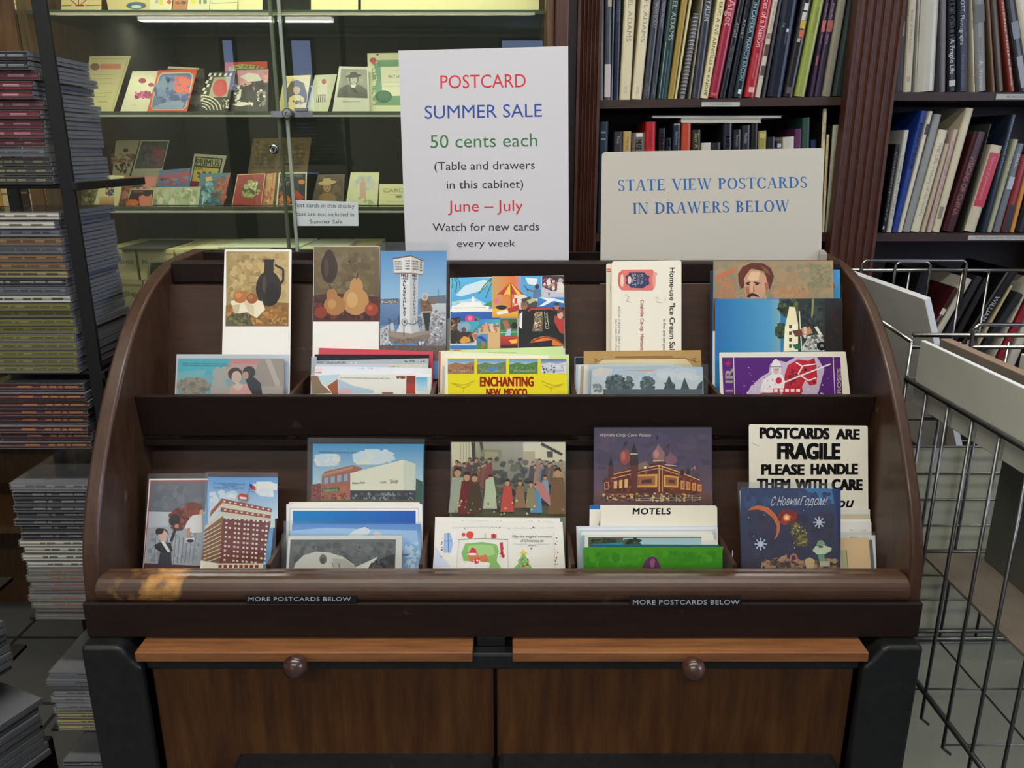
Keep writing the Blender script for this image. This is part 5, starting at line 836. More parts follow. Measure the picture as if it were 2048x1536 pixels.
K_('sepia portrait card of a person with long dark hair in the case', 'DB', [(1278, 282), (1442, 275), (1412, 474), (1243, 480)], 2.03, 26, 'd8c890', [D('d4c488 c8b87c dccc98', 60, 1285, 285, 1430, 470, 22, 3), P('3a3024', 1300, 440, 1296, 360, 1320, 315, 1360, 305, 1400, 325, 1420, 400, 1415, 445)] + bust(1355, 362, 50, 'b89868', '3a3024', 'd0bc84') + [D('5c4c34 e0d4a8 3a3024', 24, 1320, 420, 1400, 460, 9, 6)], SB)
K_('small card of a dancer in a striped skirt on the case\'s middle shelf', 'DB', [(1468, 276), (1602, 270), (1555, 462), (1420, 470)], 2.045, 26, 'c8ccb4', [P('dcd8c8', 1490, 310, 1540, 305, 1545, 395, 1480, 395), E('b05848', 1522, 315, 14, 16), LN('d8c8b0', 8, 1440, 345, 1495, 350), LN('d8c8b0', 8, 1540, 350, 1560, 310), P('2a2a2a', 1482, 396, 1535, 394, 1540, 440, 1475, 442)] + [LN('e8e4d8', 5, 1486 + 12 * i, 397, 1482 + 13 * i, 440) for i in range(5)] + [LN('d0b8a0', 7, 1495, 442, 1490, 466), LN('d0b8a0', 7, 1520, 442, 1518, 466)], SB)
K_('black and white portrait card of a bearded man in a wide hat', 'DB', [(1615, 222), (1792, 226), (1800, 462), (1580, 456)], 2.02, 24, 'ccccc0', [P('8a8a84', 1628, 238, 1785, 242, 1790, 418, 1600, 412), D('94948e 80807a', 40, 1640, 245, 1780, 330, 20, 4), P('4c4c4c', 1604, 412, 1615, 360, 1660, 335, 1740, 335, 1785, 365, 1789, 416)] + bust(1704, 300, 48, 'a8a8a0', '4a4a48', '50504e', '2c2c2c') + [P('d0d0c8', 1685, 335, 1720, 332, 1710, 360, 1690, 358), P('2c2c2e', 1680, 350, 1712, 355, 1740, 395, 1700, 380), T('signed portrait', 1632, 440, 110, 9, '7a7a74', 0, 0, .3)], SB)
K_('green bordered stock certificate with a dark green seal in the case', 'DB', [(1787, 142), (2090, 138), (2090, 480), (1796, 478)], 2.05, 22, 'd8d8b8', [P('6c9878', 1815, 185, 2085, 180, 2085, 462, 1822, 460), P('d8d8c0', 1868, 225, 2085, 220, 2085, 400, 1880, 405), D('6c9878 d8d8b8', 60, 1808, 180, 1850, 460, 9, 3), E('c03c40', 1823, 186, 20, 17), E('2c5c48', 1888, 407, 50, 38), E('3c7058', 1888, 407, 40, 30), T('SALT LA', 1915, 292, 70, 16, '44504c', 0, .02), LN('a8b0a0', 3, 1875, 250, 1985, 248), LN('a8b0a0', 3, 1885, 320, 1985, 318), LN('a8b0a0', 3, 1885, 345, 1985, 343), E('2a2a28', 1850, 151, 8, 4)], SB)
# lower glass shelf
K_('pale card with dark red scrawls, back left of the lower case shelf', 'DC', [(250, 95), (396, 92), (335, 302), (228, 302)], 2.15, 20, 'b8b08c', [D('8a5a4c a87868 6c4438', 40, 215, 170, 370, 240, 10, 3, 2), DE('3a3428 2c2820', 30, 240, 215, 340, 300, 10, 4), E('2c2820', 310, 155, 16, 12)], SC_)
K_('dark photo card with a white foot, back of the lower case shelf', 'DC', [(402, 93), (578, 93), (528, 300), (345, 300)], 2.13, 20, 'a8a48c', [P('3c3c40', 410, 100, 570, 100, 532, 265, 362, 268), D('54484c 6c3438 2a2c34 484c58', 60, 400, 110, 560, 262, 20, 4), DE('8c3c44 6c2c34', 24, 470, 130, 550, 225, 14, 5)], SC_)
K_('yellow and black poster card in a pale border standing at the back of the shelf', 'DC', [(730, 175), (928, 187), (870, 400), (690, 400)], 2.12, 20, 'b8b89c', [P('1c1c18', 738, 192, 905, 205, 862, 395, 700, 395), P('a8a878', 748, 200, 895, 212, 885, 258, 736, 245), T('PRIMUS', 742, 245, 140, 36, '26261e', 3, .03), P('d0b83c', 732, 255, 880, 268, 850, 395, 704, 395), D('1c1c18 3a3420 d0b83c', 40, 740, 280, 850, 330, 14, 3), T('LOVE', 728, 273, 54, 18, '26261e', 3, .02), P('b03c50', 704, 340, 760, 345, 750, 395, 700, 395)], SC_)
for i, (x0, x1) in enumerate(((1090, 1262), (1250, 1446))):
    K_(('left of two brown theatre playbills at the back of the lower shelf', 'right of two brown theatre playbills at the back of the lower shelf')[i], 'DC', [(x0, 82 - i * 4), (x1, 80 - i * 4), (x1 - 28, 300), (x0 - 35, 300)], 2.2 - i * .02, 18, '7a6238', [D('5c4828 8c7444 6c5630', 60, x0, 90, x1 - 30, 260, 18, 3 + i), T('GRAND BALL', x0 + 4, 245, 120, 12, '3c2c18', 0, .02), T('NEW ATTRACTIONS', x0 - 10, 268, 140, 14, '3c2c18', 0, .02), LN('4a3820', 3, x0 + 20, 150, x1 - 30, 148), LN('4a3820', 3, x0 + 20, 180, x1 - 40, 178)], SC_)
K_('brown and green card at the far left of the lower case shelf', 'DC', [(48, 365), (150, 362), (112, 495), (36, 498)], 1.99, 24, '8a7c50', [D('6c5a38 5c6c40 a08c5c 4a3c28', 50, 30, 370, 140, 490, 18, 3)], SC_)
K_('white deckled card of a red and blue figure on the lower shelf', 'DC', [(158, 305), (300, 310), (262, 498), (112, 498)], 2.0, 24, 'dcd8a8', [P('b83838', 185, 370, 230, 355, 240, 410, 190, 430), P('3c4c80', 200, 390, 240, 385, 235, 430, 205, 435), D('b83838 d8c078 3c4c80', 20, 180, 360, 245, 430, 10, 4), G('d8b880', 'b87848', 150, 440, 240, 490)], SC_)
K_('reddish card with drapery behind the small pumpkin card', 'DC', [(310, 312), (506, 312), (480, 500), (262, 500)], 2.065, 24, 'b07858', [D('c89078 a86050 d8b098 8c4c40', 60, 270, 320, 490, 490, 22, 3), P('3a3a2c', 365, 320, 425, 318, 410, 380, 345, 385), P('d88878', 430, 315, 500, 315, 495, 370, 420, 380)], SC_)
K_('small orange and black pumpkin card at the front of the lower shelf', 'DC', [(342, 392), (486, 392), (470, 514), (306, 516)], 1.985, 24, 'd8c8a0', [P('2c1c1c', 346, 397, 482, 397, 466, 510, 312, 511), DE('d86c2c c85820 e88038', 36, 315, 455, 390, 512, 13, 4), P('d88068', 390, 440, 440, 410, 470, 420, 465, 508, 395, 508), E('2a1818', 440, 420, 26, 16), T('Halloween', 358, 412, 60, 12, 'd87038', 0, .02, .2)], SC_)
K_('blue and red landscape card behind the pale bathing scene card', 'DC', [(515, 278), (706, 262), (700, 420), (500, 420)], 2.055, 22, '44689c', [D('b04050 44689c 6c88b0 90384c', 70, 515, 285, 695, 375, 22, 3, 1.6), P('a83c4c', 520, 320, 700, 280, 700, 310, 515, 345)], SC_)
K_('pale green sideways card of white bathing figures on the lower shelf', 'DC', [(482, 382), (770, 376), (752, 508), (464, 508)], 2.012, 22, 'b8c0a0', [D('a8b890 c4ccb0 98a884', 60, 480, 385, 750, 505, 20, 3)] + [P('e0dccc', x, y, x + 22, y - 34, x + 40, y - 20, x + 34, y + 16, x + 6, y + 18) for x, y in ((500, 470), (570, 475), (700, 475))] + [E('c8a078', x, y, 8, 9) for x, y in ((525, 428), (600, 432), (690, 400), (716, 460))] + [DE('e0dccc c8d0b0 8ca070', 30, 630, 385, 720, 440, 10, 5)], SC_)
K_('teal blue card of two riders on the lower case shelf', 'DC', [(768, 296), (952, 292), (905, 502), (745, 506)], 2.03, 24, '3c7484', [D('2c6478 48808c 3a5c68 1f4c5c', 70, 765, 300, 940, 500, 22, 3), DE('8c4838 5c3828 a86848', 36, 850, 320, 930, 470, 16, 4), DE('6ca0b4 88b4c0 4c8098', 30, 770, 340, 850, 480, 16, 5), P('d8a858', 800, 320, 835, 315, 840, 340, 800, 345), LN('c8d8d8', 6, 790, 420, 780, 490), P('b04838', 930, 300, 950, 296, 905, 500, 892, 500)], SC_)
K_('dark red card with a green spray, middle of the lower case shelf', 'DC', [(992, 300), (1168, 293), (1140, 502), (955, 505)], 2.028, 24, '9c3434', [LN('d8b8a0', 4, 996, 304, 1162, 298, 1136, 498, 960, 500, 996, 304), DE('6c7c44 8c9c5c a8a878 4c5c30', 60, 1020, 330, 1135, 450, 16, 3), DE('d8d0b0 c8c098', 16, 1060, 340, 1120, 400, 10, 4)], SC_)
K_('narrow tan card between the dark red and the pumpkin witch cards', 'DC', [(1172, 298), (1232, 292), (1208, 502), (1140, 504)], 2.035, 24, 'c89c68', [D('a87848 d8b080 b85848', 24, 1150, 310, 1215, 490, 12, 3), LN('c04c40', 5, 1212, 298, 1190, 500)], SC_)
K_('navy pumpkin card with an orange pumpkin and red cape on the shelf', 'DC', [(1246, 292), (1418, 290), (1414, 490), (1228, 496)], 2.022, 22, 'dcd8bc', [P('242838', 1254, 298, 1410, 296, 1406, 484, 1238, 489), T('Happy', 1256, 378, 60, 28, 'e8e0d0', -18, .01, .3), T('HALLOWEEN', 1290, 318, 96, 14, 'b8b4a0', 0, .02), DE('d8702c e88838 c85c20', 40, 1245, 430, 1320, 488, 14, 3), E('d87c38', 1385, 348, 20, 14), P('b83838', 1330, 380, 1402, 440, 1385, 464, 1330, 430), E('c87070', 1275, 332, 16, 14), E('a83838', 1262, 420, 14, 12)], SC_)
K_('brown painted portrait card of a person in a soft cap', 'DC', [(1486, 302), (1650, 300), (1640, 500), (1440, 500)], 2.05, 20, '5c4a34', [D('6c583c 544430 4a3c2a', 80, 1480, 305, 1640, 480, 26, 3)] + bust(1542, 375, 56, 'a8845c', '4a3828', '8c6c44', 'c8b078'), SC_)
K_('pale card of a winged figure standing right of the brown portrait', 'DC', [(1686, 290), (1860, 290), (1848, 506), (1652, 506)], 2.03, 22, 'dcdcb8', [DE('b8c8c8 c8d0d0 d8d0c0', 40, 1700, 310, 1845, 400, 20, 3), P('d8a8a0', 1745, 350, 1775, 345, 1780, 460, 1740, 460), E('d8b098', 1760, 335, 11, 13), D('a8b890 d8d8b0', 24, 1690, 440, 1840, 495, 14, 4)], SC_)
K_('cream lettered trade card at the right end of the lower shelf', 'DC', [(1862, 360), (2110, 362), (2110, 508), (1855, 508)], 2.02, 20, 'e2e0b0', [T('CARDS', 1885, 412, 150, 24, 'c4c090', 0, .02), E('8c8c70', 1980, 438, 22, 8), LN('b8b890', 3, 1910, 470, 2080, 470), LN('b8b890', 3, 1920, 425, 2080, 425)], SC_)
# top shelf, cut by the frame
for lab, q, base, art, Yt in (
    ('cream card with dark red palm fans on the case\'s top shelf', [(125, -160), (420, -160), (420, 66), (120, 70)], 'd8c890', [LN('8c3038', 6, 240, 40, 180, -10), LN('8c3038', 6, 250, 40, 250, -20), LN('8c3038', 6, 260, 40, 320, -10), LN('6c5c3c', 5, 125, 45, 200, 40), R('8c3038', 230, 36, 290, 46), LN('6c5c3c', 5, 300, 42, 420, 38)], 2.03),
    ('cream card with a round blue badge on the case\'s top shelf', [(430, -160), (780, -160), (785, 62), (470, 66)], 'd0c088', [E('d8c048', 680, 40, 90, 34), E('2c5c94', 680, 42, 74, 28), E('c8ccb0', 680, 50, 40, 12)], 2.026),
    ('white card with yellow and red flowers on the case\'s top shelf', [(790, -160), (965, -160), (945, 45), (780, 47)], 'dcd8b0', [R('d8c83c', 855, 0, 880, 36), E('c04040', 925, 15, 16, 16), R('a8a8a0', 820, 2, 845, 24)], 2.022),
    ('orange and brown card beside the flower card on the top shelf', [(968, -160), (1082, -160), (1060, 38), (952, 42)], 'b87848', [D('3a2820 c87838 8c5030', 20, 965, 0, 1060, 34, 14, 3)], 2.02),
    ('white card with yellow and green bars on the top shelf', [(1084, -160), (1240, -160), (1225, 36), (1062, 40)], 'd8d8b0', [R('d8d03c', 1085, 0, 1120, 28), R('4c5c3c', 1150, 0, 1162, 30), R('6c7c5c', 1180, 0, 1205, 28)], 2.018),
    ('cream card ruled with green lines on the case\'s top shelf', [(1242, -160), (1440, -160), (1432, 46), (1228, 48)], 'dcdca8', [LN('6c7c54', 5, 1245, 5, 1240, 25, 1430, 18)], 2.015),
    ('wide plain cream sheet on the case\'s top shelf, left of the glass edge', [(1442, -160), (1620, -160), (1620, 18), (1436, 22)], 'dcd8a0', [], 2.02)):
    K_(lab, 'TP', q, Yt, 24, base, art, SA)
for i, (x0, x1, v) in enumerate(((622, 716, 9), (722, 1078, 14))):
    K_(('plain pale sheet right of the glass door edge on the top shelf', 'wide pale yellow sheet above the tall sale sign on the top shelf')[i], 'N', [(x0, -60), (x1, -60), (x1, v), (x0, v)], 2.03, 24, 'dedaa4', [], SA)
# small notice taped inside the glass
card('notice', 'small white paper notice taped to the glass about cards not in the sale', 'notice', 'N', [(591, 400), (716, 404), (717, 452), (588, 452)], GY + .0125, 0, 'd6dede', [T('Post cards in this display', 588, 414, 121, 8.0, '34363a', 1), T('case are not included in', 592, 431, 116, 7.6, '34363a', 1), T('Summer Sale', 619, 447, 65, 7.6, '34363a', 0)], group='signs', mat=PAPER, thick=.0003)
# white index boxes in the bottom of the case
BXF = 1.965
def ibox(u0, u1, ztop, zbot, label, txt=None, ty=0, col='cfc79c'):
    a = atY(u0, 520, BXF); b = atY(u1, 520, BXF); zz = (ztop + zbot) / 2
    k = (zz - CAMZ); x0 = a.x; x1 = b.x
    t = thing('file_box', label, 'box', ((x0 + x1) / 2, BXF + .12, zbot), 'index boxes in the display case')
    w = (x1 - x0) / 2 - .0015; h = ztop - zbot - .001
    mb = MB(); mb.box((-w, -.12, 0), (w, .12, h * .86), col)
    if txt:
        tt = [T(s, -w + fx * 2 * w, -h * fy, fw * 2 * w, h * .17, '4c4838', -3, 0, .1) for s, fx, fy, fw in txt]
        draw(mb, tt, lambda x, y, l: Vector((x, -.12 - l * 1e-4, -y)))
    mb.build('box_body', PAPER, t)
    MB().box((-w - .001, -.1215, h * .86), (w + .001, .1215, h), 'c6be94').build('lid', PAPER, t)
    return t
zt1, zm, zb1 = zr(-.233), zr(-.309), zr(-.3848)
for u0, u1, lab, tx in ((196, 273, 'cream index box at the left end of the upper box row', [('Xmas', .55, .5, .38)]), (276, 349, 'cream index box marked Halloween in the upper box row', [('Halloween', .1, .5, .8)]), (352, 426, 'cream index box marked Western in the upper box row', [('Western', .14, .55, .68), ('people', .4, .28, .42)]), (428, 505, 'cream index box partly hidden right of the Western box', [('Winter', .1, .55, .5)]), (508, 592, 'cream index box behind the jug still life postcard', None), (596, 668, 'cream index box marked Bl in the upper box row', [('Black', .08, .4, .45)]), (670, 742, 'plain cream index box right of the box marked Bl', None)):
    ibox(u0, u1, zt1, zm, lab, tx)
for u0, u1, lab, tx in ((200, 279, 'cream index box marked Ships in the lower box row', [('Ships', .5, .45, .4)]), (281, 358, 'cream index box right of the Ships box in the lower row', None), (360, 436, 'lower cream index box under the Western box', None), (438, 514, 'lower cream index box second right of the Western box', None), (516, 592, 'lower cream index box behind the olive pear postcard', None), (594, 668, 'lower cream index box under the box marked Bl', None), (670, 742, 'lower cream index box at the right end of the row', None)):
    ibox(u0, u1, zm, zb1, lab, tx, col='c4bc92')
# loose papers lying on the boxes
for i, (u0, u1, dz, c, lab) in enumerate(((385, 545, 0, 'd0ccb0', 'white paper lying on the index boxes left of the door lock'), (440, 600, .0035, 'bfc4b0', 'glossy sheet lying over the papers on the index boxes'), (240, 330, 0, '3c3a34', 'dark folder lying on the left index boxes'), (600, 690, 0, 'b8bca8', 'pale envelope lying on the right index boxes'))):
    x0 = atY(u0, 490, 1.96).x; x1 = atY(u1, 490, 1.96).x
    o = MB().box((x0, 1.945, zt1 + dz + .0006), (x1, 2.14, zt1 + dz + .0034), c).build('paper_sheet', PAPER)
    tag(o, lab, 'paper', 'loose papers on the boxes')
card('picture', 'small dark green chalkboard picture with a cream edge leaning on the boxes', 'picture', 'BX', [(316, 268), (470, 270), (455, 480), (305, 480)], 1.905, 4, 'c8bc8c', [P('3c4a40', 334, 280, 470, 282, 452, 480, 322, 480), D('46554a 34423a', 30, 336, 284, 460, 470, 24, 3)], floor=zr(-.384), group='pictures', thick=.004)
# ================================================================== books
REG = {}
def book(crop, xb0, xb1, xt0, yb, col, label, Yf, zf, h=None, yt=0, txt=(), art=(), deep=.2, group=None, cat='book', pages='d8d0bc', lean=None, side=None):
    """one upright book: spine foot xb0..xb1 on the shelf, spine's left edge passing xt0 at height yt (all in the enlarged view)"""
    cx, cy, cs = CROP[crop]
    px = lambda x, y: (cx + x / cs, cy + y / cs)
    A = atY(*px(xb0, yb), Yf); B = atY(*px(xb1, yb), Yf); Tp = atY(*px(xt0, yt), Yf)
    if lean is None: lean = math.atan2(Tp.x - A.x, Tp.z - A.z)
    th = max((B.x - A.x) * math.cos(lean), .003)
    if h is None: h = (Tp - A).length
    # keep clear of the neighbour already standing on its left
    tn, cs_ = math.tan(lean), math.cos(lean)
    if lean > 0: xr = B.x; xl = xr - th / cs_
    else: xl = A.x; xr = xl + th / cs_
    key = (group, round(zf, 2) if group != 'books on the top left shelf' else 0)
    if key in REG:
        pr, pt, ph = REG[key]; zt_ = min(ph, h * cs_)
        need = max(pr, pr + zt_ * (pt - tn)) + .0006
        if xl < need:
            xl = need
            if xr < xl + .005: xr = xl + .005
            th = (xr - xl) * cs_
            B = Vector((xr, Yf, B.z)); A = Vector((xl, Yf, A.z))
    REG[key] = (xr, tn, h * cs_)
    # leaning right: the lower right corner rests on the shelf, leaning left: the lower left one
    piv = B.x if lean > 0 else A.x
    M = Matrix.Translation((piv, Yf, zf)) @ Matrix.Rotation(lean, 4, 'Y')
    x0, x1 = (-th, 0) if lean > 0 else (0, th)
    x0 += .0003; x1 -= .0003
    bt = min(.002, th * .22)
    mb = MB()
    # rounded spine joined to two boards
    sp = [(x0, .004), (x0 + th * .12, .001), (x0 + th * .3, 0), (x1 - th * .3, 0), (x1 - th * .12, .001), (x1, .004), (x1, deep), (x1 - bt, deep), (x1 - bt, .006), (x0 + bt, .006), (x0 + bt, deep), (x0, deep)]
    mb.prism(sp, 'z', 0, h, col)
    if side: mb.poly([(x0 - .0001, .005, .0003), (x0 - .0001, .005, h - .0003), (x0 - .0001, deep, h - .0003), (x0 - .0001, deep, .0003)], side)  # left cover face painted dark for the shade inside the shelf
    Mi = M.inverted(); n = Vector((0, -1, 0)); p0 = Vector((0, Yf, 0))
    def put(x, y, lay):
        p = Mi @ hit(*px(x, y), p0, n); p.y = -.00015 - lay * 1.5e-5; return p
    L2 = lambda z, lay, s: Vector((x0 + s * (x1 - x0), -.00015 - lay * 1.5e-5, z))
    for t in txt:   # (string, y start, y end in the view, colour, size as a share of the thickness, offset)
        s, ya, yz, tc = t[:4]; fr = t[4] if len(t) > 4 else .5; o_ = t[5] if len(t) > 5 else .5; bold = t[6] if len(t) > 6 else 0
        za = (Mi @ atY(*px((xb0 + xb1) / 2, ya), Yf)).z; zz = (Mi @ atY(*px((xb0 + xb1) / 2, yz), Yf)).z
        w = th * fr
        draw(mb, [T(s, 0, 0, za - zz, w, tc, 0, bold)], lambda x, y, l: L2(za - x, l, o_ - fr / 2 + (-y / th)))
    for a in art:   # colour bands on the spine: (y top, y bottom, colour, s0, s1)
        ya, yz, tc, s0, s1 = a
        za = (Mi @ atY(*px((xb0 + xb1) / 2, ya), Yf)).z; zz = max((Mi @ atY(*px((xb0 + xb1) / 2, yz), Yf)).z, .0005)
        za = min(za, h - .0005)
        mb.poly([L2(za, 1, s0), L2(za, 1, s1), L2(zz, 1, s1), L2(zz, 1, s0)][::-1], tc)
    o = mb.build('book', JACKET, None, M)
    tag(o, label, cat, group)
    MB().box((x0 + bt + .0002, .0065, .002), (x1 - bt - .0002, deep - .003, h - .003), pages).build('page_block', PAPER, o)
    return o
Yf = BCY + .022
def zs1(u): return Z1L + (Z1R - Z1L) * ((u - 1200) / 490.0)
g1 = 'books on the top left shelf'
W_ = 'd8d4cc'
for a in [
    (298, 322, 300, '7c8488', 'grey blue book at the far left of the top shelf, against the fluted upright', [('A PHOTOGRAPHIC LIFE', 5, 180, '5c6468', .3)], []),
    (322, 364, 330, '4c5054', 'grey book with a white lower label, second from the left on the top shelf', [], [(385, 583, 'cfc6c4', .05, .95), (0, 40, 'b8ad98', .4, .95)]),
    (366, 376, 379, '8a8ca4', 'thin pale slip beside the navy book on the top shelf', [], []),
    (378, 412, 394, '1c2436', 'narrow navy book left of the two matching cream books', [('COLLECTED', 5, 130, '5c6c84', .35)], []),
    (416, 482, 448, 'd9d0ae', 'left one of two matching cream books with grey lettering', [('ANSEL ADAMS', -120, 250, '8f8a78', .42, .55), ('NY GS', 520, 560, 'a8a088', .3)], []),
    (490, 550, 546, 'dad1b2', 'right one of two matching cream books with grey lettering', [('ANSEL ADAMS', -120, 250, '8f8a78', .42, .55), ('NY GS', 520, 560, 'a8a088', .3)], []),
    (555, 598, 622, '3a3e46', 'dark grey paperback just right of the matching cream books', [('MIRIAM ROCKT', 0, 165, 'a8a8a8', .36), ('photographs', 500, 575, '8a8a8c', .25)], []),
    (600, 634, 668, '383c46', 'second dark grey paperback right of the matching cream books', [('MEDIA PROJECT', 0, 165, 'a0a0a4', .4), ('photographs', 500, 570, '8a8a8c', .3)], []),
    (640, 704, 712, '1f3a38', 'glossy dark green book with large grey lettering', [('ANSEL ADAMS', -110, 240, 'a8b0a4', .42, .62)], [(250, 590, 'b8c8c8', .2, .235), (300, 590, '8ca4b8', .5, .53)]),
    (706, 744, 790, '9c8236', 'ochre gold book right of the dark green book', [], []),
    (746, 762, 838, 'd8d0a0', 'thin cream book right of the ochre gold book', [], []),
    (812, 838, 890, 'a09c88', 'thin tan booklet right of the spiral bound book', [], []),
    (848, 900, 924, '34363f', 'dark slate book with a plastic cover left of the cream lettered book', [('WOODY ALLEN', -120, 120, 'c8c8cc', .5, .55)], [(130, 580, '5c5e6a', .2, .3)]),
    (902, 950, 1006, 'd9cf9e', 'pale yellow book with black italic lettering left of the crimson book', [('ERIC A EVE ARNOLD ∞ KNOPF', 0, 575, '4a4438', .42)], []),
    (952, 1010, 1066, '96233c', 'crimson book with large pale lettering on the top shelf', [('Atget', -20, 145, 'd8a8a8', .7, .5)], [(556, 574, 'b85c64', .15, .85)]),
    (1014, 1052, 1134, '161820', 'left of two black books right of the crimson book', [('ATGET', 120, 215, 'b8b8b8', .42), ('PIONEER', 265, 405, '84848c', .25)], []),
    (1056, 1094, 1170, '181a22', 'right of two black books right of the crimson book', [('ATGET', 100, 222, 'b0b0b0', .42)], []),
    (1098, 1152, 1212, '182c34', 'dark teal book with pale blue capitals left of the bright red book', [('IN CAMERA  FRANCIS BACON', 0, 480, '9cc0c8', .4)], [(535, 562, 'dcdcdc', .4, .75)]),
    (1158, 1226, 1266, 'a4222e', 'bright red book with white lettering on the top shelf', [('Faces of a Nation', -60, 275, 'e8c8c8', .5, .5), ('Reflections and memories', 315, 470, 'd89090', .22)], [(520, 552, 'e0b0b0', .3, .85)]),
    (1230, 1262, 1340, 'c8c0b0', 'cream book with small photos on its spine right of the bright red book', [('EASTER RISING', 0, 170, '6c6458', .35)], [(190, 225, '8a8074', .1, .9), (260, 330, '5c4a48', .1, .9), (390, 450, '54504c', .1, .9)]),
    (1266, 1292, 1368, '505058', 'dark grey book right of the cream photo spine book', [], []),
    (1296, 1392, 1392, '141a2c', 'thick glossy navy black book on the top shelf', [('THE', 130, 160, '8a909c', .16, .3), ('collected work', 190, 260, '6c7280', .14, .6)], [(165, 185, 'c8ccd4', .55, .7)]),
    (1398, 1458, 1512, '1c1a1e', 'black book with white and yellow cut out letters', [], [(5, 50, 'd8d8cc', .35, .75), (60, 110, 'c8c8bc', .3, .7), (112, 160, 'c8a83c', .3, .8), (170, 215, 'c86848', .35, .8), (220, 245, 'b8a8a8', .3, .6), (520, 560, '5c5450', .2, .8)]),
    (1468, 1530, 1584, '8f9a48', 'lime green book with a leafy pattern on the top shelf', [('Rosalind Solomon', 30, 190, '6c7c30', .3, .6)], []),
    (1542, 1582, 1640, '3c2c44', 'left of two purple photo spine books near the right end', [('A Dream of Joy', 10, 110, 'c8c0cc', .25), ('Stephen May', 200, 260, 'b8b0bc', .25)], [(115, 185, 'b86a64', .05, .95), (330, 390, '9c5c50', .05, .5)]),
    (1586, 1624, 1686, '382a42', 'right of two purple photo spine books near the right end', [('A Dream of Joy', 10, 110, 'c8c0cc', .25), ('Stephen May', 200, 260, 'b8b0bc', .25)], [(115, 185, 'a8605c', .05, .95)]),
    (1632, 1686, 1726, '888678', 'pale grey book second from the right end of the top shelf', [], []),
    (1696, 1764, 1790, '28322f', 'dark green book at the right end of the top shelf', [('MAGIC', 150, 250, '3c4844', .4)], [])]:
    if a[0] == 812:
        # the spiral bound book with its comb of rings
        sb = book('B1', 780, 810, 866, 597, '8c8a8c', 'grey spiral bound book with a ringed spine on the top shelf', Yf, zs1(1360) + .0008, h=None, yt=95, group=g1)
        mb = MB()
        for i in range(22):
            z = .012 + i * .0083
            mb.tube([(-.0145, .0015, z), (-.011, -.0035, z), (-.004, -.0035, z), (-.0008, .0015, z)], .0015, 6)
        mb.build('spiral_rings', principled('ring_plastic', 'a2a2a6', .4), sb, smooth=True)
    u = 1100 + a[1] / 3.0
    h = .285 if a[0] not in (764, 812) else .24
    book('B1', a[0], a[1], a[2], 597 - max(0, (a[0] - 1250)) * .075, a[3], a[4], Yf, zs1(u) + .0008, h=h, txt=a[5], art=a[6], group=g1)
# second shelf, left bay: tops showing over the board sign
g2 = 'books behind the board sign'
z2 = Z2 + .0008
for x0, x1, yt, c, lab, tx, br in [
    (296, 350, 740, '2c3a44', 'dark slate book by the left upright on the second shelf', [], [(790, 800, '8a9094', .2, .7), (830, 840, '8a9094', .2, .7)]),
    (384, 436, 800, '34343a', 'low charcoal book left of the small tan book', [('Movie', 820, 860, 'a8a8a8', .3)], []),
    (440, 488, 798, 'b89a5c', 'small tan yellow book on the second shelf', [('THE SIX', 820, 900, '6c5830', .3)], []),
    (494, 568, 806, '6c645c', 'grey brown book with torn jacket left of the red book', [('MUSE', 840, 900, 'd8d4c8', .5, .5, .02)], [(800, 822, 'dcd8d0', .3, .8)]),
    (574, 634, 742, 'b8262c', 'red book with a torn white top on the second shelf', [('JAMES D', 780, 880, '6c1c20', .35)], []),
    (652, 692, 780, '17181c', 'black book with white letters right of the red book', [('BILL BRANDT', 805, 990, 'd0d0d0', .5, .5, .02)], []),
    (696, 728, 838, '1c1c20', 'short black book beneath the stacked flat books', [('HE', 845, 880, 'd0d0d0', .6, .5, .02)], []),
    (738, 784, 752, '252c3c', 'navy book left of the orange red book', [('fashion', 790, 870, '8c94a4', .3)], [(742, 752, '8c949c', .1, .9)]),
    (790, 846, 752, 'b4482c', 'orange red book under the flat white book', [], []),
    (852, 906, 790, '332f22', 'dark olive book with handwritten title on the second shelf', [('San A', 800, 890, 'a89c6c', .4)], []),
    (908, 966, 868, 'c8c4b8', 'short white paperback in the middle of the second shelf', [], []),
    (968, 1026, 868, '26262a', 'short black paperback right of the short white one', [], []),
    (1040, 1094, 752, '23262c', 'tall black book in the middle of the second shelf', [('LIFE', 820, 890, 'c0c0c0', .45, .5, .02)], []),
    (1098, 1148, 790, '202024', 'black book right of the tall black one on the second shelf', [('Portraits', 810, 880, '94948c', .3)], []),
    (1152, 1202, 764, '2a2a2e', 'glossy black book under the right end of the flat books', [('Nudes', 800, 860, 'a0a0a0', .35)], []),
    (1206, 1248, 750, '1c1a1a', 'dark brown book under the right end of the flat books', [], []),
    (1252, 1300, 796, '98904c', 'olive yellow book right of the dark ones', [], [(800, 830, 'b8b070', .1, .9)]),
    (1304, 1352, 834, '1f2026', 'low dark book right of the olive yellow book', [], []),
    (1356, 1394, 858, '303236', 'low grey book left of the white paperback', [], [(862, 885, 'b8bcc0', .2, .8)]),
    (1398, 1466, 834, 'c4c0b4', 'white worn paperback left of the purple book', [], []),
    (1470, 1510, 784, '5c3058', 'purple book on the second shelf', [], []),
    (1514, 1560, 718, '2c4c40', 'dark green mottled book right of the purple book', [], []),
    (1564, 1600, 850, '1f2c54', 'low dark blue book left of the leaning cream book', [], [])]:
    book('B1', x0 - 14, x1 - 14, x0, 1405, c, lab, Yf, z2, yt=yt, txt=tx, art=br, group=g2, deep=.16)
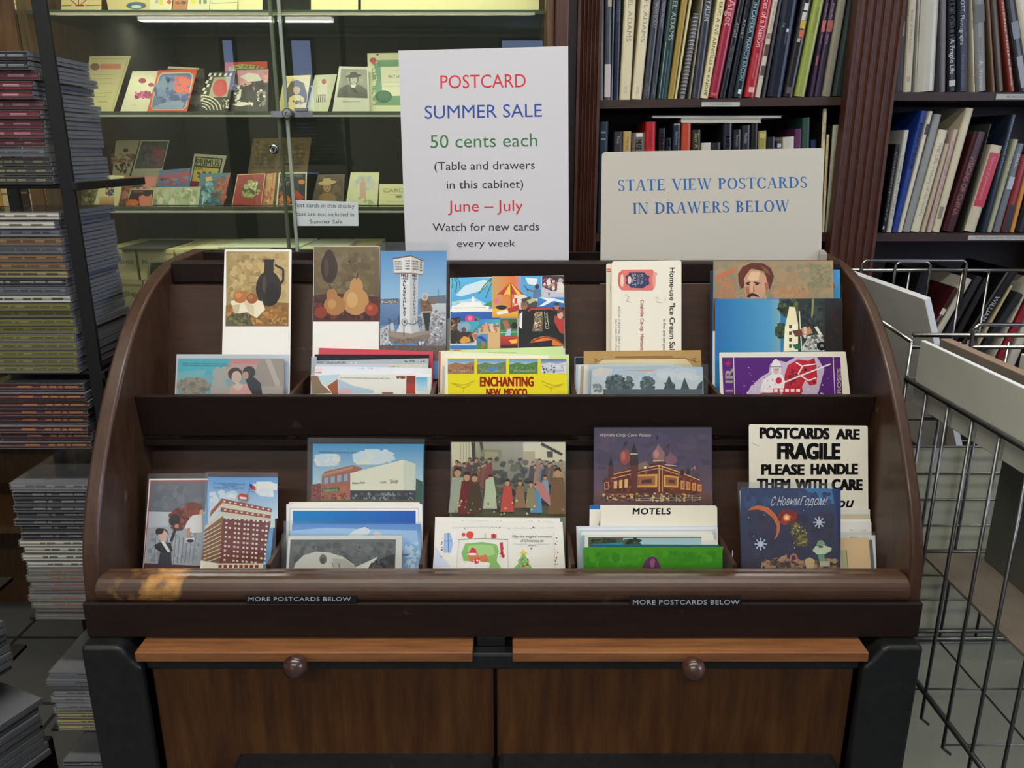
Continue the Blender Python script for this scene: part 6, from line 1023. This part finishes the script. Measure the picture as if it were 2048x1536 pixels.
for x0, x1, xt, yt, c, lab, tx in [
    (1604, 1628, 1700, 664, 'dbd4b4', 'leaning cream book, tallest at the right end behind the board sign', [('Imogen', 745, 840, '5c584c', .5)]),
    (1632, 1648, 1722, 818, 'd6cda6', 'narrow cream book with gold capitals leaning by the upright', [('IMOGEN CUNNINGHAM', 830, 1140, '9c7c30', .6)]),
    (1652, 1694, 1760, 760, 'a8aa96', 'pale green grey book leaning against the fluted upright', [('Imogen Cunningham: On the Body', 900, 1330, '7c7c6c', .34)])]:
    book('B1', x0, x1, xt - 60, 1405, c, lab, Yf, z2, yt=yt, txt=tx, group=g2, deep=.16, side='23241f')  # dark side colour stands in for shelf shade
# two books lying flat across the tops
zt = atY(1500, 246.5, Yf).z
fb = atY(1300, 240, Yf)
def flat(u0, u1, z, t, c, lab, tx=None):
    a = atY(u0, 240, Yf + .02).x; b = atY(u1, 240, Yf + .02).x
    mb = MB(); mb.box((0, 0, 0), (b - a, .15, t * .12), c); mb.box((0, 0, t * .88), (b - a, .15, t), c); mb.box((0, 0, 0), (.002, .15, t), c)
    o = mb.build('book', JACKET, None, Matrix.Translation((a, Yf + .006, z))); tag(o, lab, 'book', 'books lying flat')
    MB().box((.002, .002, t * .12), (b - a - .002, .148, t * .88), 'c8c4b8').build('page_block', PAPER, o)
flat(1360, 1520, zt + .0012, .0105, 'd2cebe', 'white book lying flat on top of the upright books')
flat(1302, 1560, zt + .0122, .006, '84888a', 'thin grey book lying flat on the flat white book')
# right bay, top shelf
g3 = 'books on the top right shelf'
zB = Z1B + .0008
for x0, x1, xt, c, lab, tx, br in [
    (520, 566, 540, '3a3836', 'grey photo spine book at the left end of the right bay', [], [(0, 70, 'a8a49c', .1, .9), (120, 200, '8a8680', .1, .9)]),
    (569, 614, 598, 'c9c0a8', 'cream book with grey vertical title in the right bay', [('River of No Return', 60, 290, '8a8474', .35)], [(420, 450, 'a89c8c', .3, .7)]),
    (616, 640, 636, 'b4b4ae', 'narrow pale grey book right of the cream titled book', [], []),
    (642, 738, 668, 'b8b4a6', 'wide worn white book in the right bay', [], []),
    (744, 802, 748, '6c6a72', 'grey purple book left of the black lettered book', [], []),
    (806, 860, 806, '15161a', 'black book with large white sans lettering in the right bay', [('TINA MODOTTI', -110, 205, 'e0e0dc', .55, .5, .03), ('A Fragile Life', 215, 405, 'c8c8c4', .5)], [(440, 472, 'b8b8b4', .15, .85)]),
    (863, 924, 868, '1a1f2e', 'navy book with white title right of the black lettered book', [('OTT: Photographs', 0, 245, 'b8bcc4', .36, .4), ('from the collection', 300, 480, '6c7280', .2, .5)], []),
    (928, 964, 914, 'cfc9b0', 'cream book with black capitals in the right bay', [('POWERFUL DAYS', -20, 160, '3a3834', .42, .5, .02)], [(420, 460, '8a8474', .2, .8)]),
    (968, 1026, 956, '7c7c7a', 'grey photo book right of the cream capital lettered one', [('the work of', 200, 300, '4a4a48', .3), ('A. Vroman', 330, 500, 'b8b8b4', .4)], [(20, 120, '54544f', .05, .95)]),
    (1030, 1076, 998, '66503c', 'tan brown book right of the grey photo book', [], []),
    (1080, 1124, 1042, '4c3e30', 'dark brown book left of the rust red book', [], []),
    (1128, 1184, 1070, '7c3426', 'rust red book near the right edge of the right bay', [('MYDANS: CHINA to Bosnia', 0, 470, 'd8b8a0', .36)], []),
    (1190, 1262, 1112, '3c3c40', 'dark photo spine book at the right edge of the right bay', [], [(100, 200, '6c7078', .1, .9), (300, 480, '88888c', .1, .8)]),
    (1266, 1330, 1190, 'c8c2b0', 'cream book cut by the right edge of the right bay', [], [])]:
    book('B2', x0, x1, xt, 500, c, lab, Yf, zB, h=.27, txt=tx, art=br, group=g3)
# right bay, second shelf (all leaning right)
g4 = 'books leaning on the second right shelf'
for x0, x1, xt, yt, c, lab, tx, br in [
    (446, 474, 522, 800, '1b1c20', 'black book leaning at the left of the second right shelf', [('Contemporary', 830, 1220, '8a8a88', .4)], [(1240, 1258, 'c8c8c8', .1, .4)]),
    (476, 502, 574, 724, 'c4c4bc', 'thin white book leaning left of the blue book', [('Composition Pictures', 850, 1200, '6c6c68', .5)], []),
    (505, 536, 664, 620, '1f3c8c', 'bright blue book with white lettering leaning on the second right shelf', [('EYEWITNESS TO DISASTER', 660, 920, 'd8dce8', .5, .5, .02)], []),
    (538, 560, 708, 622, 'd4d0c0', 'thin white book leaning right of the blue book', [], [(660, 720, '3a3a3c', .1, .9)]),
    (564, 604, 738, 640, '8c9090', 'grey cloth book leaning right of the blue book', [], []),
    (608, 656, 764, 726, 'd2ccb4', 'cream book with small grey title leaning in the middle', [('THE LIFE: History of the World', 760, 1180, '8a8474', .36)], []),
    (664, 686, 800, 800, 'b8a894', 'narrow beige book leaning left of the pinkish book', [], []),
    (689, 722, 836, 722, 'bca8a0', 'pinkish striped book leaning in the middle of the shelf', [('photographs of the spirit', 760, 1200, '8c6474', .4)], []),
    (726, 768, 912, 606, 'ccc4a8', 'tall cream book leaning left of the maroon book', [], [(1130, 1200, '8a8070', .1, .6)]),
    (780, 846, 958, 738, '3c1518', 'maroon book with red lettering leaning on the second right shelf', [('VISIONS OF CHINA', 830, 1175, '9c5c54', .42)], []),
    (852, 884, 1010, 690, '2a2c26', 'black book with yellow lettering leaning right of the maroon book', [('HENRI CARTIER', 900, 1120, 'b8a83c', .55, .5, .02)], []),
    (900, 962, 1050, 812, 'c8bfa4', 'cream book with a red upper spine leaning on the shelf', [('history of photography', 840, 1090, 'd88890', .25)], [(815, 1125, 'b83444', .02, .98)]),
    (970, 1024, 1134, 640, '1d2838', 'navy book with pale lettering right of the red and cream book', [('LADISLAV ZELIK STUDIO', 620, 960, '6c84a0', .35)], []),
    (1028, 1052, 1176, 776, 'a4a890', 'narrow sage book leaning right of the navy book', [('A LIFE AT WORK', 800, 1000, '5c6050', .4)], []),
    (1055, 1098, 1190, 800, '6c7078', 'grey photo spine book leaning near the right edge', [('GALA', 830, 900, 'd8d8d8', .4)], [(960, 1030, 'b0b4bc', .1, .9)]),
    (1102, 1146, 1216, 860, '8c2c2c', 'red and dark book leaning near the right edge', [], [(1120, 1270, '2c2024', .02, .98)]),
    (1150, 1176, 1250, 900, 'c8883c', 'orange book leaning near the right edge', [], []),
    (1180, 1236, 1310, 850, '17171a', 'black book leaning at the right edge of the second shelf', [], [])]:
    book('B2', x0, x1, xt, 1285, c, lab, Yf, z2, yt=yt, txt=tx, art=br, group=g4, deep=.18)
# right bay, third shelf, seen over the wire basket
g5 = 'books leaning on the third right shelf'
z3 = Z3 + .0008
for u0, ut, vt, w, c, lab, tx, br in [
    (1795, 1842, 548, .030, '14161c', 'large black book leaning behind the left of the wire basket', [], []),
    (1835, 1908, 578, .012, '3c1418', 'dark red book with white title behind the wire basket', [('Arthur Tress', 600, 652, 'c8a8a0', .5)], [(585, 600, 'cfc8b8', .02, .98)]),
    (1852, 1932, 560, .016, 'bdb9aa', 'white book leaning behind the middle of the wire basket', [], []),
    (1872, 1952, 556, .018, '26262b', 'charcoal book leaning right of the white one behind the basket', [], []),
    (1894, 1968, 560, .016, '1f1a1c', 'very dark brown book leaning behind the basket', [], []),
    (1916, 2014, 545, .028, '111214', 'black book with large white capitals leaning behind the basket', [('WILLIAM WEGMAN', 548, 690, 'c8c8c8', .42)], []),
    (1948, 2020, 572, .008, 'b8aa88', 'thin tan book leaning right of the large capital lettered book', [], []),
    (1960, 2034, 590, .016, '23262a', 'dark book leaning right of the thin tan book', [], []),
    (1982, 2046, 570, .014, 'bcb8a8', 'cream white book leaning left of the red book behind the basket', [], []),
    (2004, 2060, 590, .016, '8c2430', 'red book leaning at the right behind the basket', [], []),
    (2026, 2084, 565, .024, 'c4bfb0', 'white book leaning at the right edge behind the basket', [], [])]:
    p = atY(ut, vt, Yf)
    # foot of the spine on the hidden third shelf, along the visible lean
    b0 = atY(u0, 700, Yf); dx = (p.x - b0.x) / (p.z - b0.z)
    ln = math.atan(dx); xf = p.x - dx * (p.z - z3); hh = (p.z - z3) / math.cos(ln)
    ub = 1024 + xf * F / 2.1
    A = xf; th = w
    # reuse book() through an unscaled view: give it feet in pixels at the shelf height
    def pix(x, z):
        v = Vector((x, Yf, z)) - ORG
        ct, st = math.cos(TH), math.sin(TH); d = v.y * ct - v.z * st; yy = v.y * st + v.z * ct
        return 1024 + F * v.x / d, 768 - F * yy / d
    q0 = pix(A, z3); q1 = pix(A + th / math.cos(ln), z3)
    book('N', q0[0], q1[0], 0, q0[1], c, lab, Yf, z3, h=hh, txt=tx, art=br, group=g5, deep=.2, lean=ln)
# ---- a second bookcase at the far left, only slivers of it showing beside the CD tower
lb = thing('bookcase', 'light wood bookcase of old tan bindings at the far left behind the disc tower', 'bookcase', (-1.5, 2.1, 0))
l0 = off(lb.location)
MB().tube([(-1.85, 2.03, zr(.62)), (-1.2, 2.03, zr(.62))], .012, 10).build('lamp_or_fill_tube', ST, lb, l0, smooth=True)  # unseen tube and warm light added to brighten these shelves
area('bookcase_fill_light', (-1.5, 2.0, zr(.58)), (math.radians(10), 0, 0), .6, .03, 2.2, (1.0, .82, .5))
MB().box((-1.92, 2.3, 0), (-1.12, 2.32, 2.2)).build('back_panel', noisy('warm_wood', '3a2814', '54391c', (20, 20, 3), 4, .5), lb, l0)
MB().box((-1.98, 2.0, 0), (-1.921, 2.32, 2.2)).build('upright', MATS['warm_wood'], lb, l0)
for z in (.075 - .003, -.135, -.4, -.7, -1.0, .66):
    MB().box((-1.92, 2.0, zr(z) - .02), (-1.12, 2.299, zr(z))).build('shelf', MATS['warm_wood'], lb, l0)
rg = random.Random(3)
x = -1.40; i = 0
for z, names in ((zr(.0728), ('white', 'tan', 'dark brown', 'ochre', 'black', 'cream', 'brown', 'pale yellow')), (zr(-.1342), ('brown', 'tan', 'pale yellow', 'black', 'ochre', 'cream', 'dark brown', 'white'))):
    x = -1.42
    for nm in names:
        w = rg.uniform(.022, .036); h = rg.uniform(.12, .155)
        c = {'white': 'd0ccbc', 'tan': 'a8884c', 'dark brown': '3c2c1c', 'ochre': 'b08c3c', 'black': '1c1a18', 'cream': 'd0c08c', 'brown': '6c4c2c', 'pale yellow': 'd0bc6c'}[nm]
        mb = MB(); bt = .002
        mb.prism([(0, .003), (w * .3, 0), (w * .7, 0), (w, .003), (w, .15), (w - bt, .15), (w - bt, .006), (bt, .006), (bt, .15), (0, .15)], 'z', 0, h, c)
        for f in (.2, .75): mb.poly([(w * .06, -.0003, h * f), (w * .94, -.0003, h * f), (w * .94, -.0003, h * f + .004), (w * .06, -.0003, h * f + .004)], '8a7440')
        o = mb.build('book', JACKET, None, Matrix.Translation((x, 2.02, z)))
        tag(o, '%s old bound book on the %s shelf of the far left bookcase' % (nm, 'upper' if z > CAMZ else 'lower'), 'book', 'old books at the far left')
        MB().box((bt + .0003, .0065, .002), (w - bt - .0003, .147, h - .003), 'c8b890').build('page_block', PAPER, o)
        x += w + .0012
# ================================================================== the CD tower
def cdmat():
    m = bpy.data.materials.new('jewel_case_plastic'); m.use_nodes = True
    nt = m.node_tree; N = nt.nodes; L = nt.links; b = N['Principled BSDF']; out = [x for x in N if x.type == 'OUTPUT_MATERIAL'][0]
    b.inputs['Base Color'].default_value = (*lin('8e9096'), 1); b.inputs['Roughness'].default_value = .12; b.inputs['Coat Weight'].default_value = .6
    t = N.new('ShaderNodeBsdfTransparent'); t.inputs[0].default_value = (.93, .94, .96, 1)
    tc = N.new('ShaderNodeTexCoord'); nz = N.new('ShaderNodeTexNoise'); nz.inputs['Scale'].default_value = 70; nz.inputs['Detail'].default_value = 3; L.new(tc.outputs['Object'], nz.inputs['Vector'])
    bp = N.new('ShaderNodeBump'); bp.inputs['Strength'].default_value = .5; bp.inputs['Distance'].default_value = .003; L.new(nz.outputs['Fac'], bp.inputs['Height']); L.new(bp.outputs[0], b.inputs['Normal'])
    lw = N.new('ShaderNodeLayerWeight'); lw.inputs[0].default_value = .35
    mp = N.new('ShaderNodeMapRange'); mp.inputs[3].default_value = .4; mp.inputs[4].default_value = .85
    L.new(lw.outputs['Fresnel'], mp.inputs[0])
    mx = N.new('ShaderNodeMixShader'); L.new(mp.outputs[0], mx.inputs[0]); L.new(t.outputs[0], mx.inputs[1]); L.new(b.outputs[0], mx.inputs[2]); L.new(mx.outputs[0], out.inputs[0])
    return m
CDM = cdmat()
CW, CD_, CH = .125, .142, .0101
def case_mesh():
    mb = MB()
    w, d = CW / 2, CD_ / 2
    # lid and tray halves as thin shells with a parting line, rims along the edges
    for z0, z1 in ((.0003, .0042), (.0048, CH - .0003)):
        mb.box((-w, -d, z0), (w, d, z0 + .0006)); mb.box((-w, -d, z1 - .0006), (w, d, z1))
        mb.box((w - .0014, -d + .0012, z0 + .0006), (w, d, z1 - .0006)); mb.box((-w, -d + .0012, z0 + .0006), (-w + .0014, d, z1 - .0006)); mb.box((-w + .0014, d - .0014, z0 + .0006), (w - .0014, d, z1 - .0006))
    return mb
_cd = {}
def cd(label, M, spine, ink, cover, group, n=0):
    """a jewel case: clear plastic body holding a spine card and a dark tray"""
    key = (spine, ink, cover)
    if key not in _cd:
        body = _cd.get('body')
        o = case_mesh().build('cd_case', CDM)
        if body: old = o.data; o.data = body; bpy.data.meshes.remove(old)
        else: _cd['body'] = o.data
        w, d = CW / 2 - .002, CD_ / 2 - .0018
        mb = MB(); mb.box((-w, -d - .0010, .0011), (w, -d + .0004, CH - .0011), spine)
        rr = random.Random(hash(key) % 1000)
        rr = random.Random(sum(map(ord, spine + ink + cover)))
        x = -w + rr.uniform(.006, .05)
        if ink:
            while x < w - .012:
                ln = rr.uniform(.004, .02)
                mb.poly([(x, -d - .00112, .0036), (x + ln, -d - .00112, .0036), (x + ln, -d - .00112, .0064), (x, -d - .00112, .0064)], ink)
                x += ln + rr.choice((.002, .003, .012))
        c1 = mb.build('spine_card', PRINT, o)
        mb = MB(); mb.box((-w, -d + .001, .0016), (w, d, .0044), '666a78'); c2 = mb.build('disc_tray', principled('disc_tray', rough=.4, attr=True), o)
        mb = MB(); mb.box((-w, -d + .001, CH - .0026), (w, d, CH - .0016), cover)
        rr = random.Random(len(cover) + sum(map(ord, cover)))
        for k in range(5):
            a, b_ = rr.uniform(-w, w - .03), rr.uniform(-d + .002, d - .03)
            mb.poly([(a, b_, CH - .00155), (a + rr.uniform(.01, .03), b_, CH - .00155), (a + .02, b_ + rr.uniform(.01, .03), CH - .00155)], rr.choice(('8c8c90', '3c4a4c', '6c3438', 'b0a890')))
        c3 = mb.build('booklet', PRINT, o)
        _cd[key] = (o, [c1, c2, c3]); o.matrix_world = M
    else:
        src, ch = _cd[key]
        o = src.copy(); C.objects.link(o); o.matrix_world = M
        for c in ch:
            k = c.copy(); C.objects.link(k); k.parent = o
    return tag(o, label, 'cd', group)
ORD = ['top', 'second', 'third', 'fourth', 'fifth', 'sixth', 'seventh', 'eighth', 'ninth', 'tenth', 'eleventh', 'twelfth', 'thirteenth', 'fourteenth', 'fifteenth', 'sixteenth', 'seventeenth', 'eighteenth', 'nineteenth', 'twentieth', 'twenty-first', 'twenty-second']
CN = {'6a2430': 'dark red', '5c1f2c': 'wine red', '26262a': 'black', '3a3a34': 'dark olive', '8f8f94': 'grey', '8c867a': 'taupe', 'c9c4b4': 'white', '7f7a3c': 'olive green', 'b8ab74': 'tan', '8c6a44': 'brown', '4a1c1e': 'maroon', '6b6e72': 'slate grey', 'd8d4c0': 'cream'}
def stack(x, y, ztop, zbot, cols, place, jit=.004, rot=0, seed=1, pitch=.0104):
    rg = random.Random(seed); n = len(cols)
    pitch = (ztop - zbot) / n
    assert pitch >= CH, (place, pitch)
    for i, c in enumerate(cols):
        sp, ink, cov = c
        z = ztop - (i + 1) * pitch
        # stand each case directly on the one below it
        z = zbot + (n - 1 - i) * (CH + .00015) * (pitch / (CH + .00015))
        M = Matrix.Translation((x + rg.uniform(-jit, jit), y + rg.uniform(-jit, jit), z)) @ Matrix.Rotation(rot + rg.uniform(-.012, .012), 4, 'Z')
        where = 'on top of' if i == 0 else ('%s from the top in' % ORD[i] if i < n - 1 else 'at the bottom of')
        cd('%s CD case %s the %s' % (CN[sp], where, place), M, sp, ink, cov, 'CDs in the ' + place)
XC, YC = -.6275, 1.078
def fill(spec):
    out = []
    for s in spec.split():
        k, c = s.split('*'); out += [c] * int(k)
    m = {'R': ('6a2430', 'c88a90', '3c2c30'), 'W': ('5c1f2c', 'b07078', '38282c'), 'K': ('26262a', '8a8a8c', '2c2e30'), 'O': ('3a3a34', '8c8a5c', '34342c'), 'G': ('8f8f94', '4a4a50', '4c4e54'), 'C': ('c9c4b4', '6c685c', '504e4a'), 'L': ('7f7a3c', '4a441c', '44422c'), 'T': ('b8ab74', '54482c', '4c4638'), 'B': ('8c6a44', '3c2818', '40342a'), 'M': ('4a1c1e', 'b87838', '2c2022'), 'S': ('6b6e72', '2c2c30', '3a4446'), 'X': ('8c867a', '9c4c40', '4c4a48'), 'D': ('d8d4c0', '2a2a28', '4a4a44')}
    return [m[c] for c in out]
tower = thing('cd_tower', 'black metal CD tower with flat uprights and shelf bars, left of the rack', 'rack', (-.63, 1.1, 0))
to = off(tower.location)
stack(XC - .0005, YC, zr(.112), zr(-.041), fill('2*K 7*R 1*W 1*S 3*O'), 'topmost disc stack', seed=4)
stack(XC, YC, zr(-.074), zr(-.281), fill('2*C 1*G 1*B 1*S 2*B 1*T 1*K 1*S 1*D 9*L'), 'second tower stack', seed=6)
stack(XC, YC, zr(-.2955), zr(-.387), fill('8*M'), 'third tower stack', seed=8)
stack(XC + .002, YC, zr(-.437), zr(-.652), fill('1*G 7*K 4*D 8*X'), 'fourth tower stack', seed=9)
stack(XC + .004, YC, zr(-.74), zr(-.846), fill('3*S 3*G 4*T'), 'fifth tower stack', seed=12)
stack(XC + .002, YC, zr(-.90), zr(-1.01), fill('4*K 6*S'), 'sixth and lowest tower stack', seed=14)
# uprights, shelf bars and plates of the tower
def tb(name, a, b, bevel=.001): MB().box((a[0], a[1], zr(a[2])), (b[0], b[1], zr(b[2]))).build(name, BLACKM, tower, to, bevel=bevel)
tb('upright', (-.5565, 1.008, -1.4), (-.5395, 1.014, .52))
tb('upright', (-.72, 1.165, -1.4), (-.703, 1.171, .52))
for zt_ in (-.0418, -.2818, -.3878, -.6528, -.8468, -1.0108):
    tb('shelf_plate', (-.703, 1.0155, zt_ - .0045), (-.557, 1.164, zt_))
    tb('shelf_bar', (-.5385, 1.0, zt_ - .0062), (-.5315, 1.19, zt_ + .004))
tb('base_plate', (-.74, .99, -1.418), (-.52, 1.19, -1.4))
# neighbouring column, turned away, only its right side showing low at the left edge
t2 = thing('cd_tower', 'second black CD tower at the left edge, mostly outside the picture', 'rack', (-.86, 1.0, 0))
MB().box((-.05, .092, zr(-.93)), (.02, .098, 1.6)).build('upright', BLACKM, t2); MB().box((-.1, -.1, 0), (.1, .1, zr(-.93))).build('base_box', BLACKM, t2, bevel=.002)
for z0, z1, spec, nm, sd in ((-.53, -.63, '2*K 3*S 4*K', 'upper left edge stack', 21), (-.66, -.75, '1*M 3*S 4*K', 'middle left edge stack', 22), (-.80, -.90, '1*G 4*K 4*S', 'lowest left edge stack', 23)):
    MB().box((-.05, -.068, zr(z1) - .006), (.092, .0915, zr(z1) - .0003)).build('shelf_plate', BLACKM, t2)
    stack(-.835 + (.03 if sd == 23 else 0), .985, zr(z0), zr(z1), fill(spec), nm, rot=math.radians(-24), seed=sd)
# ================================================================== wire basket of boards, right of the rack
BX0, BX1, BY0, BY1 = .600, 1.25, .62, 1.165
BT, BBm = zr(-.3345), zr(-.79)
bk = thing('wire_basket', 'tall dark wire basket of large boards standing right of the rack', 'basket', (.9, .95, 0))
bo2 = off(bk.location)
def side(name, pts_rails, mat=DKWIRE, parent=None):
    mb = MB()
    for pts, r in pts_rails: mb.tube(pts, r, 7)
    return mb.build(name, mat, parent or bk, bo2, smooth=True)
ys = [BY1 - .003 - .0603 * i for i in range(10)]
side('side_panel', [([(BX0, BY0, BT), (BX0, BY1, BT)], .0042), ([(BX0, BY0, zr(-.757)), (BX0, BY1, zr(-.757))], .0042)] + [([(BX0, y, BT), (BX0, y, zr(-.80)), (BX0 + .012, y, zr(-.81))], .0024) for y in ys])
side('side_panel', [([(BX1, BY0, BT), (BX1, BY1, BT)], .0042), ([(BX1, BY0, zr(-.757)), (BX1, BY1, zr(-.757))], .0042)] + [([(BX1, y, BT), (BX1, y, zr(-.80))], .0024) for y in ys])
xs = [BX0 + .06 * i for i in range(1, 11)]
side('back_panel', [([(BX0, BY1, BT), (BX1, BY1, BT)], .0042), ([(BX0, BY1, zr(-.775)), (BX1, BY1, zr(-.775))], .0042), ([(BX0, BY1, zr(-.79)), (BX1, BY1, zr(-.79))], .0042)] + [([(x, BY1, BT), (x, BY1, zr(-.79))], .0024) for x in xs] + [([(BX0, BY1, zr(-.40 - .045 * i)), (BX1, BY1, zr(-.40 - .045 * i))], .0018) for i in range(8)])
side('front_panel', [([(BX0, BY0, BT), (BX1, BY0, BT)], .0042), ([(BX0, BY0, zr(-.757)), (BX1, BY0, zr(-.757))], .0042)] + [([(x, BY0, BT), (x, BY0, zr(-.79))], .0024) for x in xs])
side('bottom_grid', [([(BX0, y, zr(-.795)), (BX1, y, zr(-.795))], .0016) for y in ys[::2]] + [([(x, BY0, zr(-.795)), (x, BY1, zr(-.795))], .0016) for x in xs[1::3]])
for x in (BX0 + .004, BX1 - .004):
    for y in (BY0 + .004, BY1 - .004):
        MB().tube([(x, y, 0), (x, y, zr(-.757))], .009, 10).build('leg', DKWIRE, bk, bo2, smooth=True)
MB().tube([(BX0 + .004, BY0, .12), (BX0 + .004, BY1, .12)], .007, 8).build('stretcher', DKWIRE, bk, bo2, smooth=True)
# chrome basket behind it with loop handles
b2 = thing('wire_basket', 'chrome wire basket with looped rails behind the dark one, in front of the bookcase', 'basket', (.95, 1.45, 0))
b20 = off(b2.location)
FR, BR2 = zr(-.304), zr(-.261)
Y2a, Y2b, X2a, X2b = 1.28, 1.80, .66, 1.36
def wires(name, lst):
    mb = MB()
    for pts, r in lst: mb.tube(pts, r, 8)
    mb.build(name, CHROME, b2, b20, smooth=True)
def loop(x0, x1, y, z, h, r=.0032):
    pts = [(x0, y, z - .09)]
    for k in range(5): a = PI - k * PI / 8; pts.append((x0 + .012 + .012 * math.cos(a), y, z + h - .012 + .012 * math.sin(a)))
    for k in range(5): a = PI / 2 - k * PI / 8; pts.append((x1 - .012 + .012 * math.cos(a), y, z + h - .012 + .012 * math.sin(a)))
    pts.append((x1, y, z - .09)); return (pts, r)
bz = zr(-.62)
wires('back_panel', [([(X2a, Y2b, BR2), (X2b, Y2b, BR2)], .0042)] + [loop(atY(u0, 520, Y2b).x, atY(u1, 520, Y2b).x, Y2b - .006, BR2, h) for u0, u1, h in ((1722, 1932, .022), (1790, 1860, .019))] + [([(x, Y2b, BR2), (x, Y2b, bz)], .0028) for x in (X2a, .78, .90, 1.02, 1.08, 1.2, X2b)] + [([(X2a, Y2b, bz), (X2b, Y2b, bz)], .003)])
wires('front_panel', [([(X2a, Y2a, FR + .011), (X2b, Y2a, FR + .011)], .0038), ([(X2a, Y2a, FR - .009), (X2b, Y2a, FR - .009)], .0038), loop(atY(1942, 660, Y2a).x, atY(2075, 660, Y2a).x, Y2a - .006, FR, .03)] + [([(x, Y2a, FR), (x, Y2a, bz)], .0028) for x in (X2a, .74, .82, .90, .98, 1.06, 1.14, 1.22, X2b)] + [([(X2a, Y2a, bz), (X2b, Y2a, bz)], .003)])
wires('side_panel', [([(X2a, Y2a, FR), (X2a, Y2b, BR2)], .0038), ([(X2a, Y2a, bz), (X2a, Y2b, bz)], .003)] + [([(X2a, y, FR + (BR2 - FR) * (y - Y2a) / (Y2b - Y2a)), (X2a, y, bz)], .0024) for y in (1.38, 1.48, 1.58, 1.68)])
wires('side_panel', [([(X2b, Y2a, FR), (X2b, Y2b, BR2)], .0038), ([(X2b, Y2a, bz), (X2b, Y2b, bz)], .003)])
wires('bottom_grid', [([(X2a, y, bz), (X2b, y, bz)], .0024) for y in (1.34, 1.42, 1.5, 1.58, 1.66, 1.74)])
for x in (X2a, X2b):
    for y in (Y2a, Y2b): MB().tube([(x, y, 0), (x, y, bz)], .008, 8).build('leg', CHROME, b2, b20, smooth=True)
# the boards (foam boards and mounted prints)
FOAM = noisy('foam_board', 'c2c3b8', 'b2b3a7', (2, 2, 2), 2, .5, detail=3)
FOAMD = noisy('grey_board', '55574f', '64665e', (2, 2, 2), 2, .5, detail=3)
BROWNB = noisy('kraft_board', '6a6156', '7b7164', (6, 6, 6), 3, .7)
EDGE = principled('white_board_edge', 'd8dce2', .6)
def board(label, a, b, mat, edge=EDGE, name='art_board', M=None):
    """upright board between two opposite corners, white edged: face layers around a core"""
    x0, y0, z0 = a; x1, y1, z1 = b
    c = Vector(((x0 + x1) / 2, (y0 + y1) / 2, min(z0, z1)))
    mb = MB(); mb.box((x0, y0, z0), (x1, y1, z1))
    mb.v = [tuple(Vector(p) - c) for p in mb.v]
    o = mb.build(name, [mat, edge], None, Matrix.Translation(c) @ (M or Matrix()), bevel=.0012)
    for p in o.data.polygons:
        d = (abs(x1 - x0), abs(y1 - y0), abs(z1 - z0)); t = d.index(min(d))
        p.material_index = 0 if abs(p.normal[t]) > .5 else 1
    return tag(o, label, 'board', 'boards in the wire basket')
GB = zr(-.7925)
for y in (.72, 1.10):     # cross rods the short boards and the cardboard rest on
    MB().tube([(BX0, y, zr(-.374)), (BX1, y, zr(-.374))], .003, 7).build('cross_rod', DKWIRE, bk, bo2, smooth=True)
    MB().tube([(BX0, y, zr(-.592)), (BX1, y, zr(-.592))], .003, 7).build('cross_rod', DKWIRE, bk, bo2, smooth=True)
ON1, ON2 = zr(-.3705), zr(-.5885)
board('long low grey foam board with a white top edge at the basket\'s left side', (.6085, .66, ON1), (.6165, 1.155, zr(-.272)), FOAM)
board('brown kraft board with a pale top, second from the basket\'s left side', (.634, .66, ON1), (.650, 1.15, zr(-.268)), BROWNB, principled('kraft_edge', '8c7666', .8))
board('white board third from the left side of the dark basket', (.672, .64, ON1), (.679, 1.02, zr(-.258)), FOAM)
tag(MB().box((.618, .64, ON2), (.95, 1.08, ON2 + .005)).build('cardboard_sheet', BROWNB, bevel=.0008), 'flat corrugated cardboard sheet halfway down the dark basket', 'cardboard', 'boards in the wire basket')
board('dark grey board standing on the cardboard sheet in the dark basket', (.70, .66, ON2 + .0055), (.708, 1.06, zr(-.400)), FOAMD, principled('pale_board_edge', 'a8a690', .6))
board('pale cream board standing on the floor behind the dark basket', (.60, 1.176, .0005), (1.1, 1.183, zr(-.45)), noisy('cream_board', 'b4b298', 'a09f86', (2, 2, 2), 2, .6))
# big grey board leaning up out of the chrome basket
M = Matrix.Rotation(math.radians(-20), 4, 'Y')
board('wide grey foam board leaning out of the chrome basket beside the rack', (.882, 1.44, bz + .006), (.894, 1.775, zr(-.238)), noisy('pale_foam_board', 'e4e5de', 'd6d7ce', (2, 2, 2), 2, .5, detail=3), M=M)
tag(MB().box((1.02, 1.33, bz + .003), (1.2, 1.345, zr(-.29))).build('art_board', EDGE), 'white board edge at the far right inside the chrome basket', 'board', 'boards in the chrome basket')
